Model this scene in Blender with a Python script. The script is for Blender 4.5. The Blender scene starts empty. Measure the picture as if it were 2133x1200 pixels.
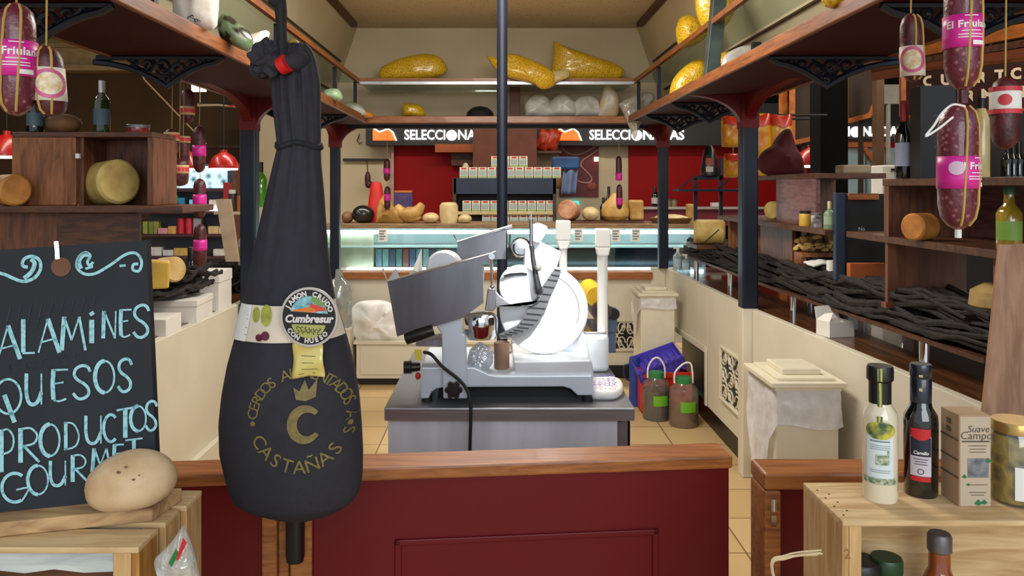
import bpy, bmesh, math, random
from mathutils import Vector, Matrix, noise
S = bpy.context.scene
C = S.collection
random.seed(7)
# ---------------------------------------------------------------- camera, sky, exposure
F = 1650.0; CX = 1035.0; CY = 388.0; H = 1.5            # focal length and vanishing point measured on the photograph
cam = bpy.data.objects.new('camera', bpy.data.cameras.new('camera')); C.objects.link(cam)
cam.data.sensor_width = 36.0; cam.data.lens = F / 2133.0 * 36.0
cam.data.shift_x = (1066.5 - CX) / 2133.0; cam.data.shift_y = (CY - 600.0) / 2133.0
cam.location = (0, 0, H); cam.rotation_euler = (math.pi / 2, 0, 0)
cam.data.clip_start = 0.05; cam.data.clip_end = 100
S.camera = cam
S.view_settings.view_transform = 'Standard'; S.view_settings.look = 'None'
S.view_settings.exposure = 0.38; S.view_settings.gamma = 1.0; S.view_settings.use_curve_mapping = False
W = bpy.data.worlds.new('market_daylight'); S.world = W; W.use_nodes = True
wb = W.node_tree.nodes['Background']; wb.inputs[0].default_value = (0.86, 0.93, 1.0, 1); wb.inputs[1].default_value = 0.60
def area(name, loc, target, sx, sy, power, col):
    l = bpy.data.lights.new(name, 'AREA'); l.shape = 'RECTANGLE'; l.size = sx; l.size_y = sy; l.energy = power; l.color = col
    o = bpy.data.objects.new(name, l); C.objects.link(o); o.location = loc
    o.rotation_euler = (Vector(target) - Vector(loc)).to_track_quat('-Z', 'Y').to_euler(); return o
area('front_fill', (1.0, -4.5, 2.9), (0.0, 2.5, 0.9), 5.0, 2.6, 150, (0.90, 0.96, 1.0))  # fill light added behind the camera for assumed daylight, no entrance modelled
area('kiosk_fill_down', (0.0, 3.4, 2.62), (0.0, 3.4, 0.0), 0.5, 1.6, 46, (1.0, 0.95, 0.87))  # unseen fill added under the canopy to brighten the kiosk interior
area('aisle_fill_back', (0.0, 7.0, 3.3), (0.0, 7.0, 0.0), 5.0, 0.4, 90, (1.0, 0.93, 0.82))  # fill light added to brighten the far interior, no fixture behind it
area('aisle_fill_side', (-3.6, 5.0, 3.3), (-3.6, 5.0, 0.0), 0.4, 4.0, 50, (1.0, 0.88, 0.70))  # added fill over the chalkboard-side aisle, not a known lamp
area('aisle_fill_opposite', (3.4, 4.6, 3.3), (3.4, 4.6, 0.0), 0.4, 4.0, 60, (1.0, 0.88, 0.70))  # added fill over the branch-side aisle, not a known lamp
area('canopy_fill_up', (0.0, 2.3, 2.25), (0.0, 4.6, 2.9), 1.2, 0.3, 14, (1.0, 0.92, 0.78))  # unseen fill added to brighten the canopy ceiling from below
def spot(name, loc, target, power, deg, blend, col, r=0.04):
    l = bpy.data.lights.new(name, 'SPOT'); l.energy = power; l.spot_size = math.radians(deg); l.spot_blend = blend; l.color = col; l.shadow_soft_size = r
    o = bpy.data.objects.new(name, l); C.objects.link(o); o.location = loc
    o.rotation_euler = (Vector(target) - Vector(loc)).to_track_quat('-Z', 'Y').to_euler(); return o
spot('assumed_slicer_spot', (0.62, 1.42, 2.30), (0.17, 2.72, 1.19), 300, 19, 0.6, (1.0, 0.98, 0.94))  # assumed out-of-view spot that whitens the slicer, no fixture modelled

# ---------------------------------------------------------------- helpers
def X(px, d): return (px - CX) * d / F
def Z(py, d): return H - (py - CY) * d / F
def P(px, py, d): return Vector((X(px, d), d, Z(py, d)))
def lin(c):
    c /= 255.0
    return c / 12.92 if c <= 0.04045 else ((c + 0.055) / 1.055) ** 2.4
def rgb(c): return (lin(c[0]), lin(c[1]), lin(c[2]), 1.0)
MATS = {}
ORD = ['first', 'second', 'third', 'fourth', 'fifth', 'sixth', 'seventh', 'eighth', 'ninth', 'tenth', 'eleventh', 'twelfth', 'thirteenth', 'fourteenth']
def mat(name, col, rough=0.6, metal=0.0, col2=None, scale=10.0, var=0.10, bump=0.0, kind='noise', trans=0.0, emit=0.0, coat=0.0, stretch=(1, 1, 1), detail=4.0, ramp=(0.35, 0.65), bscale=None, spec=0.5):
    if name in MATS: return MATS[name]
    m = bpy.data.materials.new(name); m.use_nodes = True; MATS[name] = m
    nt = m.node_tree; N = nt.nodes; L = nt.links; b = N['Principled BSDF']
    c1 = rgb(col)
    c2 = rgb(col2) if col2 else tuple(max(0, c * (1 - var * 2.2)) for c in c1[:3]) + (1,)
    tc = N.new('ShaderNodeTexCoord'); mp = N.new('ShaderNodeMapping'); mp.inputs['Scale'].default_value = stretch
    L.new(tc.outputs['Object'], mp.inputs['Vector'])
    if kind == 'voronoi':
        t = N.new('ShaderNodeTexVoronoi'); t.inputs['Scale'].default_value = scale; fac = t.outputs['Distance']
    elif kind == 'wood':
        t = N.new('ShaderNodeTexNoise'); t.inputs['Scale'].default_value = scale; t.inputs['Detail'].default_value = 6; t.inputs['Distortion'].default_value = 0.7; fac = t.outputs['Fac']
    elif kind == 'wave':
        t = N.new('ShaderNodeTexWave'); t.inputs['Scale'].default_value = scale; t.inputs['Distortion'].default_value = 1.5; fac = t.outputs['Fac']
    else:
        t = N.new('ShaderNodeTexNoise'); t.inputs['Scale'].default_value = scale; t.inputs['Detail'].default_value = detail; fac = t.outputs['Fac']
    L.new(mp.outputs[0], t.inputs['Vector'])
    r = N.new('ShaderNodeValToRGB'); r.color_ramp.elements[0].position = ramp[0]; r.color_ramp.elements[1].position = ramp[1]
    r.color_ramp.elements[0].color = c2; r.color_ramp.elements[1].color = c1
    L.new(fac, r.inputs[0]); L.new(r.outputs[0], b.inputs['Base Color'])
    b.inputs['Roughness'].default_value = rough; b.inputs['Metallic'].default_value = metal
    b.inputs['Transmission Weight'].default_value = trans; b.inputs['Coat Weight'].default_value = coat
    b.inputs['Specular IOR Level'].default_value = spec
    if emit > 0:
        L.new(r.outputs[0], b.inputs['Emission Color']); b.inputs['Emission Strength'].default_value = emit
    if bump > 0:
        bp = N.new('ShaderNodeBump'); bp.inputs['Strength'].default_value = bump; bp.inputs['Distance'].default_value = 0.01
        if bscale:
            n2 = N.new('ShaderNodeTexNoise'); n2.inputs['Scale'].default_value = bscale; n2.inputs['Detail'].default_value = 5
            L.new(mp.outputs[0], n2.inputs['Vector']); L.new(n2.outputs['Fac'], bp.inputs['Height'])
        else: L.new(fac, bp.inputs['Height'])
        L.new(bp.outputs[0], b.inputs['Normal'])
    return m
def film(name, col, gloss=0.12, rough=0.08, opacity=0.0, bump=0.0, bscale=30):
    """clear sheet: see-through with a glossy skin and some milky body"""
    if name in MATS: return MATS[name]
    m = bpy.data.materials.new(name); m.use_nodes = True; MATS[name] = m
    nt = m.node_tree; N = nt.nodes; L = nt.links; N.remove(N['Principled BSDF'])
    tr = N.new('ShaderNodeBsdfTransparent'); tr.inputs[0].default_value = rgb(col)
    gl = N.new('ShaderNodeBsdfGlossy'); gl.inputs['Roughness'].default_value = rough; gl.inputs[0].default_value = (.9, .95, .95, 1)
    df = N.new('ShaderNodeBsdfDiffuse'); df.inputs[0].default_value = rgb(col)
    tcn = N.new('ShaderNodeTexCoord'); ns = N.new('ShaderNodeTexNoise'); ns.inputs['Scale'].default_value = bscale
    L.new(tcn.outputs['Object'], ns.inputs['Vector'])
    mr = N.new('ShaderNodeMapRange'); mr.inputs[3].default_value = max(0, opacity * .55); mr.inputs[4].default_value = min(1, opacity * 1.45)
    L.new(ns.outputs['Fac'], mr.inputs[0])
    m1 = N.new('ShaderNodeMixShader'); L.new(mr.outputs[0], m1.inputs[0]); L.new(tr.outputs[0], m1.inputs[1]); L.new(df.outputs[0], m1.inputs[2])
    m2 = N.new('ShaderNodeMixShader'); m2.inputs[0].default_value = gloss; L.new(m1.outputs[0], m2.inputs[1]); L.new(gl.outputs[0], m2.inputs[2])
    if bump:
        bp = N.new('ShaderNodeBump'); bp.inputs['Strength'].default_value = bump; bp.inputs['Distance'].default_value = .02
        L.new(ns.outputs['Fac'], bp.inputs['Height']); L.new(bp.outputs[0], gl.inputs['Normal']); L.new(bp.outputs[0], df.inputs['Normal'])
    L.new(m2.outputs[0], N['Material Output'].inputs[0]); return m

WLOC = {}
def T(name, label, cat, loc=(0, 0, 0), group=None):
    o = bpy.data.objects.new(name, None); C.objects.link(o); o.empty_display_size = .05
    o.location = loc; o['label'] = label; o['category'] = cat
    if group: o['group'] = group
    WLOC[o.name] = Vector(loc); return o
class MB:
    def __init__(s): s.bm = bmesh.new(); s.mi = 0; s.fn = None
    def v(s, p): return s.bm.verts.new(s.fn(p) if s.fn else p)
    def f(s, vs):
        try: f = s.bm.faces.new(vs); f.material_index = s.mi; return f
        except ValueError: return None
    def box(s, x0, x1, y0, y1, z0, z1, M=None):
        p = [Vector(q) for q in ((x0, y0, z0), (x1, y0, z0), (x1, y1, z0), (x0, y1, z0), (x0, y0, z1), (x1, y0, z1), (x1, y1, z1), (x0, y1, z1))]
        if M: p = [M @ q for q in p]
        v = [s.v(q) for q in p]
        for q in ((0, 3, 2, 1), (4, 5, 6, 7), (0, 1, 5, 4), (1, 2, 6, 5), (2, 3, 7, 6), (3, 0, 4, 7)): s.f([v[i] for i in q])
        return s
    def prism(s, poly, d0, d1, ax='y'):
        """poly of (a, b): a=x b=z for ax y, a=y b=z for ax x, a=x b=y for ax z"""
        def p(q, d): return (q[0], d, q[1]) if ax == 'y' else ((d, q[0], q[1]) if ax == 'x' else (q[0], q[1], d))
        a = [s.v(p(q, d0)) for q in poly]; b = [s.v(p(q, d1)) for q in poly]; n = len(poly)
        fs = [s.f(a), s.f(b[::-1])]
        for i in range(n): s.f([a[i], b[i], b[(i + 1) % n], a[(i + 1) % n]])
        return s
    def ring(s, c, u, w, r, n): return [s.v(c + u * (r * math.cos(2 * math.pi * i / n)) + w * (r * math.sin(2 * math.pi * i / n))) for i in range(n)]
    def tube(s, pts, r, n=8, caps=True):
        pts = [Vector(p) for p in pts]; k = len(pts); rs = r if isinstance(r, (list, tuple)) else [r] * k
        t = (pts[1] - pts[0]).normalized(); u = t.orthogonal().normalized(); prev = None
        for i in range(k):
            tt = (pts[min(i + 1, k - 1)] - pts[max(i - 1, 0)]).normalized()
            u = (u - tt * u.dot(tt)); u = u.normalized() if u.length > 1e-6 else tt.orthogonal().normalized()
            w = tt.cross(u); R = s.ring(pts[i], u, w, rs[i], n)
            if prev:
                for j in range(n): s.f([prev[j], prev[(j + 1) % n], R[(j + 1) % n], R[j]])
            elif caps: s.f(R[::-1])
            prev = R
        if caps: s.f(prev)
        return s
    def cyl(s, p0, p1, r0, r1=None, n=20): return s.tube([p0, p1], [r0, r0 if r1 is None else r1], n)
    def lathe(s, prof, o=(0, 0, 0), n=28, M=None, sq=1.0):
        """profile of (r, z) about z; M turns it"""
        o = Vector(o); prev = None
        for r, z in prof:
            if r < 1e-6: R = [Vector((0, 0, z))]
            else: R = [Vector((r * math.cos(2 * math.pi * i / n), sq * r * math.sin(2 * math.pi * i / n), z)) for i in range(n)]
            R = [s.v((M @ q if M else q) + o) for q in R]
            if prev:
                a, b = prev, R
                for i in range(n):
                    j = (i + 1) % n
                    if len(a) == 1 and len(b) > 1: s.f([a[0], b[j], b[i]])
                    elif len(b) == 1 and len(a) > 1: s.f([a[i], a[j], b[0]])
                    elif len(a) > 1: s.f([a[i], a[j], b[j], b[i]])
            prev = R
        return s
    def grid(s, fn, nu, nv, closeu=False):
        g = [[s.v(fn(i / nu, j / nv)) for j in range(nv + 1)] for i in range(nu + (0 if closeu else 1))]
        n = len(g)
        for i in range(nu):
            for j in range(nv): s.f([g[i][j], g[(i + 1) % n][j], g[(i + 1) % n][j + 1], g[i][j + 1]])
        return s
    def blob(s, c, r, amp=0.0, freq=8.0, seed=0, sub=3, M=None, flat=None):
        t = bmesh.new(); bmesh.ops.create_icosphere(t, subdivisions=sub, radius=1.0); c = Vector(c); mp = {}
        for v in t.verts:
            q = Vector((v.co.x * r[0], v.co.y * r[1], v.co.z * r[2]))
            k = 1 + amp * noise.noise(q * freq + Vector((seed * 7.3, seed, -seed)))
            q = q * k
            if flat is not None: q.z = max(q.z, -r[2] * flat)
            if M: q = M @ q
            mp[v.index] = s.v(q + c)
        for f in t.faces: s.f([mp[v.index] for v in f.verts])
        t.free(); return s
    def poly(s, pts): s.f([s.v(Vector(p)) for p in pts]); return s
    def text(s, body, size, fn, bold=0.0, align='CENTER', extrude=0.0, spacing=1.0, shear=0.0):
        """letters as mesh; fn maps a glyph point (x, y, z) to the place"""
        cu = bpy.data.curves.new('t', 'FONT'); cu.body = body; cu.size = size; cu.align_x = align; cu.align_y = 'CENTER'; cu.offset = bold; cu.extrude = extrude
        cu.space_character = spacing; cu.shear = shear; cu.resolution_u = 3
        o = bpy.data.objects.new('t', cu); C.objects.link(o)
        dg = bpy.context.evaluated_depsgraph_get(); me = bpy.data.meshes.new_from_object(o.evaluated_get(dg))
        vs = [s.v(fn(v.co)) for v in me.vertices]
        for p in me.polygons: s.f([vs[i] for i in p.vertices])
        bpy.data.objects.remove(o); bpy.data.curves.remove(cu); bpy.data.meshes.remove(me); return s
    def ribbon(s, pts, w, fn):
        """flat stroke along 2-D pts; w width or list; fn maps (a, b) to the place"""
        k = len(pts); prev = None
        for i in range(k):
            a = pts[max(i - 1, 0)]; b = pts[min(i + 1, k - 1)]; dx, dy = b[0] - a[0], b[1] - a[1]; l = math.hypot(dx, dy) or 1
            nx, ny = -dy / l, dx / l; ww = (w[i] if isinstance(w, (list, tuple)) else w) / 2
            q = (s.v(fn(pts[i][0] + nx * ww, pts[i][1] + ny * ww)), s.v(fn(pts[i][0] - nx * ww, pts[i][1] - ny * ww)))
            if prev: s.f([prev[0], prev[1], q[1], q[0]])
            prev = q
        return s
    def out(s, name, m, parent=None, label=None, cat=None, group=None, kind=None, smooth=35, bevel=0.0, solid=0.0, seg=2):
        bm = s.bm
        bmesh.ops.recalc_face_normals(bm, faces=bm.faces)
        me = bpy.data.meshes.new(name)
        co = [v.co for v in bm.verts]
        lo = Vector((min(c.x for c in co), min(c.y for c in co), min(c.z for c in co))); hi = Vector((max(c.x for c in co), max(c.y for c in co), max(c.z for c in co)))
        org = Vector(((lo.x + hi.x) / 2, (lo.y + hi.y) / 2, lo.z))
        for v in bm.verts: v.co -= org
        bm.to_mesh(me); bm.free()
        for q in (m if isinstance(m, (list, tuple)) else [m]): me.materials.append(q)
        if smooth:
            for p in me.polygons: p.use_smooth = True
            me.set_sharp_from_angle(angle=math.radians(smooth))
        o = bpy.data.objects.new(name, me); C.objects.link(o)
        if parent:
            o.parent = parent; o.location = org - WLOC[parent.name]
        else: o.location = org
        WLOC[o.name] = org
        if label: o['label'] = label
        if cat: o['category'] = cat
        if group: o['group'] = group
        if kind: o['kind'] = kind
        if solid:
            q = o.modifiers.new('thickness', 'SOLIDIFY'); q.thickness = solid; q.offset = 0
        if bevel:
            q = o.modifiers.new('edge', 'BEVEL'); q.width = bevel; q.segments = seg; q.limit_method = 'ANGLE'; q.angle_limit = math.radians(40)
        return o
def dup(src, loc, label=None, group=None, rotz=None, scale=None):
    r = src.copy(); C.objects.link(r); r.location = loc
    if rotz is not None: r.rotation_euler = (0, 0, rotz)
    if scale: r.scale = (scale,) * 3 if not isinstance(scale, tuple) else scale
    if label: r['label'] = label
    if group: r['group'] = group
    for ch in list(src.children):
        c = ch.copy(); C.objects.link(c); c.parent = r
        for g in list(ch.children):
            d = g.copy(); C.objects.link(d); d.parent = c
    return r
def sm(a, n=4):
    """smooth polyline (Catmull-Rom)"""
    a = [Vector(p) for p in a]; o = []
    for i in range(len(a) - 1):
        p0, p1, p2, p3 = a[max(i - 1, 0)], a[i], a[i + 1], a[min(i + 2, len(a) - 1)]
        for k in range(n):
            t = k / n
            o.append(.5 * ((2 * p1) + (p2 - p0) * t + (2 * p0 - 5 * p1 + 4 * p2 - p3) * t * t + (3 * p1 - p0 - 3 * p2 + p3) * t ** 3))
    o.append(a[-1]); return o
def arc(cx, cy, rx, ry, a0, a1, n=14):
    return [(cx + rx * math.cos(math.radians(a0 + (a1 - a0) * i / n)), cy + ry * math.sin(math.radians(a0 + (a1 - a0) * i / n))) for i in range(n + 1)]
def interp(tab, y):
    if y <= tab[0][0]: return tab[0][1:]
    for a, b in zip(tab, tab[1:]):
        if y <= b[0]:
            t = (y - a[0]) / (b[0] - a[0]); t2 = t
            return tuple(p + (q - p) * t2 for p, q in zip(a[1:], b[1:]))
    return tab[-1][1:]
def puff(outline, d, t, seed=0, flat=None, dx=0.0, rough=.16, tilt=0.0):
    """soft filled body whose outline follows picture points at depth d, real thickness 2t"""
    ol = [Vector((X(p[0], d) + dx, 0, Z(p[1], d))) for p in outline]; ol = sm(ol + [ol[0]], 4)[:-1]; n = len(ol)
    c = sum(ol, Vector()) / n; s = MB(); zlo = min(p.z for p in ol); rings = []
    for sg in (1, -1):
        prev = None
        for k in (1.0, .97, .9, .78, .6, .4, .2):
            R = []
            for p in ol:
                q = c + (p - c) * k; h = (1 - k ** 2.6) ** .5
                nz = noise.noise(Vector((q.x * 9 + seed, q.z * 9, sg * 3 + seed))) * rough + noise.noise(Vector((q.x * 25 + seed, q.z * 25, sg))) * rough * .4
                R.append(Vector((q.x, d - sg * t * h * (1 + nz * 2.2) + tilt * (q.z - c.z), max(zlo, q.z + nz * .02 * h))))
            if k == 1.0:
                if not rings: rings = [s.v(q) for q in R]
                V = rings
            else: V = [s.v(q) for q in R]
            if prev:
                for i in range(n): s.f([prev[i], prev[(i + 1) % n], V[(i + 1) % n], V[i]])
            prev = V
        m_ = s.v(Vector((c.x, d - sg * t, c.z)))
        for i in range(n): s.f([prev[i], prev[(i + 1) % n], m_])
    return s
def disc_on(s, fn, cx, cy, rx, ry, n=28, k=5):
    """round print laid on a curved surface"""
    c = s.v(fn(cx, cy)); prev = None
    for j in range(1, k + 1):
        R = [s.v(fn(*q)) for q in arc(cx, cy, rx * j / k, ry * j / k, 0, 360 - 360 / n, n - 1)]
        for i in range(n):
            if prev: s.f([prev[i], prev[(i + 1) % n], R[(i + 1) % n], R[i]])
            else: s.f([c, R[i], R[(i + 1) % n]])
        prev = R
    return s
def facing(px, py, d, rot=0.0, off=0.0):
    """map for lettering on an upright face towards the camera"""
    o = P(px, py, d); c, s_ = math.cos(rot), math.sin(rot)
    return lambda p: Vector((o.x + p[0] * c - p[1] * s_, d - off, o.z + p[0] * s_ + p[1] * c))

# ---------------------------------------------------------------- materials
wood_trim = mat('varnished_oak', (170, 106, 52), .42, col2=(128, 74, 34), kind='wood', scale=6, stretch=(1, 14, 14), coat=.1)
wood_trim_x = mat('varnished_oak_crosswise', (172, 106, 50), .42, col2=(130, 74, 34), kind='wood', scale=6, stretch=(1.2, 16, 16), coat=.1)
wood_trim_y = mat('varnished_oak_lengthwise', (146, 84, 36), .45, col2=(104, 56, 24), kind='wood', scale=6, stretch=(16, 1.2, 16))
wood_dark = mat('dark_stained_wood', (98, 56, 30), .5, col2=(58, 32, 18), kind='wood', scale=5, stretch=(2, 12, 12))
wood_dark_v = mat('dark_stained_upright_wood', (118, 68, 40), .5, col2=(72, 40, 24), kind='wood', scale=5, stretch=(12, 12, 1.5))
wood_mid = mat('honey_wood', (150, 92, 48), .5, col2=(104, 58, 28), kind='wood', scale=5, stretch=(10, 10, 1.5))
pine = mat('raw_pine', (214, 184, 138), .7, col2=(182, 146, 98), kind='wood', scale=5, stretch=(1.5, 14, 14))
pine_v = mat('raw_pine_upright', (206, 170, 118), .7, col2=(170, 128, 78), kind='wood', scale=5, stretch=(14, 14, 1.5))
pine_pale = mat('pale_weathered_pine', (196, 200, 196), .8, col2=(160, 168, 166), kind='wood', scale=5, stretch=(1.5, 14, 14))
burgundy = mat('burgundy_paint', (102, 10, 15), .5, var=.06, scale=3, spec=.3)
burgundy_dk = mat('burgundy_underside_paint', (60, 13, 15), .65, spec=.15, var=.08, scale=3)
navy = mat('navy_black_iron_paint', (17, 25, 41), .45, var=.1, scale=8, spec=.35)
cream = mat('cream_paint', (218, 210, 190), .5, var=.04, scale=3)
beige = mat('beige_board', (206, 190, 158), .7, var=.05, scale=2)
steel = mat('brushed_steel', (160, 160, 164), .34, metal=.7, var=.10, scale=8, stretch=(1, 30, 30))
steel_v = mat('brushed_steel_upright', (150, 150, 156), .36, metal=.65, var=.12, scale=7, stretch=(30, 30, 1))
alu = mat('cast_aluminium', (206, 216, 228), .38, metal=.25, var=.04, scale=10)
chrome = mat('chrome', (220, 222, 226), .1, metal=1.0, var=.03, scale=5)
black = mat('black_plastic', (16, 16, 18), .4, var=.1, scale=8)
rubber = mat('black_rubber', (14, 14, 15), .7, var=.1, scale=8)
white_pl = mat('white_plastic', (232, 230, 224), .35, var=.03, scale=5)
paper = mat('white_paper', (232, 230, 224), .8, var=.03, scale=6)
card = mat('white_card', (226, 222, 214), .7, var=.03, scale=6)
# ================================================================ floor and market shell
m = bpy.data.materials.new('beige_floor_tiles'); m.use_nodes = True
nt = m.node_tree; b = nt.nodes['Principled BSDF']; tc = nt.nodes.new('ShaderNodeTexCoord'); br = nt.nodes.new('ShaderNodeTexBrick')
br.offset = 0; br.inputs['Scale'].default_value = 1.0; br.inputs['Brick Width'].default_value = .34; br.inputs['Row Height'].default_value = .34
br.inputs['Mortar Size'].default_value = .004; br.inputs['Color1'].default_value = rgb((205, 176, 128)); br.inputs['Color2'].default_value = rgb((196, 164, 114)); br.inputs['Mortar'].default_value = rgb((120, 92, 62))
nt.links.new(tc.outputs['Object'], br.inputs['Vector']); nt.links.new(br.outputs[0], b.inputs['Base Color']); b.inputs['Roughness'].default_value = .35
MB().box(-9, 9, -4, 13.2, -.1, 0).out('floor', m, kind='structure', smooth=0)
dark_wall = mat('dark_brown_wall', (66, 46, 26), .8, var=.15, scale=1.2)
MB().box(-9, 9, 12.9, 13.1, 0, 3.6).out('wall_back', mat('dark_back_wall', (40, 34, 28), .9, var=.2, scale=1), kind='structure', smooth=0)  # dark brown wall colour, mottled at random
MB().box(-9.1, -8.9, -4, 13, 0, 3.6).out('wall_left', dark_wall, kind='structure', smooth=0)
MB().box(8.9, 9.1, -4, 13, 0, 3.6).out('wall_right', dark_wall, kind='structure', smooth=0)
MB().box(-9, 9, 2.2, 13, 3.6, 3.7).out('ceiling', mat('dark_market_ceiling', (70, 62, 52), .9, var=.1, scale=1), kind='structure', smooth=0)
# ================================================================ kiosk counters and panels
ZC = .866
s = MB(); s.box(-1.43, -1.39, 1.9, 6.2, 0, ZC); s.box(-1.39, -1.36, 1.9, 6.2, .0, .26); s.out('wall_kiosk_left', cream, kind='structure', smooth=0, bevel=.004)
top_wood = mat('dark_varnished_counter', (112, 68, 36), .25, col2=(66, 40, 22), kind='wood', scale=4, stretch=(12, 1.2, 12), coat=.5)
o = T('counter', 'long dark wood counter with white boxes behind the chalkboard side', 'counter', (-1.7, 4, 0))
MB().box(-2.05, -1.43, 1.9, 6.2, .83, ZC).out('worktop', top_wood, o, smooth=0, bevel=.004)
MB().box(-2.03, -1.45, 1.95, 6.15, 0, .83).out('cabinet_body', burgundy, o, smooth=0)
s = MB()
s.box(1.31, 1.345, 4.12, 4.93, .13, ZC); s.prism([(4.93, .47), (6.2, .44), (6.2, ZC), (4.93, ZC)], 1.31, 1.345, 'x')
s.box(1.30, 1.31, 4.93, 4.97, .13, .50); s.prism([(4.95, .46), (6.15, .43), (6.15, .47), (4.95, .50)], 1.297, 1.31, 'x')
s.out('wall_kiosk_right', cream, kind='structure', smooth=0, bevel=.003)
MB().box(1.33, 1.36, 4.0, 6.2, 0, .13).out('baseboard_right', black, kind='structure', smooth=0)
MB().box(1.45, 1.48, 4.95, 6.2, 0, .5).out('recess_shade', black, kind='structure', smooth=0)  # black sheet stands in for the shade of the open knee recess
# flared front half of the counter wall
a = math.atan2(.085, 1.9)
s = MB(); p0, p1 = Vector((1.312, 4.06)), Vector((1.40, 2.12))
s.prism([(p0.x, p0.y), (p1.x, p1.y), (p1.x + .035, p1.y), (p0.x + .035, p0.y)], .10, ZC, 'z'); s.out('wall_kiosk_front', cream, kind='structure', smooth=0, bevel=.003)
s = MB(); s.prism([(p0.x + .02, p0.y), (p1.x + .02, p1.y), (p1.x + .04, p1.y), (p0.x + .04, p0.y)], 0, .10, 'z'); s.out('baseboard_front', black, kind='structure', smooth=0)
o = T('counter', 'long dark wood counter under the twisted black branches', 'counter', (1.7, 4, 0))
s = MB(); s.prism([(p1.x + .035, p1.y), (2.1, p1.y), (2.1, 6.2), (1.345, 6.2), (1.347, 4.06)], .83, ZC, 'z'); s.out('worktop', top_wood, o, smooth=0, bevel=.003)
MB().box(1.56, 2.08, 2.2, 6.15, 0, .83).out('cabinet_body', burgundy, o, smooth=0)
# corner post of the panelling under the black post
s = MB(); s.box(1.262, 1.345, 4.07, 4.15, 0, ZC + .01); s.out('trim_2', cream, kind='structure', smooth=0, bevel=.006)
# back wall of the kiosk
s = MB(); s.box(-1.39, 1.31, 6.2, 6.24, 0, .80); s.box(1.20, 1.31, 6.17, 6.2, 0, ZC)
s.out('wall_kiosk_back', cream, kind='structure', smooth=0, bevel=.003)
MB().box(-1.28, 1.21, 6.15, 6.30, .775, .832).out('trim_3', wood_trim_x, kind='structure', smooth=0, bevel=.004)
MB().box(-1.36, 1.3, 6.185, 6.2, 0, .1).out('baseboard_back', black, kind='structure', smooth=0)
# pierced floral vents
def fret(s, u0, u1, v0, v1, fn, nx, ny, r):
    """pierced scroll panel made of bars in the (u, v) plane"""
    du, dv = (u1 - u0) / nx, (v1 - v0) / ny
    for i in range(nx):
        for j in range(ny):
            cu, cv = u0 + (i + .5) * du, v0 + (j + .5) * dv; k = 1 if (i + j) % 2 else -1
            s.tube([fn(*q) for q in arc(cu, cv, du * .40, dv * .40, 0, 300, 10)], r, 5)
            s.tube([fn(*q) for q in arc(cu + k * du * .16, cv, du * .15, dv * .2, 0, 360, 8)], r * .9, 5)
            s.tube([fn(cu - du * .5, cv - k * dv * .5), fn(cu + k * du * .1, cv), fn(cu + du * .5, cv + k * dv * .5)], r, 5)
def vent(name, label, fn, u0, u1, v0, v1, nx, ny, fr, back):
    o = T(name, label, 'vent', fn((u0 + u1) / 2, v0))
    s = MB()
    for a, b_ in (((u0, v0), (u1, v0)), ((u1, v0), (u1, v1)), ((u1, v1), (u0, v1)), ((u0, v1), (u0, v0))): s.tube([fn(*a), fn(*b_)], fr, 6)
    s.out('frame', cream, o)
    s = MB(); fret(s, u0, u1, v0, v1, fn, nx, ny, fr * .45); s.out('grille', cream, o)
    s = MB(); s.poly([back(u0, v0), back(u1, v0), back(u1, v1), back(u0, v1)]); s.out('backing', black, o, smooth=0, solid=.004)
vent('vent', 'pierced cream floral vent in the side panel beside the corner pillar', lambda u, v: Vector((1.302, u, v)), 4.22, 4.60, .27, .57, 3, 3, .012, lambda u, v: Vector((1.3065, u, v)))
vent('vent', 'pierced cream floral vent low on the far panel beside the lidded bin', lambda u, v: Vector((u, 6.190, v)), .80, 1.08, .22, .45, 4, 2, .012, lambda u, v: Vector((u, 6.196, v)))
# ================================================================ posts
def post(px, d, xw, label, z1, x=None):
    x = X(px, d) if x is None else x
    s = MB(); s.box(x - xw / 2, x + xw / 2, d - xw / 2, d + xw / 2, ZC if x > 0 else 0, z1)
    s.out('post', navy, None, label, 'post', 'black kiosk posts', smooth=0, bevel=.008)
    return x
post(0, 4.11, .083, 'black square post standing on the cream corner pillar', 1.835, 1.303)
post(0, 4.28, .083, 'black square post just left of the hanging ham', 1.835, -1.335)
post(0, 6.13, .072, 'black square post at the far corner behind the ham', 1.86, -1.25)
post(0, 6.13, .072, 'black square post at the far corner beside the sanitizer bottles', 1.86, 1.285)
# tall slim pole in the middle
s = MB(); s.cyl((X(1046, 3.5), 3.5, 0), (X(1046, 3.5), 3.5, 2.69), .0235, n=20); s.lathe([(.06, 0), (.06, .01), (.03, .02)], (X(1046, 3.5), 3.5, 0))
s.out('pole', navy, None, 'slim navy pole rising behind the meat slicer', 'pole')
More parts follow.
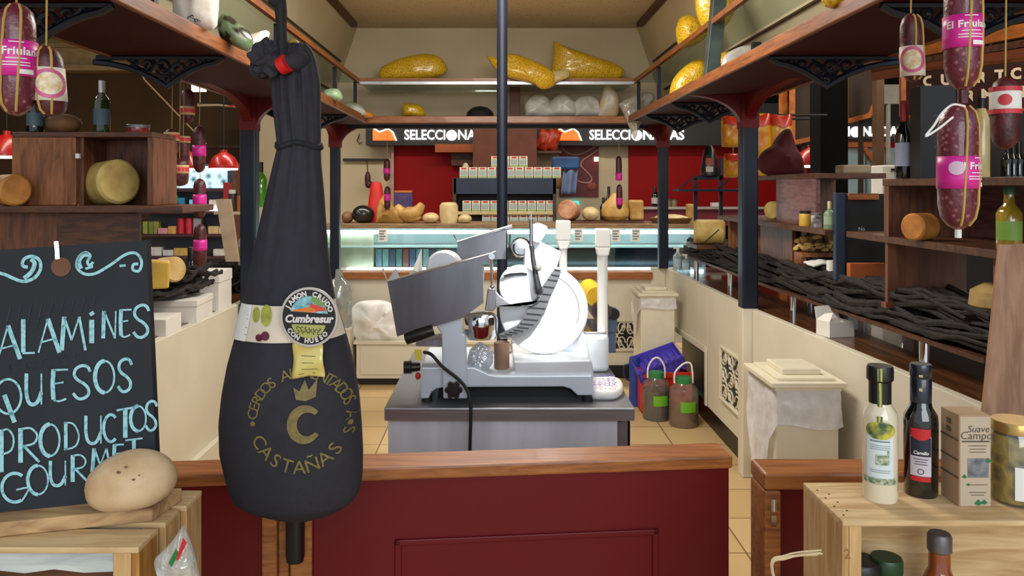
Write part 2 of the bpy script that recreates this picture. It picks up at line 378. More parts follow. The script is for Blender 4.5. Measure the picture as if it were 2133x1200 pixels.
# ================================================================ canopy
ZS = 1.97
def spandrel(s, x, y, sg, r, z0=1.835, z1=ZS, t=.05):
    """concave arch piece in the y-z plane, from a post towards sg"""
    pts = [(y, z0), (y, z1), (y + sg * r, z1)]
    pts += [(y + sg * (r - r * math.sin(math.radians(a_))), z1 - (z1 - z0 + .0) * (1 - math.cos(math.radians(a_)))) for a_ in range(8, 90, 9)]
    s.prism(pts, x - t / 2, x + t / 2, 'x')
for xs, xi, xo, lab in ((-1.335, -.965, -1.385, 'burgundy canopy shelf with oak edge above the chalkboard side'), (1.303, .965, 1.405, 'burgundy canopy shelf with oak edge above the branches')):
    o = T('canopy_shelf', lab, 'shelf', (xs, 3.7, ZS))
    g = 1 if xs > 0 else -1
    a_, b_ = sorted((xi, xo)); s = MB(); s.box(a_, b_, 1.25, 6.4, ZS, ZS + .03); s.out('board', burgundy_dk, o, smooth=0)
    a_, b_ = sorted((xi - g * .018, xi)); s = MB(); s.box(a_, b_, 1.25, 5.82, ZS - .008, ZS + .04); s.out('oak_edge', wood_trim_y, o, smooth=0, bevel=.004)
    a_, b_ = sorted((xo, xo + g * .02)); s = MB(); s.box(a_, b_, 1.25, 6.4, ZS - .005, ZS + .035); s.out('oak_edge', wood_trim_y, o, smooth=0, bevel=.004)
    for yp in ((4.11 if g > 0 else 4.28), 6.13):
        s = MB(); xx = xs if yp < 5 else (1.285 if g > 0 else -1.25)
        s.box(xx - .044, xx + .044, yp - .044, yp + .044, 1.80, ZS)
        spandrel(s, xx, yp - .04, -1, .62); spandrel(s, xx, yp + .04, 1, .62)
        # spandrels across, towards and away from the kiosk
        for sg in (1, -1):
            r = .27 if sg == -g else .06
            pts = [(xx, 1.80), (xx, ZS), (xx + sg * (.04 + r), ZS)] + [(xx + sg * (.04 + r - r * math.sin(math.radians(q))), ZS - .165 * (1 - math.cos(math.radians(q)))) for q in range(8, 90, 9)] + [(xx + sg * .042, 1.80)]
            s.prism(pts, yp - .025, yp + .025, 'y')
        s.out('arch_bracket', burgundy, o, smooth=0, bevel=.003)
o = T('canopy_shelf', 'burgundy canopy shelf with oak edge across the far end below the pasta bags', 'shelf', (0, 6.0, ZS))
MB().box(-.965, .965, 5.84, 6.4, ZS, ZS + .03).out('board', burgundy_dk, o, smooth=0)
MB().box(-.985, .985, 5.80, 5.84, ZS - .005, ZS + .045).out('oak_edge', wood_trim_x, o, smooth=0, bevel=.004)
MB().box(-1.15, 1.17, 6.10, 6.13, 1.945, 1.972).out('lighting_rail', black, o, smooth=0)
# front beam from which the ham and the salamis hang
s = MB(); s.box(-1.405, 1.425, 1.12, 1.25, ZS, ZS + .12); s.box(-.95, .95, 1.25, 1.46, ZS + .06, ZS + .12); s.out('canopy_beam', wood_trim_x, None, 'oak canopy beam above the counter gate carrying ham and salamis', 'beam', smooth=0)
# canopy roof: sloping beige boards and a pierced ceiling
for g, lab in ((-1, 'wall_canopy_left'), (1, 'wall_canopy_right')):
    s = MB(); s.prism([(g * 1.38, 2.0), (g * 1.40, 2.0), (g * 1.10, 2.72), (g * 1.08, 2.72)], 1.2, 6.36, 'y'); s.out(lab, beige, kind='structure', smooth=0)
s = MB(); s.prism([(6.36, 2.0), (6.39, 2.0), (6.14, 2.72), (6.11, 2.72)], -1.38, 1.38, 'x'); s.out('wall_canopy_back', beige, kind='structure', smooth=0)
m = mat('pierced_beige_board', (206, 190, 158), .7, col2=(168, 150, 118), kind='voronoi', scale=28, ramp=(.16, .24))
MB().box(-1.12, 1.12, 1.2, 6.16, 2.72, 2.75).out('ceiling_canopy', m, kind='structure', smooth=0)
for g, lab in ((-1, 'brown ceiling batten above the left pasta bag'), (1, 'brown ceiling batten above the right glass shelf')):
    MB().box(g * 1.06 - .02, g * 1.06 + .02, 1.3, 5.9, 2.685, 2.72).out('ceiling_batten', wood_dark, None, lab, 'batten', smooth=0)
# thin battens on the sloping boards
for i, (t, lab) in enumerate(((.33, 'lower dark cable along the sloping canopy board'), (.62, 'upper dark cable along the sloping canopy board'))):
    for g in (-1, 1):
        x, z = g * (1.372 - .30 * t), 2.0 + .72 * t
        MB().tube([(x - g * .004, 1.3, z), (x - g * .004, 6.0, z)], .007, 6).out('cable', mat('brown_cable', (70, 52, 30), .6), None, lab + (' on the chalkboard side' if g < 0 else ' on the branch side'), 'cable')
# glass upper shelves
glass = film('shelf_glass', (226, 234, 230), .07, .05, .05)
for x0, x1, y0, y1, lab, e in ((-1.24, -.985, 1.3, 5.66, 'glass upper shelf with oak edge along the chalkboard side', 'y'), (.985, 1.24, 1.3, 5.66, 'glass upper shelf with oak edge along the branch side', 'y'), (-.985, .985, 5.66, 6.2, 'glass upper shelf with metal edge across the far end', 'x')):
    o = T('glass_shelf', lab, 'shelf', ((x0 + x1) / 2, (y0 + y1) / 2, 2.24))
    MB().box(x0, x1, y0, y1, 2.24, 2.252).out('glass_pane', glass, o, smooth=0)
    if e == 'y':
        xi = x0 if x0 > 0 else x1; g = 1 if x0 > 0 else -1
        MB().box(xi - .011, xi + .011, y0, y1, 2.235, 2.262).out('oak_edge', wood_trim_y, o, smooth=0)
        for y in (2.3, 3.6, 4.9, 5.6): MB().box(xi + g * .01, xi + g * .03, y, y + .03, ZS + .03, 2.24).out('bracket', navy, o, smooth=0)
    else:
        MB().box(x0, x1, y0 - .02, y0, 2.222, 2.25).out('metal_edge', mat('satin_aluminium', (176, 180, 186), .3, metal=.9), o, smooth=0, bevel=.004)
        MB().box(x0, x1, y0 - .005, y0 + .012, 2.25, 2.272).out('oak_edge', wood_trim_x, o, smooth=0)
# iron fretwork brackets under the side shelves
def iron(d, g, label):
    xa, xb, xc = (.985, 1.385, 1.19)
    y = d; zt = ZS - .006; zb = ZS - .115
    pts = [(xa, zt)] + [(xa + (xc - xa) * t, zt - .015 - (zt - zb - .02) * t ** 1.9) for t in (.15, .35, .55, .75, .9, 1)]
    pr = [(xb + .10 - (xb + .10 - xc) * t, zt - .015 - (zt - zb - .02) * t ** 2.2) for t in (.1, .3, .5, .7, .85)]
    o = T('iron_bracket', label, 'bracket', (g * xc, y, zb), 'iron fretwork brackets under the canopy shelves')
    s = MB(); fn = lambda q: Vector((g * q[0], y, q[1]))
    s.tube([fn(q) for q in pts + pr[::-1]], .011, 6); s.tube([fn((xa, zt)), fn((xb + .06, zt))], .010, 6); s.out('frame', navy, o)
    s = MB()
    for cx_, cz_, r in ((1.10, zt - .028, .017), (1.15, zt - .045, .026), (1.205, zt - .038, .026), (1.19, zt - .082, .018), (1.26, zt - .032, .020), (1.06, zt - .018, .011), (1.31, zt - .02, .012)):
        s.tube([fn(q) for q in arc(cx_, cz_, r, r, 20, 340, 12)], .006, 5); s.tube([fn(q) for q in arc(cx_, cz_, r * .5, r * .5, 180, 460, 8)], .005, 5)
    for a_, b_ in (((1.05, zt), (1.19, zb)), ((1.34, zt), (1.19, zb)), ((1.13, zt), (1.23, zt - .09)), ((1.26, zt), (1.14, zt - .08))): s.tube([fn(a_), fn(b_)], .0055, 5)
    s.out('scrollwork', navy, o)
for d, n in ((2.03, 'nearest'), (2.86, 'second nearest'), (4.45, 'third nearest'), (5.2, 'farthest')):
    iron(d, -1, n + ' navy fretwork bracket below the shelf on the chalkboard side')
    iron(d, 1, n + ' navy fretwork bracket below the shelf on the branch side')
# ================================================================ counter gate
GA = Vector((X(365, 1.6), 1.6)); GB = Vector((X(1525, 1.71), 1.71)); gang = math.atan2(GB.y - GA.y, GB.x - GA.x)
GM = Matrix.Translation((GA.x, GA.y, 0)) @ Matrix.Rotation(gang, 4, 'Z'); GL = (GB - GA).length
def gu(px):
    """distance along the gate line where a picture column meets it"""
    k = (px - CX) / F; dx, dy = (GB - GA).normalized()
    return (k * GA.y - GA.x) / (dx - k * dy)
u0, u1, u2, u3 = gu(545), gu(577), gu(604), gu(650)
o = T('counter_gate', 'burgundy counter gate with oak top rail in front of the slicer', 'gate', (0, 1.66, .1))
s = MB(); s.box(u2 + .003, GL, -.006, .085, .892, .92, GM); s.out('top_rail', wood_trim_x, o, smooth=0, bevel=.005)
s = MB(); s.box(u3, GL - .004, .006, .05, .1, .892, GM); s.out('panel', burgundy, o, smooth=0, bevel=.003)
s = MB(); s.box(u2, u3, 0, .055, .1, .892, GM); s.out('stile', wood_trim, o, smooth=0, bevel=.004)
pa, pb = gu(822), gu(1373); s = MB()
for q in ((pa, pb, .752, .766), (pa, pb, .2, .214), (pa, pa + .014, .2, .766), (pb - .014, pb, .2, .766)): s.box(q[0], q[1], .0, .0065, q[2], q[3], GM)
s.out('moulding', burgundy, o, smooth=0, bevel=.003)
s = MB(); lx = gu(617); s.lathe([(.0, -.062), (.017, -.062), (.019, -.05), (.019, .045), (.011, .052), (.011, .07), (.0, .072)], GM @ Vector((lx, -.012, .80)), 16)
s.box(lx - .012, lx + .012, -.004, .002, .74, .872, GM); s.box(lx + .012, lx + .026, -.014, -.008, .842, .846, GM)
s.out('latch', black, o)
o = T('counter_partition', 'burgundy counter panel with oak rail behind the pine crates, left of the latch', 'counter panel', (-.6, 1.62, 0)); o['kind'] = 'thing'
s = MB(); s.box(-.75, u2 - .003, -.006, .085, .892, .918, GM); s.out('top_rail', wood_trim_x, o, smooth=0, bevel=.005)
s = MB(); s.box(-.75, u0, .012, .05, 0, .892, GM); s.out('panel', burgundy, o, smooth=0)
s = MB(); s.box(u0, u1, -.002, .055, 0, .892, GM); s.box(u1, u2 - .004, .012, .055, 0, .892, GM); s.out('stile', wood_trim, o, smooth=0, bevel=.004)
o = T('counter_partition', 'oak framed burgundy counter panel behind the crate of bottles', 'counter panel', (.9, 1.65, 0)); o['kind'] = 'thing'
s = MB(); s.box(.54, 1.5, 1.60, 1.69, .885, .92); s.box(.54, .575, 1.60, 1.69, 0, .885); s.out('frame', wood_trim, o, smooth=0, bevel=.006)
MB().box(.575, 1.5, 1.63, 1.66, 0, .885).out('panel', burgundy, o, smooth=0)
s = MB(); s.box(.552, .562, 1.592, 1.60, .845, .87); s.cyl((.557, 1.59, .872), (.557, 1.59, .848), .004); s.box(.552, .562, 1.592, 1.60, .815, .838); s.out('hinge', chrome, o, smooth=0)

# ================================================================ pine crates
def table(x0, x1, y0, y1, z, label):
    o = T('display_table', label, 'table', ((x0 + x1) / 2, (y0 + y1) / 2, 0))
    MB().box(x0, x1, y0, y1, z - .025, z).out('table_top', wood_dark, o, smooth=0)
    for x in (x0 + .03, x1 - .03):
        for y in (y0 + .03, y1 - .03): MB().box(x - .02, x + .02, y - .02, y + .02, 0, z - .025).out('leg', wood_dark, o, smooth=0)
table(-1.15, -.34, .98, 1.30, .70, 'dark table under the pine crates and chalkboard')
table(.48, 1.4, 1.08, 1.36, .70, 'dark table under the pine crate of bottles')
pine_o = mat('ochre_pine_upright', (190, 140, 70), .7, col2=(150, 98, 40), kind='wood', scale=5, stretch=(14, 14, 1.5))
def crate(x0, x1, y0, y1, z0, z1, label, open_front=False, apron=.024):
    o = T('pine_crate', label, 'crate', ((x0 + x1) / 2, (y0 + y1) / 2, z0)); t = .008
    s = MB(); s.box(x0, x1, y0, y1, z1 - t, z1); s.out('top_board', pine, o, smooth=0, bevel=.0015)
    for x in (x0, x1 - .01): MB().box(x, x + .01, y0 + .002, y1 - .002, z0, z1 - t).out('side_board', pine_o if 'foremost' in label else pine_v, o, smooth=0, bevel=.001)
    if not open_front:
        s = MB(); n = 14
        pts = [(x0 + .01, z1 - t), (x1 - .035, z1 - t)] + [(x1 - .035 - (x1 - x0 - .045) * i / n, z1 - t - apron + random.uniform(-.004, .005)) for i in range(n + 1)]
        s.prism(pts, y0 + .004, y0 + .010, 'y'); s.out('front_slat', pine_pale, o, smooth=0)
        MB().box(x1 - .034, x1 - .0105, y0 + .001, y0 + .025, z0, z1 - t).out('corner_post', pine_v, o, smooth=0, bevel=.0015)
        MB().box(x0 + .01, x1 - .01, y1 - .012, y1 - .004, z0, z1 - t).out('back_board', wood_dark, o, smooth=0)
    return o
XR = -.466
crate(-1.05, XR, 1.03, 1.087, .70, 1.03, 'foremost pine crate with ragged pale slat under the leaning board')
crate(-1.05, XR + .003, 1.106, 1.152, .70, 1.03, 'narrow middle pine crate between two other pine crates')
crate(-1.05, XR + .010, 1.163, 1.225, .70, 1.03, 'rear pine crate nearest the burgundy panel, below the chalkboard')
# loose board on top
s = MB(); f_l, f_r = P(-260, 0, 1.022), P(317, 0, 1.108)
s.prism([(f_l.x, f_l.y), (f_r.x, f_r.y), (f_r.x + .012, f_r.y + .075), (f_l.x, f_l.y + .13)], 1.0305, 1.05, 'z')
s.out('loose_board', mat('rough_sawn_board', (196, 160, 112), .7, col2=(140, 104, 70), kind='wood', scale=4, stretch=(2, 14, 14)), None, 'rough wooden board lying on the crates under the chalkboard', 'board', smooth=0, bevel=.002)
# ---------------------------------------------------------------- chalkboard
def bd(px, py, off=0.0):
    d = 1.0 / (.8074 - 1.2607e-4 * px + 1.0149e-4 * py)
    return P(px, py, d - off)
o = T('chalkboard', 'black chalkboard with blue chalk words leaning on the crates', 'chalkboard', tuple(bd(100, 1055)))
s = MB(); cs = [(305, 500), (328, 1035), (-230, 1092), (-230, 536)]
fr = [s.v(bd(*q)) for q in cs]; nrm = Vector((.12, .985, -.15)).normalized()
bk = [s.v(bd(*q) + nrm * .012) for q in cs]
s.f(fr); s.f(bk[::-1])
for i in range(4): s.f([fr[i], bk[i], bk[(i + 1) % 4], fr[(i + 1) % 4]])
s.out('board', mat('chalkboard_black', (20, 26, 35), .75, col2=(13, 17, 23), scale=5, var=.2, ramp=(.3, .7)), o, smooth=0)
chalk = mat('blue_chalk', (150, 200, 206), .9, col2=(96, 142, 152), scale=160, ramp=(.28, .52))
def E(a0, a1, cx=.5, cy=.5, rx=.5, ry=.5, n=16): return arc(cx, cy, rx, ry, a0, a1, n)
SS = [(.95, .82), (.8, .97), (.5, 1), (.2, .9), (.12, .72), (.3, .56), (.6, .46), (.85, .3), (.85, .12), (.6, 0), (.3, .0), (.05, .16)]
STR = {'A': [([(0, 0), (.45, 1)], .5), ([(.45, 1), (1, 0)], 1.3), ([(.1, .30), (.78, .42)], .5)], 'L': [([(.15, 1), (.15, .05)], 1.3), ([(.1, .03), (.95, .04)], .6)],
       'M': [([(.05, 0), (.15, 1)], 1.3), ([(.15, 1), (.45, .3)], .7), ([(.45, .3), (.75, 1)], .5), ([(.75, 1), (1, 0)], .8)], 'i': [([(.5, 0), (.5, .75)], 1.5), ([(.42, 1.0), (.62, .9)], 1.4)],
       'N': [([(.15, 0), (.2, 1)], 1.3), ([(.2, 1), (.9, .0)], .7), ([(.9, 0), (.95, 1)], .5)], 'E': [([(.2, 1), (.15, .5), (.2, .05)], 1.3), ([(.15, .98), (1, 1)], .6), ([(.2, .55), (.75, .6)], .5), ([(.2, .04), (.5, 0), (.9, .08)], .6)],
       'S': [(SS, .9)], 'Q': [(E(60, 420), .7), ([(.35, .55), (.75, -.25)], 1.4)], 'U': [([(.08, 1), (.08, .4), (.2, .08), (.45, 0), (.7, .1), (.9, .4)], 1.1), ([(.9, 1), (.9, 0)], .5)],
       'O': [(E(90, 270), 1.2), (E(-90, 90), .6)], 'P': [([(.15, 1), (.15, 0)], 1.4), ([(.15, .97), (.6, 1), (.95, .8), (.8, .52), (.2, .42)], .6)],
       'R': [([(.15, 1), (.15, 0)], 1.4), ([(.15, .97), (.6, 1), (.9, .8), (.75, .56), (.25, .48)], .6), ([(.3, .48), (1, .02)], .8)], 'D': [([(.15, 1), (.15, 0)], 1.2), ([(.05, .98), (.6, .95), (.95, .55), (.75, .15), (.1, .02)], .6)],
       'C': [(E(50, 310), 1.0)], 'T': [([(.5, .95), (.5, 0)], 1.3), ([(-.1, .92), (1.1, 1.02)], .6)], 'G': [(E(55, 300), 1.1), ([(.55, .42), (1.0, .5), (.95, .3), (.75, .02)], .6)]}
words = [  # letter, left px, right px, top px, baseline px
    ('A', -4, 42, 678, 748), ('L', 44, 74, 665, 738), ('A', 80, 124, 664, 735), ('M', 126, 178, 660, 730), ('i', 180, 202, 650, 715), ('N', 210, 243, 648, 705), ('E', 247, 274, 645, 702), ('S', 276, 312, 636, 702),
    ('Q', -10, 44, 790, 862), ('U', 52, 90, 778, 843), ('E', 104, 142, 770, 836), ('S', 150, 190, 762, 830), ('O', 198, 238, 752, 818), ('S', 244, 276, 748, 815),
    ('P', -2, 30, 895, 984), ('R', 36, 82, 892, 964), ('O', 84, 124, 884, 950), ('D', 132, 166, 880, 938), ('U', 176, 214, 866, 924), ('C', 216, 246, 864, 920), ('T', 246, 276, 850, 912), ('O', 272, 304, 846, 898), ('S', 302, 328, 836, 896),
    ('G', 4, 58, 986, 1046), ('O', 58, 100, 970, 1030), ('U', 102, 140, 960, 1012), ('R', 146, 182, 948, 1004), ('M', 190, 232, 934, 984), ('E', 234, 258, 926, 970), ('T', 264, 294, 914, 958)]
s = MB()
for ch, xa, xb, yt, yb in words:
    for pts, w in STR[ch]:
        pts3 = [(q.x, q.y) for q in sm([(p[0], p[1], 0) for p in pts], 3)] if len(pts) > 2 else pts
        s.ribbon([(xa + p[0] * (xb - xa), yb + p[1] * (yt - yb)) for p in pts3], 6.2 * w * (1.15 if yb - yt > 60 else 1), lambda a_, b_: bd(a_, b_, .0016))
s.out('lettering', chalk, o, smooth=0)
s = MB(); sp = lambda pts: [(q.x, q.y) for q in sm([(a_, b_, 0) for a_, b_ in pts], 4)]
for pts, w in (([(-20, 564), (10, 572), (45, 586), (70, 580), (84, 562), (82, 542), (66, 534), (50, 540), (47, 553), (58, 557)], 7), ([(50, 580), (66, 566), (72, 548), (64, 540)], 9), ([(194, 546), (187, 553), (182, 545), (188, 533), (178, 526), (164, 536), (160, 556), (174, 570), (198, 570), (230, 552), (262, 530), (284, 528), (295, 545), (290, 564), (277, 562), (278, 551), (288, 550)], 6), ([(168, 560), (164, 545), (172, 532), (184, 530)], 10), ([(178, 560), (194, 555)], 5), ([(249, 554), (262, 553)], 5)):
    s.ribbon(sp(pts), w, lambda a_, b_: bd(a_, b_, .0014))
s.out('chalk_scroll', chalk, o, smooth=0)
s = MB(); k = [s.v(bd(*q, .0012)) for q in arc(127, 556, 21, 20, 0, 345, 24)]; s.f(k); s.out('hanging_hole', mat('bare_board_brown', (110, 70, 48), .8), o, smooth=0)
s = MB(); s.ribbon([(117, 503), (119, 520), (120, 540)], 9, lambda a_, b_: bd(a_, b_, .004)); s.out('hanging_hook', chrome, o, smooth=0, solid=.002)
# ghost of rubbed-out chalk
s = MB()
for i in range(9): s.ribbon([(10 + i * 22, 690 - i * 2), (22 + i * 22, 640 - i * 3)], 2.5, lambda a_, b_: bd(a_, b_, .0010))
s.out('rubbed_chalk', mat('rubbed_chalk_grey', (48, 54, 62), .9, var=.2, scale=60), o, smooth=0); s = MB()
for i in range(5): s.ribbon(arc(30 + i * 34, 765 - i * 5, 12, 9, 40, 320, 10), 2, lambda a_, b_: bd(a_, b_, .0010))
s.out('rubbed_chalk', mat('rubbed_chalk_grey', (48, 54, 62), .9, var=.2, scale=60), o, smooth=0)
# ---------------------------------------------------------------- round cheese on the board
o = T('round_cheese', 'smooth pale oval cheese lying before the chalkboard', 'cheese', (X(275, 1.098), 1.098, 1.05))
puff([(183, 1010), (190, 985), (215, 960), (250, 944), (285, 938), (320, 944), (350, 962), (366, 990), (359, 1022), (330, 1046), (290, 1056), (240, 1061), (205, 1051), (188, 1034)], 1.098, .043, 2, rough=.05).out('rind', mat('pale_cheese_rind', (212, 186, 150), .45, col2=(186, 152, 110), scale=14, var=.1, bump=.2, bscale=40), o, smooth=70)
s = MB()
for px, py, r_ in ((247, 984, .0022), (262, 973, .0018), (238, 1000, .0014), (212, 998, .0015), (278, 999, .0016), (246, 1016, .0015), (243, 1037, .0016), (190, 1033, .0014), (202, 1032, .0013), (290, 990, .0010)):
    k_ = 1.098 - .043 * max(.1, 1 - (math.hypot((px - 275) / 92, (py - 1000) / 62)) ** 2.6) ** .5; s.blob(P(px, py, k_ + .001), (r_ * 1.4, .0012, r_ * .8), .2, 300, 1, 2)
s.out('pock_mark', mat('cheese_pock', (120, 80, 62), .7), o, kind='stuff')
# ---------------------------------------------------------------- small cellophane packet with flag
o = T('cellophane_packet', 'pointed cellophane packet with green and red flag beside the crates', 'packet', (-.405, 1.03, .70))
puff([(381, 1094), (392, 1116), (401, 1142), (412, 1182), (420, 1240), (424, 1400), (426, 1688), (346, 1690), (342, 1400), (340, 1230), (344, 1188), (323, 1166), (336, 1150), (358, 1128), (373, 1106)], 1.012, .018, 3, rough=.3).out('cellophane', film('clear_cellophane', (235, 235, 230), .12, .14, .36, .5, 60), o, smooth=70)
for nm, cl, off in (('green_stripe', (30, 120, 60), 0), ('red_stripe', (205, 30, 45), 1)):
    q_ = [(351, 1173), (358, 1181), (372, 1153), (366, 1144)] if not off else [(367, 1166), (371, 1168), (389, 1131), (381, 1121)]
    MB().poly([P(x_, y_, .988 - .002 * off) for x_, y_ in q_]).out(nm, mat('flag_' + nm, cl, .4), o, smooth=0, solid=.001)
# ================================================================ crate of bottles
o = crate(.502, 1.30, 1.15, 1.30, .70, 1.014, 'pine crate carrying the cream bottle, oil bottle, carton and jar', True)
MB().box(.512, 1.29, 1.288, 1.296, .70, 1.006).out('back_board', pine, o, smooth=0)
MB().box(.53, 1.29, 1.278, 1.287, .965, 1.006).out('back_slat', pine_pale, o, smooth=0)
s = MB(); s.box(.5125, .530, 1.152, 1.165, .70, 1.006); s.out('corner_post', pine_v, o, smooth=0)
s = MB(); s.text('2', .02, facing(1765, 1155, 1.1518), .0004); s.out('printed_number', mat('faded_ink', (150, 110, 70), .9), o, smooth=0)
s = MB(); s.box(.512, 1.29, 1.152, 1.285, .70, .71); s.out('bottom_board', pine, o, smooth=0)
s = MB()
for i in range(7):
    s.cyl((.512 + (i % 2) * .012, 1.17 + .016 * i, 1.0135), (.512 + (i % 2) * .012, 1.17 + .016 * i, 1.0145), .0016, n=8)
s.out('nail', black, o)
def wrap(cx, cy, r):
    """map (arc length, height) onto a round side facing the camera"""
    f0 = math.atan2(-cy, -cx)
    return lambda p: Vector((cx + (r + p[2]) * math.cos(f0 + p[0] / r), cy + (r + p[2]) * math.sin(f0 + p[0] / r), p[1]))
def label_on(s, cx, cy, r, w, z0, z1, off=.0006, n=14, c=0.0):
    m_ = wrap(cx, cy, r); s.grid(lambda u, v: m_((c + (u - .5) * w, z0 + (z1 - z0) * v, off)), n, 3); return s
ZT = 1.014
# cream dressing bottle
cx, cy = X(1833, 1.234), 1.234; o = T('dressing_bottle', 'cream dressing bottle with black cap and green banded label on the crate', 'bottle', (cx, cy, ZT))
MB().lathe([(0, 0), (.0245, 0), (.0255, .004), (.0255, .125), (.0235, .136), (.017, .146), (.0155, .152), (.015, .20), (0, .20)], (cx, cy, ZT), 32).out('glass_body', mat('cream_dressing', (226, 214, 186), .12, var=.04, coat=.6), o)
MB().lathe([(.0162, .148), (.0162, .182), (.0195, .186), (.0195, .203), (.018, .207), (0, .207)], (cx, cy, ZT), 28).out('cap', black, o)
label_on(MB(), cx, cy, .0255, .040, ZT + .034, ZT + .105).out('label', mat('pale_label', (214, 224, 226), .5, var=.04, scale=40), o)
m_ = wrap(cx, cy, .0255); s = MB()
disc_on(s, lambda a_, b_: m_((a_, ZT + b_, .0014)), .001, .112, .0215, .0135, 32, 6); s.out('oval_emblem', mat('green_landscape', (196, 186, 70), .5, col2=(48, 84, 60), scale=60, ramp=(.35, .62)), o, smooth=0)
s = MB()
for z_, w_ in ((.099, .020), (.0945, .028)): label_on(s, cx, cy, .0255, w_, ZT + z_, ZT + z_ + .0022, .0011)
for z_ in (.089, .086, .083, .051, .048): label_on(s, cx, cy, .0255, .028, ZT + z_, ZT + z_ + .0008, .0011)
s.out('small_print', mat('grey_print', (120, 136, 140), .7), o, smooth=0)
for w_, z0_, z1_, c_ in ((.016, .060, .075, .002), (.003, .0605, .082, .0115), (.050, .030, .039, 0)): label_on(MB(), cx, cy, .0255, w_, ZT + z0_, ZT + z1_, .0012, c=c_).out('garden_picture', mat('garden_print', (70, 110, 80), .6, col2=(200, 200, 170), scale=170), o, smooth=0)
s = MB(); label_on(s, cx, cy, .0162, .0065, ZT + .146, ZT + .184, .0008); label_on(s, cx, cy, .0196, .0065, ZT + .186, ZT + .206, .0008); label_on(s, cx, cy, .0255, .0075, ZT + .124, ZT + .134, .0012)
s.out('neck_strip', mat('green_gold_strip', (190, 176, 80), .5, col2=(60, 96, 66), kind='wave', scale=60), o, smooth=0)
# black oil bottle
cx, cy = X(1918, 1.253), 1.253; o = T('oil_bottle', 'black glass bottle with red and white label beside the cream bottle', 'bottle', (cx, cy, ZT))
MB().lathe([(0, 0), (.0235, 0), (.025, .004), (.025, .116), (.024, .126), (.0165, .138), (.0145, .15), (.0145, .198), (0, .198)], (cx, cy, ZT), 32).out('glass_body', mat('black_green_glass', (14, 18, 16), .06, var=.1, coat=1.0), o)
MB().lathe([(.0155, .146), (.0158, .182), (.0148, .184), (.016, .186), (.016, .203), (.015, .2055), (0, .2055)], (cx, cy, ZT), 28).out('cap', mat('navy_foil', (18, 24, 40), .3, coat=.4), o)
label_on(MB(), cx, cy, .025, .030, ZT + .035, ZT + .097).out('label', mat('lilac_white_label', (206, 196, 204), .5), o)
s = MB(); label_on(s, cx, cy, .025, .0285, ZT + .066, ZT + .0955, .0011); s.out('navy_field', mat('navy_print', (22, 26, 52), .5), o, smooth=0)
s = MB(); m_ = wrap(cx, cy, .025)
s.grid(lambda u, v: m_(((u * 2 - 1) * .0138, ZT + .109 - v * (.018 - .006 * (u * 2 - 1) ** 2), .0014)), 14, 3); s.out('red_field', mat('red_print', (200, 26, 34), .5), o, smooth=0)
label_on(MB(), cx, cy, .025, .028, ZT + .027, ZT + .0345, .0010).out('red_stripe', mat('red_print', (200, 26, 34), .5), o, smooth=0)
s = MB(); s.text('Camilo', .0072, lambda p: m_((p[0], ZT + .0715 + p[1], .0018)), .00018, shear=.25); s.out('lettering', paper, o, smooth=0)
s = MB()
for z_, w_ in ((.061, .02), (.057, .016), (.053, .018)): label_on(s, cx, cy, .025, w_, ZT + z_, ZT + z_ + .0012, .0012)
s.ribbon(arc(0, ZT + .0425, .004, .004, 0, 360, 14), .0012, lambda a_, b_: m_((a_, b_, .0013))); s.out('small_print', mat('navy_small_print', (70, 70, 96), .6), o, smooth=0)
s = MB(); label_on(s, cx, cy, .0158, .0045, ZT + .165, ZT + .170, .0008); label_on(s, cx, cy, .0158, .005, ZT + .187, ZT + .191, .0012); s.out('gold_mark', mat('gold_print', (200, 180, 120), .4), o, smooth=0)
# carton
o = T('carton', 'kraft paper carton with grey print standing beside the black bottle', 'carton', (.725, 1.224, ZT))
kraft = mat('kraft_card', (172, 140, 108), .75, var=.05, scale=8)
MB().box(.700, .748, 1.200, 1.249, ZT, ZT + .139).out('box_body', kraft, o, smooth=0, bevel=.001)
MB().box(.7015, .7475, 1.1992, 1.1998, ZT + .002, ZT + .137).out('front_panel', mat('pale_kraft_print', (190, 172, 148), .7, var=.04), o, smooth=0)
def cf(x0, z0, off=.0012): return lambda p: Vector((.7245 + x0 + p[0], 1.1998 - off, ZT + z0 + p[1]))
ink = mat('brown_ink', (92, 82, 68), .7)
s = MB(); s.text('Suave', .0145, cf(.004, .118), 0, shear=.2); s.text('Campo', .0165, cf(.001, .108), 0, shear=.1); s.out('lettering', ink, o, smooth=0)
s = MB()
for z_, w_ in ((.0985, .042), (.0925, .028), (.0875, .024), (.083, .026), (.0335, .03), (.022, .026), (.018, .02)):
    hh_ = .0022 if z_ > .095 else .001; x_ = 0 if z_ > .095 else .003; q = cf(x_, z_); s.poly([q((-w_ / 2, 0)), q((w_ / 2, 0)), q((w_ / 2, hh_)), q((-w_ / 2, hh_))])
s.out('small_print', ink, o, smooth=0)
s = MB(); q = cf(.004, .045); s.poly([q((-.016, 0)), q((.016, 0)), q((.016, .029)), q((-.016, .029))]); s.out('grey_picture', mat('grey_photo_print', (140, 142, 144), .7, col2=(84, 88, 92), scale=60), o, smooth=0)
s = MB()
for x_, z_, r_ in ((-.017, .046, .004), (.019, .07, .005), (-.011, .034, .003), (.004, .006, .006), (.013, .007, .005)):
    q = cf(x_, z_, .0016); s.poly([q((-r_, 0)), q((0, -r_ * .6)), q((r_, 0)), q((0, r_))])
s.out('leaf_print', mat('green_leaf_print', (40, 120, 70), .6), o, smooth=0)
s = MB(); yz = lambda y_, z_: Vector((.6990, y_, ZT + z_))
for z_ in (.099, .069, .042): MB().poly([yz(1.201, z_), yz(1.248, z_), yz(1.248, z_ + .0025), yz(1.201, z_ + .0025)]).out('side_print', ink, o, smooth=0)
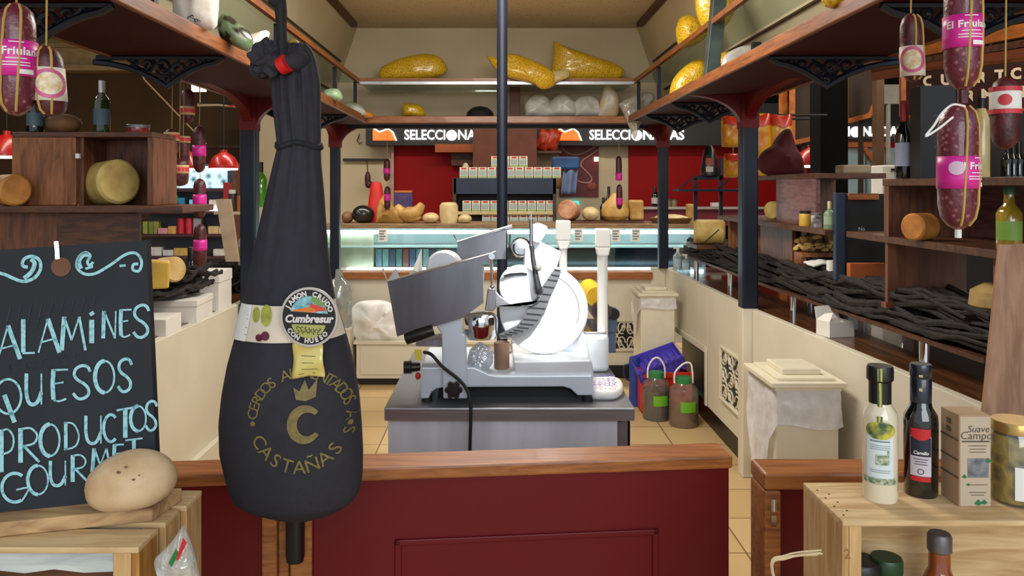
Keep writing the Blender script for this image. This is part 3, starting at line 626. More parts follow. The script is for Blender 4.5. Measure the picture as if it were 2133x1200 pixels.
for z_ in (.12, .108): MB().poly([yz(1.22, z_), yz(1.232, z_), yz(1.232, z_ + .008), yz(1.22, z_ + .008)]).out('side_print', ink, o, smooth=0)
# jar
cx, cy = X(2116, 1.225), 1.225; o = T('pickle_jar', 'glass jar of green and brown pickled vegetables at the crate end', 'jar', (cx, cy, ZT))
MB().lathe([(0, .004), (.033, .004), (.0345, .01), (.0345, .098), (.032, .104), (0, .104)], (cx, cy, ZT), 32).out('contents', mat('pickled_vegetables', (170, 140, 60), .35, col2=(74, 62, 30), kind='voronoi', scale=55, ramp=(.05, .6), bump=.4), o)
MB().lathe([(0, 0), (.035, 0), (.0365, .006), (.0365, .1), (.033, .108), (.032, .112)], (cx, cy, ZT), 32).out('glass_body', film('jar_glass', (236, 240, 236), .10, .03, .03), o)
MB().lathe([(.033, .109), (.0345, .109), (.0345, .122), (.033, .125), (0, .125)], (cx, cy, ZT), 32).out('lid', mat('gold_lid', (196, 160, 96), .3, metal=.8), o)
label_on(MB(), cx, cy, .0365, .034, ZT + .012, ZT + .062, .001, c=.016).out('label', paper, o)
s = MB(); label_on(s, cx, cy, .0365, .012, ZT + .03, ZT + .046, .002, c=.018); s.out('label_picture', mat('red_fruit_print', (200, 90, 70), .6, col2=(214, 180, 170), scale=120), o, smooth=0)
# inside the crate
cx, cy = X(1957, 1.225), 1.225; o = T('sauce_bottle', 'amber sauce bottle with grey cap standing inside the crate', 'bottle', (cx, cy, .71))
MB().lathe([(0, 0), (.030, 0), (.031, .01), (.031, .16), (.020, .19), (.0155, .20), (.0155, .232), (0, .232)], (cx, cy, .71), 28).out('glass_body', mat('amber_sauce', (150, 74, 34), .1, col2=(96, 40, 20), coat=.8), o)
MB().lathe([(.016, .226), (.0175, .228), (.0175, .25), (.015, .254), (0, .254)], (cx, cy, .71), 24).out('cap', mat('grey_cap', (110, 104, 104), .4, metal=.5), o)
for px, r, h, lab, cl in ((1846, .023, .222, 'jar with dark green lid inside the crate under the cream bottle', (26, 62, 34)), (1790, .030, .218, 'jar with black lid inside the crate beside the green lidded jar', (24, 22, 24))):
    cx, cy = X(px, 1.215), 1.215; o = T('lidded_jar', lab, 'jar', (cx, cy, .71))
    MB().lathe([(0, 0), (r, 0), (r, h - .02), (0, h - .02)], (cx, cy, .71), 24).out('jar_body', mat('dark_preserve', (70, 50, 34), .15, coat=.6), o)
    MB().lathe([(r * .98, h - .022), (r * 1.03, h - .02), (r * 1.03, h - .004), (r * .95, h), (0, h)], (cx, cy, .71), 24).out('lid', mat('lid_' + str(cl[1]), cl, .4), o)
# raffia end
s = MB()
for i in range(6):
    j = lambda k: random.uniform(-k, k)
    s.tube(sm([(.46 + j(.004), 1.07, .70), (.425 + j(.006), 1.065, .84), (X(1608 + j(3), 1.06), 1.06, Z(1195 + j(4), 1.06)), (X(1640 + j(3), 1.06), 1.06, Z(1160 + j(4), 1.06)), (X(1700 + i * 3, 1.06), 1.06 + j(.004), Z(1152 + j(6), 1.06))], 6), .0012, 5)
s.out('raffia_bundle', mat('raffia', (214, 190, 150), .8), None, 'loose raffia strand sticking up beside the bottle crate', 'raffia')
# ================================================================ hanging ham
HD = 1.42
TAB = [(92, 588, 640), (100, 580, 648), (112, 574, 654), (130, 571, 660), (170, 565, 667), (220, 568, 668), (280, 575, 668), (296, 577, 668), (303, 579, 667), (311, 577, 668), (340, 570, 669), (400, 556, 675), (460, 543, 679), (520, 530, 683), (580, 518, 690), (630, 509, 700), (700, 491, 722), (760, 475, 738), (820, 464, 748), (880, 458, 753), (940, 460, 756), (990, 471, 755), (1020, 480, 750), (1040, 490, 738), (1056, 512, 716), (1068, 545, 694), (1076, 580, 672), (1080, 615, 655)]
def ham_at(py, th):
    l, r = interp(TAB, py); xc, hw = (l + r) / 2, (r - l) / 2
    t = math.cos(th); k = max(0, 1 - (py - 92) / 620.0)
    fold = .0042 * k * (math.sin(t * 13 + py * .006) + .6 * math.sin(t * 23 - py * .011)) * (1 if py > 118 else .6) + .0025 * math.sin(t * 5 + py * .013) * (1 - k)
    dep = hw * HD / F * (.62 + .12 * k)
    return Vector((X(xc + hw * t, HD), HD - dep * math.sin(th) - fold * math.sin(th), Z(py, HD)))
def ham_front(px, py, off=0.0):
    l, r = interp(TAB, py); t = max(-.999, min(.999, (px - (l + r) / 2) / ((r - l) / 2)))
    p = ham_at(py, math.acos(t)); p.y -= off; return p
o = T('hanging_ham', 'big cured ham in a dark cloth sleeve hanging by its strap', 'ham', (X(620, HD), HD, Z(1080, HD)))
HAM = o
cloth = mat('charcoal_cloth', (41, 40, 48), .85, var=.08, scale=60, bump=.12, bscale=380)
s = MB(); rows = [92, 95, 100, 106, 112, 120, 130] + list(range(142, 1040, 14)) + [1040, 1048, 1056, 1062, 1068, 1072, 1076, 1078, 1080]
g = [[s.v(ham_at(y, 2 * math.pi * i / 72)) for i in range(72)] for y in rows]
for a_, b_ in zip(g, g[1:]):
    for i in range(72): s.f([a_[i], a_[(i + 1) % 72], b_[(i + 1) % 72], b_[i]])
s.f(g[0]); s.f(g[-1][::-1]); s.out('cloth_sleeve', cloth, o, smooth=60)
s = MB(); s.tube([ham_at(303 + 5 * math.sin(i * .5), 2 * math.pi * i / 40) + Vector((0, 0, .0)) for i in range(41)], .0055, 8); s.out('waist_tie', mat('black_cord', (26, 28, 34), .8), o)
# gathered neck, red band, bunched cloth, strap
s = MB(); s.tube(sm([P(640, 120, 1.418), P(608, 130, 1.388), P(585, 134, 1.38), P(570, 130, 1.385)], 4), [.004, .014, .018, .019, .0175, .014, .0135, .013, .0135, .014, .015, .016, .017], 14); s.out('gathered_neck', cloth, o)
s = MB(); s.tube([P(598, 131, 1.372), P(584, 139, 1.376)], [.0165, .0155], 18); s.out('red_band', mat('red_ribbon', (214, 24, 30), .5), o)
s = MB(); s.blob(P(553, 128, 1.39), (.026, .020, .030), .75, 75, 5, 4, Matrix.Rotation(-.5, 3, 'Y')); s.blob(P(556, 107, 1.392), (.015, .013, .022), .8, 90, 9, 4); s.blob(P(545, 140, 1.388), (.018, .014, .015), .8, 90, 2, 4); s.out('bunched_cloth', cloth, o)
s = MB(); st = sm([(X(588, 1.40), 1.40, Z(128, 1.40)), (X(587, 1.40), 1.40, Z(60, 1.40)), (X(584, 1.39), 1.39, Z(-20, 1.39)), (X(583, 1.385), 1.385, ZS + .065)], 5)
s.tube(st, [.0095 + .001 * math.sin(i) for i in range(len(st))], 10); s.blob(P(575, 0, 1.39), (.014, .012, .012), .3, 50, 1, 2); s.out('hanging_strap', mat('black_cord', (26, 28, 34), .8), o)
s = MB(); s.blob(P(610, 98, 1.425), (.014, .012, .014), .2, 30, 2, 3); s.out('hoof_end', mat('ochre_skin', (180, 150, 50), .5), o)
# paper band
def band(px0, px1, nm, m_, off=.0022, yt=628, yb=700):
    def fn(u, v):
        y = yt + (yb - yt) * v; l, r = interp(TAB, 664); ta = (px0 - (l + r) / 2) / ((r - l) / 2); tb = (px1 - (l + r) / 2) / ((r - l) / 2)
        a0, a1 = math.acos(max(-.995, ta)), math.acos(min(.995, tb)); th = a0 + (a1 - a0) * u; p = ham_at(y - 8 * max(0, math.cos(th)) ** 3, th); return p + Vector((math.cos(th) * off, -math.sin(th) * off - off * .3, 0))
    MB().grid(fn, 28, 6).out(nm, m_, o, smooth=60)
band(496, 722, 'paper_band', mat('cream_band_paper', (222, 208, 186), .6, var=.05, scale=20))
band(503, 538, 'white_panel', paper, .0036)
s = MB()
for y_ in (640, 647, 655, 672, 686): s.ribbon([(508, y_), (532, y_ + 1)], 1.2, lambda a_, b_: ham_front(a_, b_, .0062))
s.out('band_print', mat('grey_print', (120, 136, 140), .7), o, smooth=0)
def spot_print(nm, m_, items, off=.0052):
    s = MB()
    for x_, y_, rx_, ry_ in items: disc_on(s, lambda a_, b_: ham_front(a_, b_, off), x_, y_, rx_, ry_, 20, 4)
    s.out(nm, m_, o, smooth=0)
spot_print('lime_print', mat('lime_green_print', (176, 176, 74), .6, col2=(140, 142, 56), scale=90), ((551, 646, 8, 15), (574, 646, 12, 21)))
spot_print('grape_print', mat('grape_print', (120, 40, 66), .5, col2=(70, 24, 46), scale=90), ((561, 690, 8, 7), (574, 686, 9, 9), (692, 633, 8, 9), (699, 629, 6, 7)))
# round emblem and yellow tag
eo = Vector((X(645, 1.338), 1.338, Z(660, 1.338))); es = 1.338 / F; erot = Matrix.Rotation(math.radians(-6), 3, 'Z') @ Matrix.Rotation(math.radians(3), 3, 'Y')
def em(a_, b_, off=0.0): return eo + erot @ Vector((a_ * es, -off, b_ * es))
def disc(s, r, off, cx=0, cy=0, n=48, a0=0, a1=360, ry=None): s.f([s.v(em(x_, y_, off)) for x_, y_ in arc(cx, cy, r, ry or r, a0, a1 - (360 / n if a1 - a0 == 360 else 0), n)]); return s
s = MB(); k0 = [s.v(em(x_, y_, 0)) for x_, y_ in arc(0, 0, 62, 62, 0, 353, 52)]; k1 = [s.v(em(x_, y_, .003)) for x_, y_ in arc(0, 0, 62, 62, 0, 353, 52)]
s.f(k0[::-1]); s.f(k1)
for i in range(len(k0)): s.f([k0[i], k0[(i + 1) % len(k0)], k1[(i + 1) % len(k0)], k1[i]])
em_o = s.out('round_emblem', mat('silver_rim', (196, 186, 180), .4), o, smooth=0)
disc(MB(), 57, .0034).out('black_field', mat('emblem_black', (24, 20, 22), .5), em_o, smooth=0)
disc(MB(), 40, .0038, 0, 4, 40, 8, 172).out('blue_sky', mat('emblem_sky', (160, 206, 210), .5, col2=(60, 140, 160), scale=90), em_o, smooth=0)
def shp(nm, cl, pts, off=.0042): s = MB(); s.f([s.v(em(a_, b_, off)) for a_, b_ in pts]); s.out(nm, mat('emblem_' + nm, cl, .5), em_o, smooth=0)
shp('green_hill', (120, 160, 84), [(4, 44), (16, 41), (28, 33), (34, 25), (16, 27), (2, 34)])
shp('red_mountain', (220, 76, 60), [(0, 12), (2, 31), (10, 27), (20, 26), (34, 21), (38, 16), (16, 13)], .0044)
shp('orange_foothill', (226, 128, 50), [(-39, 10), (-30, 14), (-12, 18), (0, 22), (12, 17), (16, 11), (0, 10)], .0046)
shp('field_print', (178, 178, 96), [(-36, -17)] + [(x_, y_) for x_, y_ in arc(0, -8, 38, 36, 200, 340, 16)] + [(36, -14)])
s = MB()
for i in range(12): s.ribbon(arc(-22 + (i % 6) * 9, -24 - 8 * (i // 6), 3.2, 3, i * 40, i * 40 + 230, 6), 1.6, lambda a_, b_: em(a_, b_, .0046))
s.out('dark_scrolls', mat('emblem_black', (24, 20, 22), .5), em_o, smooth=0)
s = MB(); s.text('Cumbresur', 22, lambda p: em(p[0], p[1] - 4 + p[0] * .06, .0048), 1.0, shear=.15, spacing=1.0)
def arctext(s, body, size, r, a0, a1, fn, bold, outward=True, cx=0, cy=0):
    n = len(body)
    for i, ch in enumerate(body):
        if ch == ' ': continue
        a_ = math.radians(a0 + (a1 - a0) * (i / (n - 1) if n > 1 else .5)); rot = a_ - math.pi / 2 if outward else a_ + math.pi / 2
        c_, s_ = math.cos(rot), math.sin(rot)
        s.text(ch, size, lambda p: fn(cx + r * math.cos(a_) + p[0] * c_ - p[1] * s_, cy + r * math.sin(a_) + p[0] * s_ + p[1] * c_), bold)
arctext(s, 'JAMON CRUDO', 14, 48.5, 158, 24, lambda a_, b_: em(a_, b_, .0048), .75)
arctext(s, 'CON HUESO', 13, 49.5, 218, 318, lambda a_, b_: em(a_, b_, .0048), .7, False)
s.out('lettering', mat('emblem_white', (226, 218, 214), .5), em_o, smooth=0)
tg = [(-35, -46), (-35, -64), (-32, -100), (-31, -134), (2, -126), (37, -125), (33, -96), (28, -64), (27, -46)]
def tag_z(a_, b_): return .0022 + .0035 * math.sin(b_ * .12) * .6
s = MB(); yl = [(-46 - 8 * i) for i in range(11)]
def tgp(u, v):
    y_ = -46 - v * (79 if u > .5 else 79 + (.5 - u) * 18); xl = -35 + 4 * v; xr = 27 + 10 * v
    return em(xl + (xr - xl) * u, y_, -.004 + .0030 * math.sin(v * 9 + u * 3))
s.grid(tgp, 8, 20); tag_o = s.out('yellow_tag', mat('yellow_tag_paper', (226, 208, 128), .22, col2=(206, 186, 100), scale=12, coat=.6), o, smooth=60, solid=.0008)
s = MB()
for v_, a_, b_ in ((.45, .25, .75), (.62, .3, .7), (.78, .3, .8), (.9, .2, .36), (.9, .6, .7)):
    s.poly([tgp(a_, v_) + Vector((0, -.0012, 0)), tgp(b_, v_) + Vector((0, -.0012, 0)), tgp(b_, v_ + .014) + Vector((0, -.0012, 0)), tgp(a_, v_ + .014) + Vector((0, -.0012, 0))])
s.out('tag_print', ink, tag_o, smooth=0)
# gold stencil on the cloth
gold = mat('dull_gold_print', (128, 112, 58), .6, var=.15, scale=120)
hm = lambda a_, b_: ham_front(646 + a_, 852 - b_, .0025)
s = MB(); arctext(s, 'CERDOS ALIMENTADOS A', 30, 93, 172, 0, hm, .1); arctext(s, 'CASTAÑAS', 38, 90, 207, 318, hm, .2, False); arctext(s, 'S', 30, 93, -18, -18, hm, .1)
for a_ in (183, -9): disc_c = [(93 * math.cos(math.radians(a_)) + x_, 93 * math.sin(math.radians(a_)) + y_) for x_, y_ in arc(0, 0, 5, 5, 0, 340, 12)]; s.f([s.v(hm(*q)) for q in disc_c])
s.out('gold_lettering', gold, o, smooth=0)
s = MB(); cw = [9 + 11 * math.sin(math.pi * i / 24) for i in range(25)]
s.ribbon([(12 + q[0], -6 + q[1]) for q in arc(0, 0, 27, 30, 42, 322, 24)], cw, hm)
crown = [(-8, 42), (-14, 66), (-2, 58), (8, 80), (16, 60), (32, 82), (30, 46), (10, 39)]
s.bm.faces.new([s.v(hm(*q)) for q in crown]); s.out('gold_crowned_letter', gold, o, smooth=0)
# ================================================================ salamis hanging in front
sal = mat('salami_skin', (98, 36, 50), .35, col2=(164, 104, 108), kind='voronoi', scale=95, ramp=(.10, .38), bump=.35, bscale=60, coat=.3)
sal2 = mat('dark_salami_skin', (92, 34, 40), .45, col2=(54, 18, 22), kind='noise', scale=40, bump=.3, bscale=50)
twine = mat('straw_twine', (196, 160, 84), .8)
pink = mat('magenta_label', (214, 40, 150), .4, var=.05, scale=20)
def salami(px, yt, yb, w, d, label, m_=sal, pxb=None, twines=True, string_to=None, group=None):
    x, zt, zb, r = X(px, d), Z(yt, d), Z(yb, d), w / 2 * d / F; h = zt - zb
    o = T('salami', label, 'salami', (x, d, zb), group); dx = (X(pxb, d) - x) if pxb else 0
    prof = [(0, 0), (.25, .012), (.55, .04), (.85, .10), (.98, .2), (1.0, .4), (.99, .65), (.95, .82), (.80, .92), (.5, .97), (.22, .995), (.16, 1.0), (0, 1.0)]
    fn = lambda p: Vector((p[0] + dx * (1 - (p[2] - zb) / h) + .012 * r / .03 * 0, p[1], p[2]))
    s = MB(); s.fn = lambda p: fn(Vector(p) + Vector((noise.noise(Vector(p) * 40), noise.noise(Vector(p) * 40 + Vector((9, 0, 0))), 0)) * r * .08)
    s.lathe([(q * r, t * h) for q, t in prof], (x, d, zb), 28); s.out('casing', m_, o, smooth=60)
    z1 = string_to if string_to else ZS
    s = MB(); s.tube([(x, d, zt - .01), (x + .003, d, z1)], .0016, 6); s.out('string', twine, o)
    if twines:
        s = MB()
        for ph in (-1.9, -1.05): s.tube([fn((x + (r * 1.04) * q * math.cos(ph + .3 * t), d + (r * 1.04) * q * math.sin(ph + .3 * t), zb + t * h)) for q, t in prof[2:-3]], .0022, 6)
        s.out('twine', twine, o)
    return o, x, r, fn, zb
def salami_label(o, x, d, r, fn, z0, z1, m_, body=None, small=True, mark=None, c=0, wr=3.6):
    m0 = wrap(x, d, r * 1.02); mm = lambda p: fn(m0(p))
    s = MB(); s.grid(lambda u, v: mm((c + (u - .5) * r * wr, z0 + (z1 - z0) * v, .001)), 18, 3); lb = s.out('label', m_, o, smooth=60, solid=.0006)
    h = z1 - z0
    if body:
        s = MB(); s.text(body, h * .30, lambda p: mm((c + p[0], z0 + h * .68 + p[1], .0022)), h * .009, spacing=1.05)
        for q, w in ((.47, 1.0), (.36, 1.3), (.28, 1.3), (.92, .7)):
            for_ = s.grid(lambda u, v: mm((c + (u - .5) * r * w, z0 + h * (q + .03 * v), .002)), 8, 1)
        s.grid(lambda u, v: mm((c + (u * .8 + .05) * r, z0 + h * (.06 + .13 * v), .002)), 6, 1)
        s.out('lettering', paper, lb, smooth=0)
    return mm
# pair on the chalkboard side
o, x, r, fn, zb = salami(34, 6, 243, 76, 1.30, 'thick salami with magenta label hanging at the chalkboard side')
salami_label(o, x, 1.30, r, fn, Z(162, 1.3), Z(88, 1.3), pink, 'El Friulano')
o, x, r, fn, zb = salami(96, 96, 244, 62, 1.33, 'small dark salami with round white and pink label beside the thick one', sal2, 108)
mm = salami_label(o, x, 1.33, r, fn, Z(212, 1.33), Z(143, 1.33), mat('cream_paper_label', (232, 222, 206), .6, var=.04), wr=2.6)
s = MB(); zc_ = Z(177, 1.33); disc_on(s, lambda a_, b_: mm((a_, b_, .0026)), 0, zc_, r * .92, .022); s.out('round_print', mat('cream_round_print', (236, 226, 204), .5, col2=(206, 176, 120), scale=90), o, smooth=0)
MB().ribbon(arc(0, zc_, r * .92, .0215, 0, 360, 30), .006, lambda a_, b_: mm((a_, b_, .0030))).out('pink_ring', mat('pink_ring_print', (206, 96, 140), .5), o, smooth=0)
# long double salami on the other side
for k, (yt, yb, w, pxc, zs, ya, yb2, lab) in enumerate(((-70, 192, 72, 2006, ZS, 35, 103, 'upper salami of the long linked pair with magenta label'), (214, 480, 78, 1996, Z(186, 1.28), 326, 393, 'lower salami of the long linked pair, ending in a white clip'))):
    o, x, r, fn, zb = salami(pxc, yt, yb, w, 1.28, lab, sal, None, True, zs)
    salami_label(o, x, 1.28, r, fn, Z(yb2, 1.28), Z(ya, 1.28), pink, 'El Friulano' if k == 0 else 'El Friulano', c=(.012 if k == 0 else .034), wr=5.0)
    if k:
        s = MB(); s.cyl((x, 1.28, zb + .004), (x, 1.28, zb - .012), .005, n=10); s.out('clip', white_pl, o)
        s = MB(); s.tube(sm([P(2010, 222, 1.245), P(1985, 218, 1.24), P(1962, 236, 1.235), P(1945, 262, 1.235), P(1928, 284, 1.235), P(1955, 268, 1.235), P(1985, 244, 1.24)], 5), .0018, 6); s.out('loose_thread', paper, o)
        s = MB(); zc_ = Z(356, 1.28); m0 = wrap(x, 1.28, r * 1.02); disc_on(s, lambda a_, b_: m0((a_, zc_ + b_, .0026)), -.002, .004, .011, .011); s.out('round_seal', mat('pale_seal', (220, 190, 214), .5), o, smooth=0)
    else:
        s = MB(); s.cyl((x, 1.28, zb + .003), (x, 1.28, Z(216, 1.28)), .008, n=10); s.out('link', sal2, o)
o, x, r, fn, zb = salami(1897, 28, 172, 44, 1.50, 'slim salami with white and pink label beside the long linked pair', sal2, 1902, True, ZS)
mm = salami_label(o, x, 1.5, r, fn, Z(160, 1.5), Z(98, 1.5), mat('cream_paper_label', (232, 222, 206), .6, var=.04), wr=3.0)
s = MB(); zc_ = Z(127, 1.5); disc_on(s, lambda a_, b_: mm((a_, b_, .0026)), 0, zc_, r * .85, .019); s.out('round_print', mat('cream_round_print', (236, 226, 204), .5, col2=(206, 176, 120), scale=90), o, smooth=0)
MB().ribbon(arc(0, zc_, r * .92, .0215, 0, 360, 30), .006, lambda a_, b_: mm((a_, b_, .0030))).out('pink_ring', mat('pink_ring_print', (206, 96, 140), .5), o, smooth=0)
o, x, r, fn, zb = salami(2094, 160, 312, 54, 1.42, 'dark salami with red edged white label at the far right edge', sal2, None, False, ZS)
salami_label(o, x, 1.42, r, fn, Z(238, 1.42), Z(182, 1.42), paper, wr=3.8)
m0 = wrap(x, 1.42, r * 1.02)
s = MB(); z_a, z_b = Z(238, 1.42), Z(182, 1.42)
for a_ in (z_a, z_b - .008): s.grid(lambda u, v: m0(((u - .5) * r * 3.8, a_ + .008 * v, .0022)), 14, 1)
disc_on(s, lambda a_, b_: m0((a_, (z_a + z_b) / 2 + b_, .0024)), 0, 0, .010, .010); s.out('red_print', mat('red_label_print', (206, 50, 62), .5), o, smooth=0)
# ================================================================ steel table and slicer
TZ = .80
o = T('steel_table', 'stainless steel work table carrying the meat slicer', 'table', (.04, 2.9, 0))
MB().box(-.356, .436, 2.5, 3.36, TZ - .042, TZ).out('table_top', steel, o, smooth=0, bevel=.004)
MB().box(-.348, .385, 2.53, 3.30, .12, TZ - .042).out('cabinet_body', mat('satin_steel_panel', (216, 226, 240), .42, metal=.12, var=.12, scale=3, stretch=(3, 3, .4)), o, smooth=0, bevel=.003)
s = MB(); s.box(.385, .392, 2.56, 3.28, .2, TZ - .05); s.box(.392, .432, 2.57, 2.60, .58, .735); s.box(.425, .432, 2.57, 2.9, .58, .735); s.out('side_bracket', steel_v, o, smooth=0)
for x in (-.32, .36):
    for y in (2.57, 3.26): MB().cyl((x, y, 0), (x, y, .12), .02).out('leg', steel, o)
def q(zx, zy): return (780 + zx / 2.264, 430 + zy / 2.264)
def pz(pts, d): return [(X(q(*p)[0], d), Z(q(*p)[1], d)) for p in pts]
def Q(zx, zy, d): return P(*q(zx, zy), d)
SL = T('meat_slicer', 'large metal meat slicer with round blade guard on the steel table', 'slicer', (.03, 2.72, TZ))
lam = mat('pale_cast_aluminium', (214, 218, 222), .42, metal=.35, var=.03, scale=8)
tray_m = mat('polished_tray_steel', (132, 132, 140), .32, metal=.8, var=.18, scale=4, stretch=(2, 2, .5))
s = MB(); s.prism(pz([(218, 757), (218, 908), (255, 908), (268, 880), (290, 862), (330, 855), (890, 852), (925, 862), (958, 893), (1035, 893), (1030, 795), (580, 797), (540, 790), (500, 770), (470, 757)], 2.56), 2.56, 2.88, 'y'); s.out('base', alu, SL, smooth=0, bevel=.006, seg=3)
for zx in (245, 1008):
    for y in (2.585, 2.85): s = MB(); x = X(q(zx, 0)[0], 2.56); s.cyl((x, y, TZ), (x, y, TZ + .022), .018, .015, 18); s.out('foot', rubber, SL)
s = MB(); s.prism(pz([(300, 870), (900, 866), (950, 905), (1000, 925), (290, 935)], 2.6), 2.63, 2.84, 'y'); s.out('underside_shade', rubber, SL, smooth=0)  # black block stands in for the shade beneath the slicer base
s = MB(); s.prism(pz([(655, 722), (1018, 718), (1026, 745), (1030, 797), (590, 797), (660, 770)], 2.6), 2.575, 2.87, 'y'); s.out('meat_deck', lam, SL, smooth=0, bevel=.005)
s = MB(); s.prism(pz([(655, 775), (655, 715), (740, 690), (880, 650), (985, 590), (1000, 640), (1022, 745), (1022, 770)], 2.74), 2.72, 2.87, 'y'); s.out('motor_housing', alu, SL, smooth=0, bevel=.008)
# blade guard disc
rx90 = Matrix.Rotation(math.radians(90), 3, 'X'); tilt = Matrix.Rotation(math.radians(-6), 3, 'Z') @ Matrix.Rotation(math.radians(-3), 3, 'X') @ rx90
c = Q(797, 487, 2.68); R0 = 209 / 2.264 * 2.68 / F
s = MB(); s.lathe([(0, .016), (R0 * .3, .016), (R0 * .86, .013), (R0 * .97, .008), (R0, .0), (R0 * 1.0, -.008), (R0 * .94, -.016), (0, -.02)], c, 72, tilt); s.out('blade_guard', lam, SL, smooth=30)
s = MB(); s.tube([c + tilt @ Vector((R0 * .80 * math.cos(a_), R0 * .80 * math.sin(a_), .0145)) for a_ in [math.radians(x_) for x_ in range(-20, 66, 5)]], .0012, 6); s.out('guard_groove', steel, SL)
s = MB(); s.prism(pz([(748, 165), (770, 160), (882, 215), (862, 285), (800, 405), (760, 420), (700, 400), (705, 200)], 2.66), 2.665, 2.675, 'y'); s.out('upright_plate', lam, SL, smooth=0, bevel=.003)
c2 = Q(685, 375, 2.63); s = MB(); s.lathe([(0, .012), (.050, .011), (.066, .006), (.070, -.002), (.06, -.010), (0, -.012)], c2, 48, tilt); s.out('pusher_plate', lam, SL, smooth=30)
s = MB(); s.prism(pz([(608, 328), (640, 318), (700, 314), (722, 318), (720, 327), (660, 328), (612, 338)], 2.60), 2.612, 2.62, 'y'); s.out('pusher_slot', black, SL, smooth=0)
s = MB(); s.prism(pz([(560, 385), (590, 420), (640, 455), (700, 465), (750, 455), (790, 415), (780, 445), (740, 470), (560, 475)], 2.62), 2.615, 2.64, 'y'); s.out('carriage_arm', steel, SL, smooth=0, bevel=.003)
# ribbed gripper strip
ctr = [(866, 300), (840, 350), (800, 420), (765, 490), (730, 545), (690, 580), (640, 600), (590, 615)]; wd = [34, 48, 62, 80, 72, 52, 40, 26]
s = MB(); s.ribbon([q(*p) for p in ctr], [w / 2.264 for w in wd], lambda a_, b_: P(a_, b_, 2.632)); s.out('gripper_strip', mat('grey_grip', (112, 114, 118), .45, metal=.5), SL, smooth=0, solid=.006)
s = MB()
for i in range(15):
    t = i / 14 * 6.6; k = int(t); f_ = t - k; a_ = Vector(ctr[k]).lerp(Vector(ctr[k + 1]), f_); w = wd[k] + (wd[k + 1] - wd[k]) * f_
    s.tube([Q(a_[0] - w * .46, a_[1] - 3, 2.626), Q(a_[0] + w * .46, a_[1] + 3, 2.626)], .0022, 6)
s.out('grip_rib', mat('dark_grip', (72, 74, 78), .5, metal=.4), SL, kind='stuff')
# handle and top knob
s = MB(); s.tube(sm([Q(742, 185, 2.60), Q(748, 250, 2.595), Q(762, 330, 2.59), Q(772, 385, 2.59), Q(778, 405, 2.60)], 5), [.008, .008, .0075, .007, .007, .0075, .008, .008, .0085, .009, .0095, .010, .0105, .011, .012, .013, .013, .0135, .0135, .013, .008], 14); s.out('handle', mat('dark_grey_handle', (44, 46, 50), .35), SL)
s = MB(); s.blob(Q(772, 290, 2.575), (.011, .011, .011), 0, 1, 0, 3); s.out('handle_knob', mat('grey_knob', (120, 124, 120), .4), SL)
s = MB(); s.cyl(Q(739, 190, 2.61), Q(739, 60, 2.61), .006, .006, 16); s.cyl(Q(739, 75, 2.61), Q(739, 30, 2.61), .005, .002, 12); s.out('clamp_rod', chrome, SL)
s = MB(); s.prism(pz([(745, 85), (770, 75), (815, 92), (812, 120), (778, 172), (745, 165)], 2.66), 2.63, 2.66, 'y'); s.out('sharpener_cover', lam, SL, smooth=0, bevel=.006)
s = MB(); s.lathe([(0, .015), (.030, .014), (.036, 0), (.034, -.02), (0, -.02)], Q(690, 195, 2.70), 32, tilt); s.out('sharpener_drum', chrome, SL)
s = MB(); s.tube([Q(690, 195, 2.674) + rx90 @ Vector((.026 * math.cos(t_), .026 * math.sin(t_), 0)) for t_ in [math.radians(x_) for x_ in range(150, 380, 12)]], .0022, 6); s.out('drum_groove', black, SL)
# trays
s = MB(); s.prism(pz([(60, 352), (545, 222), (572, 214), (578, 238), (560, 252), (512, 262), (512, 455), (420, 525), (270, 570), (108, 612)], 2.5), 2.50, 2.504, 'y'); s.out('tray_front', tray_m, SL, smooth=0)
s = MB(); s.tube([Q(38, 292, 2.50), Q(62, 352, 2.498), Q(545, 222, 2.498), Q(572, 212, 2.498)], .0030, 8); s.out('tray_rim', chrome, SL)
s = MB(); a0, a1, a2, a3 = Q(108, 612, 2.505), Q(512, 455, 2.505), Q(512, 455, 2.505) + Vector((.0, .24, .09)), Q(108, 612, 2.505) + Vector((-.0, .24, .09)); s.poly([a0, a1, a2, a3]); s.out('tray_floor', steel, SL, smooth=0, solid=.004)
s = MB(); s.poly([Q(62, 352, 2.505), Q(108, 612, 2.505), Q(108, 612, 2.505) + Vector((0, .24, .09)), Q(62, 352, 2.505) + Vector((0, .20, .02))]); s.out('tray_end', steel_v, SL, smooth=0, solid=.003)
s = MB(); s.prism(pz([(390, 165), (650, 92), (622, 120), (620, 248), (560, 250), (415, 262), (395, 260)], 2.76), 2.76, 2.764, 'y'); s.out('tray_back', tray_m, SL, smooth=0)
s = MB(); s.tube([Q(372, 135, 2.758), Q(390, 166, 2.757), Q(648, 92, 2.757)], [.003, .003, .006], 10); s.out('tray_rim', chrome, SL)
s = MB(); s.cyl(Q(553, 236, 2.497), Q(553, 236, 2.485), .010, n=20); s.out('pivot_bolt', steel, SL)
s = MB(); s.tube([Q(553, 250, 2.492), Q(555, 375, 2.50)], .0042, 10); s.blob(Q(556, 378, 2.498), (.008, .008, .008)); s.out('push_rod', chrome, SL)
s = MB(); s.tube([Q(640, 130, 2.74), Q(632, 240, 2.74)], .0035, 8); s.cyl(Q(632, 195, 2.74), Q(632, 245, 2.74), .006); s.out('latch_rod', mat('dark_grey_handle', (44, 46, 50), .35), SL)
s = MB(); s.prism(pz([(535, 385), (570, 390), (575, 475), (560, 495), (520, 492)], 2.52), 2.52, 2.56, 'y'); s.out('rod_block', steel_v, SL, smooth=0, bevel=.003)
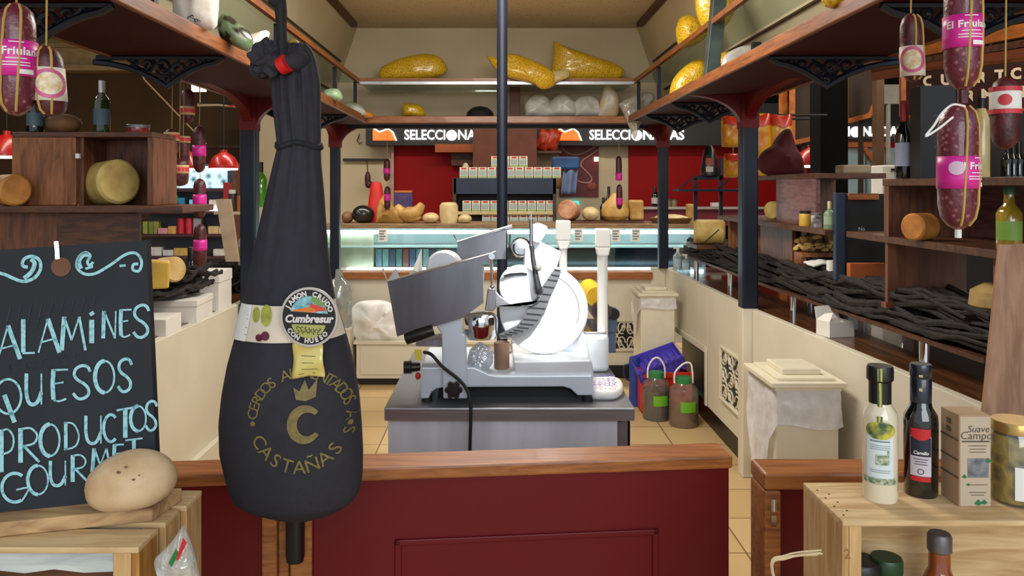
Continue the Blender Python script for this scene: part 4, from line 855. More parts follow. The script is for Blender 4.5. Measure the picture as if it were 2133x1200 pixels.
# support arm
s = MB(); s.prism(pz([(228, 458), (402, 414), (418, 600), (432, 606), (438, 906), (325, 906), (316, 604)], 2.535), 2.53, 2.559, 'y'); s.out('support_arm', alu, SL, smooth=0, bevel=.005)
s = MB(); s.tube([Q(150, 626, 2.50), Q(205, 606, 2.495), Q(278, 582, 2.50)], [.018, .020, .018], 14); s.out('carriage_handle', black, SL)
s = MB(); s.prism(pz([(190, 655), (330, 625), (330, 668), (195, 665)], 2.54), 2.56, 2.66, 'y'); s.out('slide_rail', steel_v, SL, smooth=0)
s = MB(); a_, b_ = Q(215, 757, 2.60), Q(140, 760, 2.60); s.tube([a_, a_.lerp(b_, .5), a_.lerp(b_, .55), b_], [.013, .017, .021, .0205], 22); s.out('thickness_knob', black, SL)
s = MB(); s.blob(Q(205, 800, 2.58), (.009, .009, .012)); s.out('red_stop_button', mat('red_button', (200, 30, 30), .4), SL)
s = MB(); s.box(*(lambda p: (p.x - .011, p.x + .011, 2.57, 2.574, p.z - .018, p.z + .016))(Q(205, 700, 2.57)), Matrix.Identity(4)); s.out('yellow_sticker', mat('yellow_sticker', (236, 214, 80), .6), SL, smooth=0)
kc = Q(374, 862, 2.52); s = MB()
s.lathe([(0, .02), (.014, .02), (.022, .014), (.022, 0), (0, 0)], kc, 24, rx90)
for i in range(6): a_ = i * math.pi / 3; s.cyl(kc + Vector((.02 * math.cos(a_), -.001, .02 * math.sin(a_))), kc + Vector((.02 * math.cos(a_), -.017, .02 * math.sin(a_))), .0085, n=12)
s.out('star_knob', black, SL)
s = MB(); s.lathe([(0, -.07), (.05, -.07), (.056, -.055), (.058, -.01), (.054, .004), (.040, .012), (0, .016)], Q(500, 520, 2.61), 36); s.out('blade_drum', chrome, SL)
s = MB(); a_ = Q(600, 700, 2.66); s.cyl((a_.x, a_.y, Z(q(0, 775)[1], 2.66)), (a_.x, a_.y, Z(q(0, 640)[1], 2.66)), .026, n=24); s.out('brown_core', mat('brown_card_tube', (112, 84, 66), .6), SL)
s = MB(); s.blob(Q(500, 715, 2.62), (.042, .03, .046), .35, 30, 4, 3); s.out('clear_cover', film('crinkled_film', (214, 216, 222), .3, .12, .4, .6, 60), SL)
cb = mat('black_cable', (12, 12, 13), .5)
s = MB(); s.tube(sm([Q(235, 688, 2.54), Q(270, 700, 2.512), Q(320, 755, 2.508), Q(390, 810, 2.506), Q(430, 855, 2.504), Q(452, 920, 2.497), Q(454, 1010, 2.49), Q(450, 1170, 2.49), Q(452, 1600, 2.50)], 6), .0055, 10); s.out('power_cable', cb, SL)
# round cheese-white thing on the tray
s = MB(); s.lathe([(0, .03), (.052, .03), (.0595, .02), (.0595, -.03), (0, -.035)], Q(330, 290, 2.66), 40, tilt); s.out('cutter_disc', lam, None, 'round white cutter disc resting in the slicer tray', 'disc')
s = MB(); s.poly([Q(150, 335, 2.58), Q(180, 300, 2.57), Q(222, 200, 2.60), Q(226, 300, 2.585), Q(240, 312, 2.59)]); s.poly([Q(180, 300, 2.57), Q(222, 200, 2.60), Q(205, 310, 2.55)]); s.out('paper_sheet', paper, None, 'pointed white paper sheet sticking up from the slicer tray', 'paper', smooth=0, solid=.0012)
# packet of printed paper on the table
def pkt(u, v):
    a_ = 2 * math.pi * u; r = 1 + .08 * math.sin(a_ * 3 + 1); hgt = (.036 + .006 * noise.noise(Vector((u * 6, v * 4, 2))))
    k = [0, .9, 1.0, 1.02, .92, .5, 0][int(v * 6 + .5)]; zz = [0, 0, .3, .6, .92, 1.0, 1.0][int(v * 6 + .5)]
    sx = math.copysign(abs(math.cos(a_)) ** .6, math.cos(a_)); sy = math.copysign(abs(math.sin(a_)) ** .6, math.sin(a_))
    return Vector((.362 + .060 * k * sx * r + .012 * k * sy, 2.68 + .10 * k * sy, TZ + .0005 + zz * hgt))
o = T('paper_packet', 'white wrapped packet with purple lettering on the table corner', 'packet', (.362, 2.68, TZ))
MB().grid(pkt, 40, 6, True).out('wrapper', mat('white_wrapper', (234, 232, 232), .4, var=.02, bump=.2, bscale=40), o, smooth=60)
s = MB(); pur = lambda a_, b_: Vector((.362 + a_ + b_ * .12, 2.68 + b_, TZ + .046))
for k, (b_, w_) in enumerate(((-.07, .07), (-.045, .085), (-.02, .07), (.01, .08), (.045, .06), (.06, .08))):
    for j in range(4): s.ribbon([(q_[0], q_[1]) for q_ in arc(-w_ / 2 + (j + .5) * w_ / 4, b_, .008, .007, 20 + j * 50 + k * 30, 270 + j * 60 + k * 20, 8)], .0035, pur)
s.out('purple_print', mat('purple_ink', (92, 74, 176), .6), o, smooth=0)
# ---------------------------------------------------------------- scales with display columns
def scale_(px, y0, y1, yb, d, w, label, body):
    x = X(px, d); o = T('shop_scale', label, 'scale', (x, d, TZ)); r = w / 2 * d / F
    hx = 15 * d / F
    s = MB(); s.box(x - hx, x + hx, d - .03, d + .02, Z(y1 - 12, d), Z(y0, d)); s.prism([(x - hx, Z(y1 - 12, d)), (x + hx, Z(y1 - 12, d)), (x + r, Z(y1 + 6, d)), (x - r, Z(y1 + 6, d))], d - .03, d + .02, 'y'); s.out('display_head', white_pl, o, smooth=0, bevel=.005)
    s = MB(); s.cyl((x, d, TZ + .12), (x, d, Z(y1, d)), r, n=20); s.out('column', white_pl, o)
    s = MB(); s.box(x - body[0], x + body[1], d - .06, d + .26, TZ, TZ + .145); s.out('scale_body', mat('pale_grey_plastic', (206, 212, 220), .4), o, smooth=0, bevel=.02, seg=4)
    MB().box(x - body[0] + .01, x + body[1] - .01, d - .05, d + .25, TZ + .145, TZ + .152).out('weighing_plate', chrome, o, smooth=0, bevel=.003)
scale_(1255, 476, 526, 690, 3.03, 22, 'white shop scale with tall display column right of the blade guard', (.085, .018))
scale_(1173, 459, 512, 690, 3.10, 17, 'white scale with shorter display column half hidden behind the slicer', (.20, .02))
o = T('film_dispenser', 'dark film dispenser with yellow roll behind the white scale', 'dispenser', (X(1245, 3.34), 3.34, TZ))
d = 3.34; x = X(1245, d)
MB().box(X(1222, d), X(1282, d), 3.322, 3.352, TZ, Z(692, d)).out('base', mat('grey_blue_plastic', (92, 106, 128), .45), o, smooth=0, bevel=.005)
MB().box(X(1258, d), X(1284, d), 3.31, 3.355, Z(692, d), Z(640, d)).out('housing', mat('grey_blue_plastic', (92, 106, 128), .45), o, smooth=0, bevel=.008)
s = MB(); s.cyl((X(1230, d), 3.42, Z(606, d)), (X(1238, d), 3.27, Z(614, d)), .042, n=28); s.out('film_roll', mat('yellow_film_roll', (232, 186, 44), .4), o)
s = MB(); s.cyl((X(1247, d), 3.40, Z(642, d)), (X(1247, d), 3.25, Z(642, d)), .041, n=28); s.out('drum', mat('brown_black_drum', (60, 46, 38), .4), o)
s = MB(); s.cyl((X(1247, d), 3.255, Z(642, d)), (X(1247, d), 3.245, Z(642, d)), .026, n=24); s.out('drum_core', black, o)
s = MB(); s.cyl((X(1268, d), 3.36, Z(650, d)), (X(1275, d), 3.28, Z(650, d)), .024, n=20); s.out('roller', black, o)
# ---------------------------------------------------------------- bins
def bin_(x0, x1, y0, y1, h, label, liner_drop, full):
    o = T('lidded_bin', label, 'bin', ((x0 + x1) / 2, (y0 + y1) / 2, 0)); cr = mat('cream_painted_bin', (224, 214, 188), .45, var=.03)
    s = MB(); s.box(x0, x1, y0, y1, 0.0, h - .035); s.out('bin_body', cr, o, smooth=0, bevel=.006)
    s = MB(); e = .022; s.box(x0 - e, x1 + e, y0 - e, y1 + e, h - .02, h); s.box(x0 - .008, x1 + .008, y0 - .008, y1 + .008, h - .035, h - .02); s.box(x0 + .01, x1 - .01, y0 + .01, y1 - .01, h, h + .012); s.out('lid', cr, o, smooth=0, bevel=.003)
    xm = (x0 + x1) / 2; s = MB(); s.box(xm - .075, xm + .075, y0 + .06, y1 - .06, h + .012, h + .036); s.out('lid_handle', cr, o, smooth=0, bevel=.004)
    s = MB(); n = 60
    def ln(u, v):
        t = u * 4; k = int(t) % 4; f_ = t - int(t); cs = [(x0, y0), (x1, y0), (x1, y1), (x0, y1)]; a_, b_ = cs[k], cs[(k + 1) % 4]
        px_, py_ = a_[0] + (b_[0] - a_[0]) * f_, a_[1] + (b_[1] - a_[1]) * f_; oo = .005 + .012 * v + .008 * noise.noise(Vector((u * 24, v * 3, x0)))
        nx_, ny_ = [(0, -1), (1, 0), (0, 1), (-1, 0)][k]
        left = 1.0 if k == 3 else 0
        dz = liner_drop * (1 + .12 * math.sin(u * 9) + .2 * noise.noise(Vector((u * 8, 1, 2)))) + left * full * math.sin(math.pi * f_)
        return Vector((px_ + nx_ * oo, py_ + ny_ * oo, h - .03 - v * dz))
    s.grid(ln, n, 8, True); s.out('liner_bag', film('white_bin_liner', (238, 236, 238), .05, .25, .62, .25, 18), o, smooth=60)
bin_(1.060, 1.300, 3.01, 3.31, .757, 'near cream lidded bin with white liner beside the corner pillar', .13, .30)
bin_(1.00, 1.235, 5.5, 5.8, .757, 'far cream lidded bin in the back corner of the kiosk', .07, .2)
# ---------------------------------------------------------------- jugs, crates
def jug(px, d, r, label, lvl, cl, tilt_):
    x = X(px, d); o = T('plastic_jug', label, 'jug', (x, d, 0))
    prof = [(0, .0), (r * .95, 0), (r, .01)] + [(r * (1 if i % 2 else .97), .03 + .018 * i) for i in range(9)] + [(r, .20), (r * .9, .235), (r * .5, .265), (r * .46, .275)]
    MB().lathe(prof, (x, d, 0), 32).out('jug_body', film('milky_jug', (232, 226, 216), .07, .15, .10), o)
    MB().lathe([(0, .004), (r * .93, .004), (r * .955, lvl), (0, lvl)], (x, d, 0), 32).out('liquid', mat('jug_liquid_' + str(cl[0]), cl, .2), o)
    MB().lathe([(r * .5, .262), (r * .52, .298), (r * .45, .304), (0, .304)], (x, d, 0), 24).out('cap', mat('green_jug_cap', (40, 130, 70), .4), o)
    s = MB(); s.tube(sm([(x - r * .62, d + tilt_ * .0, .262), (x - r * .58, d, .33), (x - r * .2 + tilt_, d, .385), (x + r * .25 + tilt_, d, .385), (x + r * .6, d, .33), (x + r * .62, d, .262)], 5), .006, 8); s.out('carry_handle', white_pl, o)
    label_on(MB(), x, d, r, r * 1.1, .10, .165, .002, c=r * .35).out('label', mat('lime_label', (110, 186, 40), .5), o)
jug(1367, 5.12, .089, 'plastic jug full of dark liquid with green cap on the floor', .19, (40, 26, 24), .0)
jug(1424, 4.98, .092, 'plastic jug with little brown liquid and green cap on the floor', .085, (112, 62, 36), .02)
o = T('red_crate', 'red plastic crate on the floor behind the two jugs', 'crate', (1.10, 5.32, 0))
red_pl = mat('red_plastic', (206, 46, 30), .4)
s = MB(); s.box(.955, 1.29, 5.22, 5.24, 0, .27); s.box(.955, 1.29, 5.43, 5.45, 0, .27); s.box(.955, .975, 5.24, 5.43, 0, .27); s.box(1.27, 1.29, 5.24, 5.43, 0, .27); s.box(.955, 1.29, 5.22, 5.45, 0, .015); s.out('crate_body', red_pl, o, smooth=0, bevel=.005)
s = MB(); s.box(.945, 1.30, 5.21, 5.225, .235, .275); s.box(1.16, 1.24, 5.2105, 5.222, .17, .215); s.out('rim', red_pl, o, smooth=0, bevel=.004)
o = T('purple_basket', 'blue violet plastic basket tilted on the red crate', 'basket', (1.07, 5.33, .28))
BM = Matrix.Translation((1.085, 5.33, .30)) @ Matrix.Rotation(math.radians(-20), 4, 'Y') @ Matrix.Rotation(math.radians(14), 4, 'X') @ Matrix.Translation((0, .0, -.05))
vio = mat('violet_plastic', (92, 78, 200), .4)
s = MB(); s.box(-.155, .155, -.11, .11, .03, .045, BM); s.out('basket_floor', vio, o, smooth=0)
s = MB()
for y in (-.115, .108): s.box(-.16, .16, y, y + .007, .03, .11, BM)
for x in (-.16, .153): s.box(x, x + .007, -.115, .115, .03, .11, BM)
s.out('basket_side', vio, o, smooth=0)
s = MB()
for i in range(8): s.box(-.155 + i * .041, -.135 + i * .041, -.122, -.112, .02, .125, BM); s.box(-.155 + i * .041, -.135 + i * .041, -.11, .11, .045, .062, BM)
s.box(-.165, .165, -.124, -.112, .10, .115, BM); s.out('basket_rib', vio, o, smooth=0, kind='stuff')
o = T('blue_pitcher', 'small blue plastic pitcher with handle beside the red crate', 'pitcher', (X(1322, 5.42), 5.42, 0)); x = X(1322, 5.42); bl = mat('blue_plastic', (40, 66, 150), .4)
MB().lathe([(0, 0), (.042, 0), (.036, .16), (.04, .30), (.036, .33), (0, .33)], (x, 5.42, 0), 24).out('pitcher_body', bl, o)
s = MB(); s.tube(sm([(x - .036, 5.42, .28), (x - .07, 5.42, .27), (x - .07, 5.42, .20), (x - .036, 5.42, .17)], 4), .007, 8); s.out('handle', mat('dark_blue_plastic', (28, 40, 84), .4), o)
# low cream chest, bag, bottle
o = T('cream_chest', 'low cream chest against the back wall left of the slicer', 'chest', (-.5, 6.06, 0))
MB().box(-1.06, .30, 5.97, 6.165, .05, .31).out('chest_body', cream, o, smooth=0, bevel=.003)
MB().box(-1.08, .31, 5.95, 6.17, .31, .335).out('lid', cream, o, smooth=0, bevel=.004)
MB().box(-1.04, .28, 5.985, 6.16, 0, .05).out('plinth', black, o, smooth=0)
s = MB(); s.box(-1.03, -.40, 5.963, 5.97, .08, .29); s.out('front_panel', cream, o, smooth=0, bevel=.003)
puff([(733, 640), (750, 628), (790, 625), (815, 632), (835, 650), (842, 690), (838, 710), (800, 710), (760, 710), (740, 705), (726, 670)], 6.06, .09, 3, rough=.4).out('white_bag', mat('white_plastic_bag', (236, 234, 230), .35, var=.02, bump=.5, bscale=14), None, 'crumpled white plastic bag on the low cream chest', 'bag', smooth=70)
o = T('side_box', 'tall cream box in the corner behind the hanging ham', 'box', (-1.2, 5.95, 0))
MB().box(-1.34, -1.09, 5.86, 6.14, 0, .43).out('box_body', cream, o, smooth=0, bevel=.003)
MB().box(-1.345, -1.085, 5.855, 6.145, .43, .445).out('lid', cream, o, smooth=0, bevel=.003)
x = X(718, 5.95) - .0; s = MB(); s.lathe([(0, 0), (.085, 0), (.095, .02), (.095, .28), (.07, .34), (.03, .37), (.026, .43), (0, .43)], (-1.185, 5.95, .445), 24)
s.out('water_bottle', film('clear_water_bottle', (206, 212, 210), .14, .08, .35), None, 'large clear plastic bottle in the corner right of the ham', 'bottle')

# ================================================================ things on the canopy shelves
pasta = mat('yellow_pasta', (226, 184, 34), .35, col2=(168, 118, 16), kind='voronoi', scale=85, ramp=(.05, .6), bump=.3, coat=.5)
bagw = mat('milky_bag', (214, 208, 202), .35, var=.06, bump=.5, bscale=18)
def pillow(s, M, a, b, t, seed, pinch=.25):
    def top(sg):
        def fn(u, v):
            x, y = 2 * u - 1, 2 * v - 1; e = max(0, (1 - abs(x) ** 2.6)) ** .5 * max(0, (1 - abs(y) ** 2.6)) ** .5
            n_ = noise.noise(Vector((x * 1.7 + seed, y * 1.7, sg * 2))) * .22
            return M @ Vector((a * x * (1 - pinch * .3 * y * y), b * y * (1 - pinch * x * x * .3), sg * t * e * (1 + n_) + .12 * t * noise.noise(Vector((x * 4, y * 4, seed)))))
        return fn
    s.grid(top(1), 16, 12); s.grid(top(-1), 16, 12)
    bmesh.ops.remove_doubles(s.bm, verts=s.bm.verts, dist=1e-5); return s
def bag(px, py, d, w, h, t, label, m_=pasta, roll=0.0, pitch=80, seed=1, pinch=.4, name='pasta_bag', cat='bag', group=None, dx=0):
    """upright or lying pillow bag; px, py is the middle of its face"""
    c = P(px, py, d) + Vector((dx, 0, 0))
    M = Matrix.Translation(c) @ Matrix.Rotation(math.radians(-roll), 4, 'Y') @ Matrix.Rotation(math.radians(pitch), 4, 'X')
    s = MB(); pillow(s, M, w * d / F / 2, h * d / F / 2, t, seed, pinch); return s.out(name, m_, None, label, cat, group, smooth=70)
def pbag(name, label, ol, d, t, m_, seed, cat='bag', group=None, dx=0.0, rough=.16, tilt=0.0):
    return puff(ol, d, t, seed, None, dx, rough, tilt).out(name, m_, None, label, cat, group, smooth=70)
pbag('pasta_bag', 'yellow pasta bag lying on the far upper shelf at the left', [(787, 152), (800, 136), (835, 122), (880, 112), (915, 118), (931, 140), (925, 155), (890, 164), (840, 167), (805, 167), (793, 165)], 5.90, .09, pasta, 1)
pbag('pasta_bag', 'yellow pasta bag slumped over the metal shelf edge beside the pole', [(1013, 116), (1030, 122), (1062, 112), (1100, 122), (1140, 140), (1160, 160), (1155, 178), (1130, 186), (1105, 172), (1060, 162), (1030, 142)], 5.60, .07, pasta, 2)
pbag('pasta_bag', 'pointed yellow pasta bag leaning up on the far upper shelf', [(1152, 84), (1180, 98), (1230, 115), (1280, 132), (1300, 147), (1290, 164), (1230, 166), (1180, 166), (1150, 160), (1152, 115)], 5.92, .08, pasta, 3)
pbag('pasta_bag', 'limp clear end of a pasta bag drooping beside the pointed bag', [(1140, 150), (1180, 145), (1186, 160), (1160, 172), (1140, 184), (1125, 182)], 5.60, .03, mat('pasta_in_film', (206, 176, 80), .3, col2=(196, 180, 140), scale=14, bump=.4), 8)
pbag('pasta_bag', 'yellow pasta bag on the branch side glass shelf, farther one', [(1362, 60), (1372, 36), (1400, 33), (1420, 50), (1425, 75), (1410, 90), (1385, 99), (1370, 94), (1364, 78)], 4.35, .08, pasta, 4, dx=.12)
pbag('pasta_bag', 'yellow pasta bag on the branch side glass shelf, nearer one', [(1397, -25), (1470, -25), (1476, 20), (1468, 45), (1450, 62), (1425, 66), (1412, 55), (1400, 25)], 3.86, .08, pasta, 5, dx=.12)
pbag('pasta_bag', 'yellow pasta bag lying on the oak edged shelf below the glass', [(1393, 203), (1402, 165), (1430, 135), (1460, 122), (1476, 140), (1478, 168), (1462, 190), (1425, 203)], 4.42, .08, pasta, 6)
pbag('pasta_bag', 'yellow bag tip on the branch side shelf near the beam', [(1712, -20), (1755, -20), (1758, 4), (1735, 16), (1716, 8)], 2.23, .03, pasta, 7)
pbag('pasta_bag', 'small yellow bag beside the dark carton on the shelf', [(1488, 140), (1492, 115), (1530, 106), (1520, 128), (1498, 142)], 3.95, .05, pasta, 9)
pbag('pasta_bag', 'yellow packet on the far oak shelf left of the black cap', [(838, 243), (840, 216), (876, 220), (884, 243)], 5.98, .06, pasta, 10)
pbag('food_wrapper', 'crumpled yellow and white wrapper on the far oak shelf', [(1246, 243), (1252, 200), (1262, 178), (1276, 182), (1290, 205), (1284, 243)], 5.98, .05, mat('yellow_white_wrapper', (204, 160, 60), .35, col2=(220, 214, 200), scale=8, bump=.4), 11)
for i, (px, lab) in enumerate(((1122, 'white plastic sack on the far oak shelf nearest the pole'), (1172, 'white plastic sack on the far oak shelf, middle of three'), (1222, 'white plastic sack on the far oak shelf, farthest from pole'))):
    pbag('plastic_sack', lab, [(px - 28, 243), (px - 29, 218), (px - 16, 202), (px + 4, 196 + i), (px + 22, 206), (px + 28, 225), (px + 27, 243)], 6.02, .08, bagw, i + 3, 'sack', 'white sacks on the far shelf', rough=.3)
pbag('clear_bag', 'milky clear plastic bag hanging over the far shelf corner', [(1288, 216), (1318, 200), (1350, 192), (1364, 203), (1346, 232), (1332, 262), (1323, 290), (1313, 272), (1300, 240)], 5.74, .05, film('milky_clear_bag', (206, 200, 190), .12, .2, .6, .6, 24), 8, rough=.3)
# black cap
o = T('black_cap', 'black cap lying on the far oak shelf', 'cap', P(1000, 243, 5.92)); c = P(1000, 243, 5.92); c.z = 2.0
MB().lathe([(.105, 0), (.105, .015), (.095, .055), (.06, .085), (.015, .097), (0, .099)], c, 28).out('crown', mat('black_felt', (14, 13, 14), .85), o)
s = MB(); s.grid(lambda u, v: c + Vector((-.09 - .075 * v, (u - .5) * .17 * (1 - .5 * v * v), .008 - .004 * math.sin(u * 3.14) * v)), 10, 5); s.out('peak', mat('black_felt', (14, 13, 14), .85), o, solid=.004)
MB().box(X(1062, 6.1), X(1083, 6.1), 6.06, 6.14, 2.0, Z(182, 6.1)).out('brown_carton', mat('brown_carton', (96, 52, 30), .6), None, 'upright brown carton behind the pole on the far shelf', 'carton', smooth=0, bevel=.003)
# left shelf things
o = T('cloth_sack', 'white cloth sack with small dark marks standing on the canopy shelf', 'sack', P(405, 66, 2.56))
M_ = Matrix.Translation(P(408, 5, 2.58)) @ Matrix.Rotation(math.radians(86), 4, 'X'); s = MB(); pillow(s, M_, .075, .095, .05, 3, .2); s.out('sack_body', mat('white_cotton', (222, 214, 206), .9, var=.04, bump=.2, bscale=60), o, smooth=70)
s = MB(); ft = facing(402, 40, 2.527)
for a_, b_, r_ in ((-.012, .004, 200), (0, -.002, 120), (.010, -.004, 260), (-.004, .008, 160), (.018, -.008, 180)): s.ribbon([(x_, z_) for x_, z_ in arc(a_, b_, .005, .005, 10, r_, 8)], .0025, lambda u_, v_: ft((u_, v_)))
s.out('dark_mark', mat('navy_ink', (30, 36, 60), .8), o, smooth=0)
pbag('food_bag', 'green and black printed food bag between two white sacks', [(452, 48), (468, 28), (495, 45), (520, 68), (526, 92), (512, 106), (480, 92), (460, 78)], 2.80, .05, mat('green_black_print', (96, 116, 88), .3, col2=(26, 24, 22), scale=26, bump=.3, coat=.3, ramp=(.44, .54)), 12)
pbag('white_sack', 'white pillow shaped sack on the canopy shelf above the ham knot', [(496, 58), (520, 72), (557, 64), (558, 76), (546, 100), (541, 132), (524, 122), (504, 104)], 3.2, .05, mat('white_cotton', (222, 214, 206), .9), 13)
pbag('food_packet', 'green and white packet at the far end of the chalkboard side shelf', [(712, 238), (715, 218), (740, 214), (758, 226), (760, 240)], 5.55, .05, mat('green_white_pack', (206, 204, 196), .4, col2=(120, 150, 110), scale=12), 14)
pbag('food_packet', 'orange packet lying flat at the shelf corner', [(738, 244), (742, 233), (770, 232), (776, 244)], 5.65, .05, mat('orange_pack', (214, 140, 40), .4), 15)
pbag('food_packet', 'pale green packet on the canopy shelf just right of the ham', [(672, 208), (676, 188), (705, 186), (712, 208)], 4.6, .05, mat('pale_green_pack', (150, 176, 140), .4), 16)
# right shelf: tall dark carton
o = T('tall_carton', 'tall dark green carton with red emblem leaning on the canopy shelf', 'carton', P(1480, 158, 3.62))
a_, b_ = P(1481, 158, 3.62), P(1497, 0, 3.62); ax = (b_ - a_).normalized(); KM = Matrix.Translation(a_) @ ax.to_track_quat('Z', 'Y').to_matrix().to_4x4()
MB().box(-.03, .03, -.03, .03, .0, .40, KM).out('box_body', mat('dark_green_carton', (30, 44, 46), .4, col2=(60, 74, 70), scale=10), o, smooth=0, bevel=.002)
s = MB(); s.box(-.022, .022, -.0312, -.030, .07, .11, KM); s.box(-.012, .022, -.0312, -.030, .24, .28, KM); s.out('red_emblem', mat('dull_red_print', (150, 60, 50), .5), o, smooth=0)
pbag('plastic_bag', 'grey white plastic bag flattened behind the dark carton', [(1502, 140), (1510, 115), (1545, 96), (1572, 98), (1560, 116), (1530, 134)], 3.72, .04, bagw, 17)
MB().box(1.10, 1.135, 3.40, 3.43, 2.0, 2.12).out('shelf_bracket', black, None, 'short black bracket standing on the branch side shelf', 'bracket', smooth=0)

# ================================================================ counters: branches, boxes
def branches(name, label, a, b, wid, ht, n, seed, r=(.006, .014), wig=.03):
    """bundle of dry branches from a to b"""
    random.seed(seed); s = MB(); a, b = Vector(a), Vector(b); ax = (b - a); L_ = ax.length; ax.normalize(); sd = Vector((-ax.y, ax.x, 0)); up = Vector((0, 0, 1))
    core = [a + ax * (L_ * i / 30) + up * (ht * .34) for i in range(1, 30)]
    s.tube(core, [ht * .40 * (1 + .25 * math.sin(i * 1.7)) for i in range(29)], 8)
    for i in range(n):
        t0 = random.uniform(0, .75); t1 = min(1.0, t0 + random.uniform(.2, .5)); k = 9; ou, ov = random.uniform(-wid, wid), random.uniform(.01, 1) * ht
        ph = random.uniform(0, 6); rr = random.uniform(*r); pts = []
        for j in range(k):
            t = t0 + (t1 - t0) * j / (k - 1); w_ = wig * math.sin(ph + j * 1.1)
            pts.append(a + ax * (L_ * t) + sd * max(-wid - .02, min(wid + .02, ou + w_ + .04 * (j / k - .5))) + up * max(rr, (ov + .018 * math.sin(ph * 2 + j * 1.7))))
        s.tube(pts, [rr * (1 - .4 * j / k) for j in range(k)], 6)
    return s.out(name, mat('dry_vine', (44, 37, 34), .8, col2=(20, 16, 15), scale=40, bump=.5), None, label, 'branches', kind='stuff', smooth=50)
o = T('raised_board', 'long dark board on chrome stand-offs holding the black branches', 'board', (1.55, 4.2, ZC))
MB().prism([(1.43, 6.15), (1.43, 4.0), (1.475, 2.40), (1.83, 2.40), (1.83, 6.15)], .962, .978, 'z').out('board', wood_dark, o, smooth=0)
for x, y in ((1.50, 2.78), (1.48, 3.95), (1.46, 4.95), (1.46, 5.8), (1.78, 2.78), (1.78, 4.5)): MB().cyl((x, y, ZC), (x, y, .962), .018, n=18).out('stand_off', chrome, o)
branches('dry_branches', 'long heap of black dry vine branches along the counter', (1.56, 6.15, .98), (1.60, 2.40, .98), .125, .125, 520, 3, (.007, .017), .012)
branches('dry_branches', 'bundle of dark dry branches on the counter beside the chalkboard', (-1.98, 2.95, .94), (-1.46, 3.95, 1.01), .13, .10, 150, 5, (.007, .015), .014)
branches('dry_branches', 'smaller bundle of dark branches on the counter behind the ham', (-1.80, 4.85, .868), (-1.42, 4.75, .868), .11, .17, 80, 6)
def wbox(name, label, x0, x1, y0, y1, z0, z1, rot=0, lid=True, m_=card, group=None):
    c = Vector(((x0 + x1) / 2, (y0 + y1) / 2, z0)); M = Matrix.Translation(c) @ Matrix.Rotation(rot, 4, 'Z'); hx, hy, h = (x1 - x0) / 2, (y1 - y0) / 2, z1 - z0
    o = T(name, label, 'box', c, group)
    MB().box(-hx, hx, -hy, hy, 0, h * (.72 if lid else 1), M).out('box_body', m_, o, smooth=0, bevel=.002)
    if lid: MB().box(-hx - .003, hx + .003, -hy - .003, hy + .003, h * .72, h, M).out('lid', m_, o, smooth=0, bevel=.002)
    return o
wbox('white_box', 'flat white box at the counter edge nearest the chalkboard', -1.72, -1.40, 3.33, 3.52, ZC, ZC + .072, .06, False)
wbox('white_box', 'stack-like white box on the counter between two other white boxes', -1.66, -1.40, 3.66, 3.92, ZC, ZC + .105, .08)
wbox('white_box', 'tall white lidded box on the counter left of the black post', -1.64, -1.41, 4.02, 4.21, ZC, ZC + .20, .0)
# open white carton on the other counter
o = T('open_box', 'small open white box on the dark counter before the branches', 'box', (1.45, 3.30, ZC)); M = Matrix.Translation((1.435, 3.36, ZC)) @ Matrix.Rotation(.25, 4, 'Z')
s = MB(); s.box(-.06, .06, -.045, -.043, 0, .065, M); s.box(-.06, .06, .043, .045, 0, .065, M); s.box(-.06, -.058, -.045, .045, 0, .065, M); s.box(.058, .06, -.045, .045, 0, .065, M); s.box(-.06, .06, -.045, .045, 0, .003, M); s.out('box_body', card, o, smooth=0)
s = MB(); s.poly([M @ Vector(p) for p in ((-.06, .045, .065), (.06, .045, .065), (.05, .075, .12), (-.05, .07, .115))]); s.poly([M @ Vector(p) for p in ((-.06, -.043, .065), (-.06, .043, .065), (-.03, .03, .09), (-.025, -.02, .10))]); s.out('flap', card, o, smooth=0, solid=.002)
# sanitizer bottles
def pump(px, d, r, h, label, x=None):
    x = X(px, d) if x is None else x; o = T('pump_bottle', label, 'bottle', (x, d, ZC)); tr_ = film('clear_gel', (206, 220, 224), .16, .08, .4)
    MB().lathe([(0, 0), (r, 0), (r, h * .62), (r * .5, h * .74), (r * .4, h * .78), (0, h * .78)], (x, d, ZC), 20).out('bottle_body', tr_, o)
    s = MB(); s.cyl((x, d, ZC + h * .76), (x, d, ZC + h * .95), r * .28); s.box(x - r * .9, x + r * .3, d - .01, d + .01, ZC + h * .93, ZC + h); s.out('pump', white_pl, o, smooth=0)
    label_on(MB(), x, d, r, r * 1.5, ZC + h * .15, ZC + h * .5, .002).out('label', mat('pale_blue_label', (180, 200, 214), .5), o)
pump(1400, 6.02, .036, .17, 'clear sanitizer pump bottle at the far end of the counter', 1.375)
pump(1411, 5.86, .028, .13, 'shorter clear pump bottle beside the sanitizer', 1.40)

# ================================================================ shelf units
def cheese(name, label, c, r, h, axis, m_, group=None, bev=.07):
    M = Vector(axis).normalized().to_track_quat('Z', 'Y').to_matrix(); b_ = h * bev
    s = MB(); s.lathe([(0, -h / 2), (r - b_, -h / 2), (r, -h / 2 + b_), (r * 1.01, 0), (r, h / 2 - b_), (r - b_, h / 2), (0, h / 2)], c, 40, M); return s.out(name, m_, None, label, 'cheese', group, smooth=38)
rind = mat('yellow_rind', (204, 178, 106), .5, col2=(170, 140, 74), scale=12, bump=.2, bscale=40)
rind2 = mat('orange_rind', (206, 142, 66), .5, col2=(160, 100, 44), scale=14, bump=.2, bscale=40)
rind3 = mat('pale_rind', (204, 176, 120), .5, col2=(172, 140, 84), scale=10, bump=.2, bscale=40)
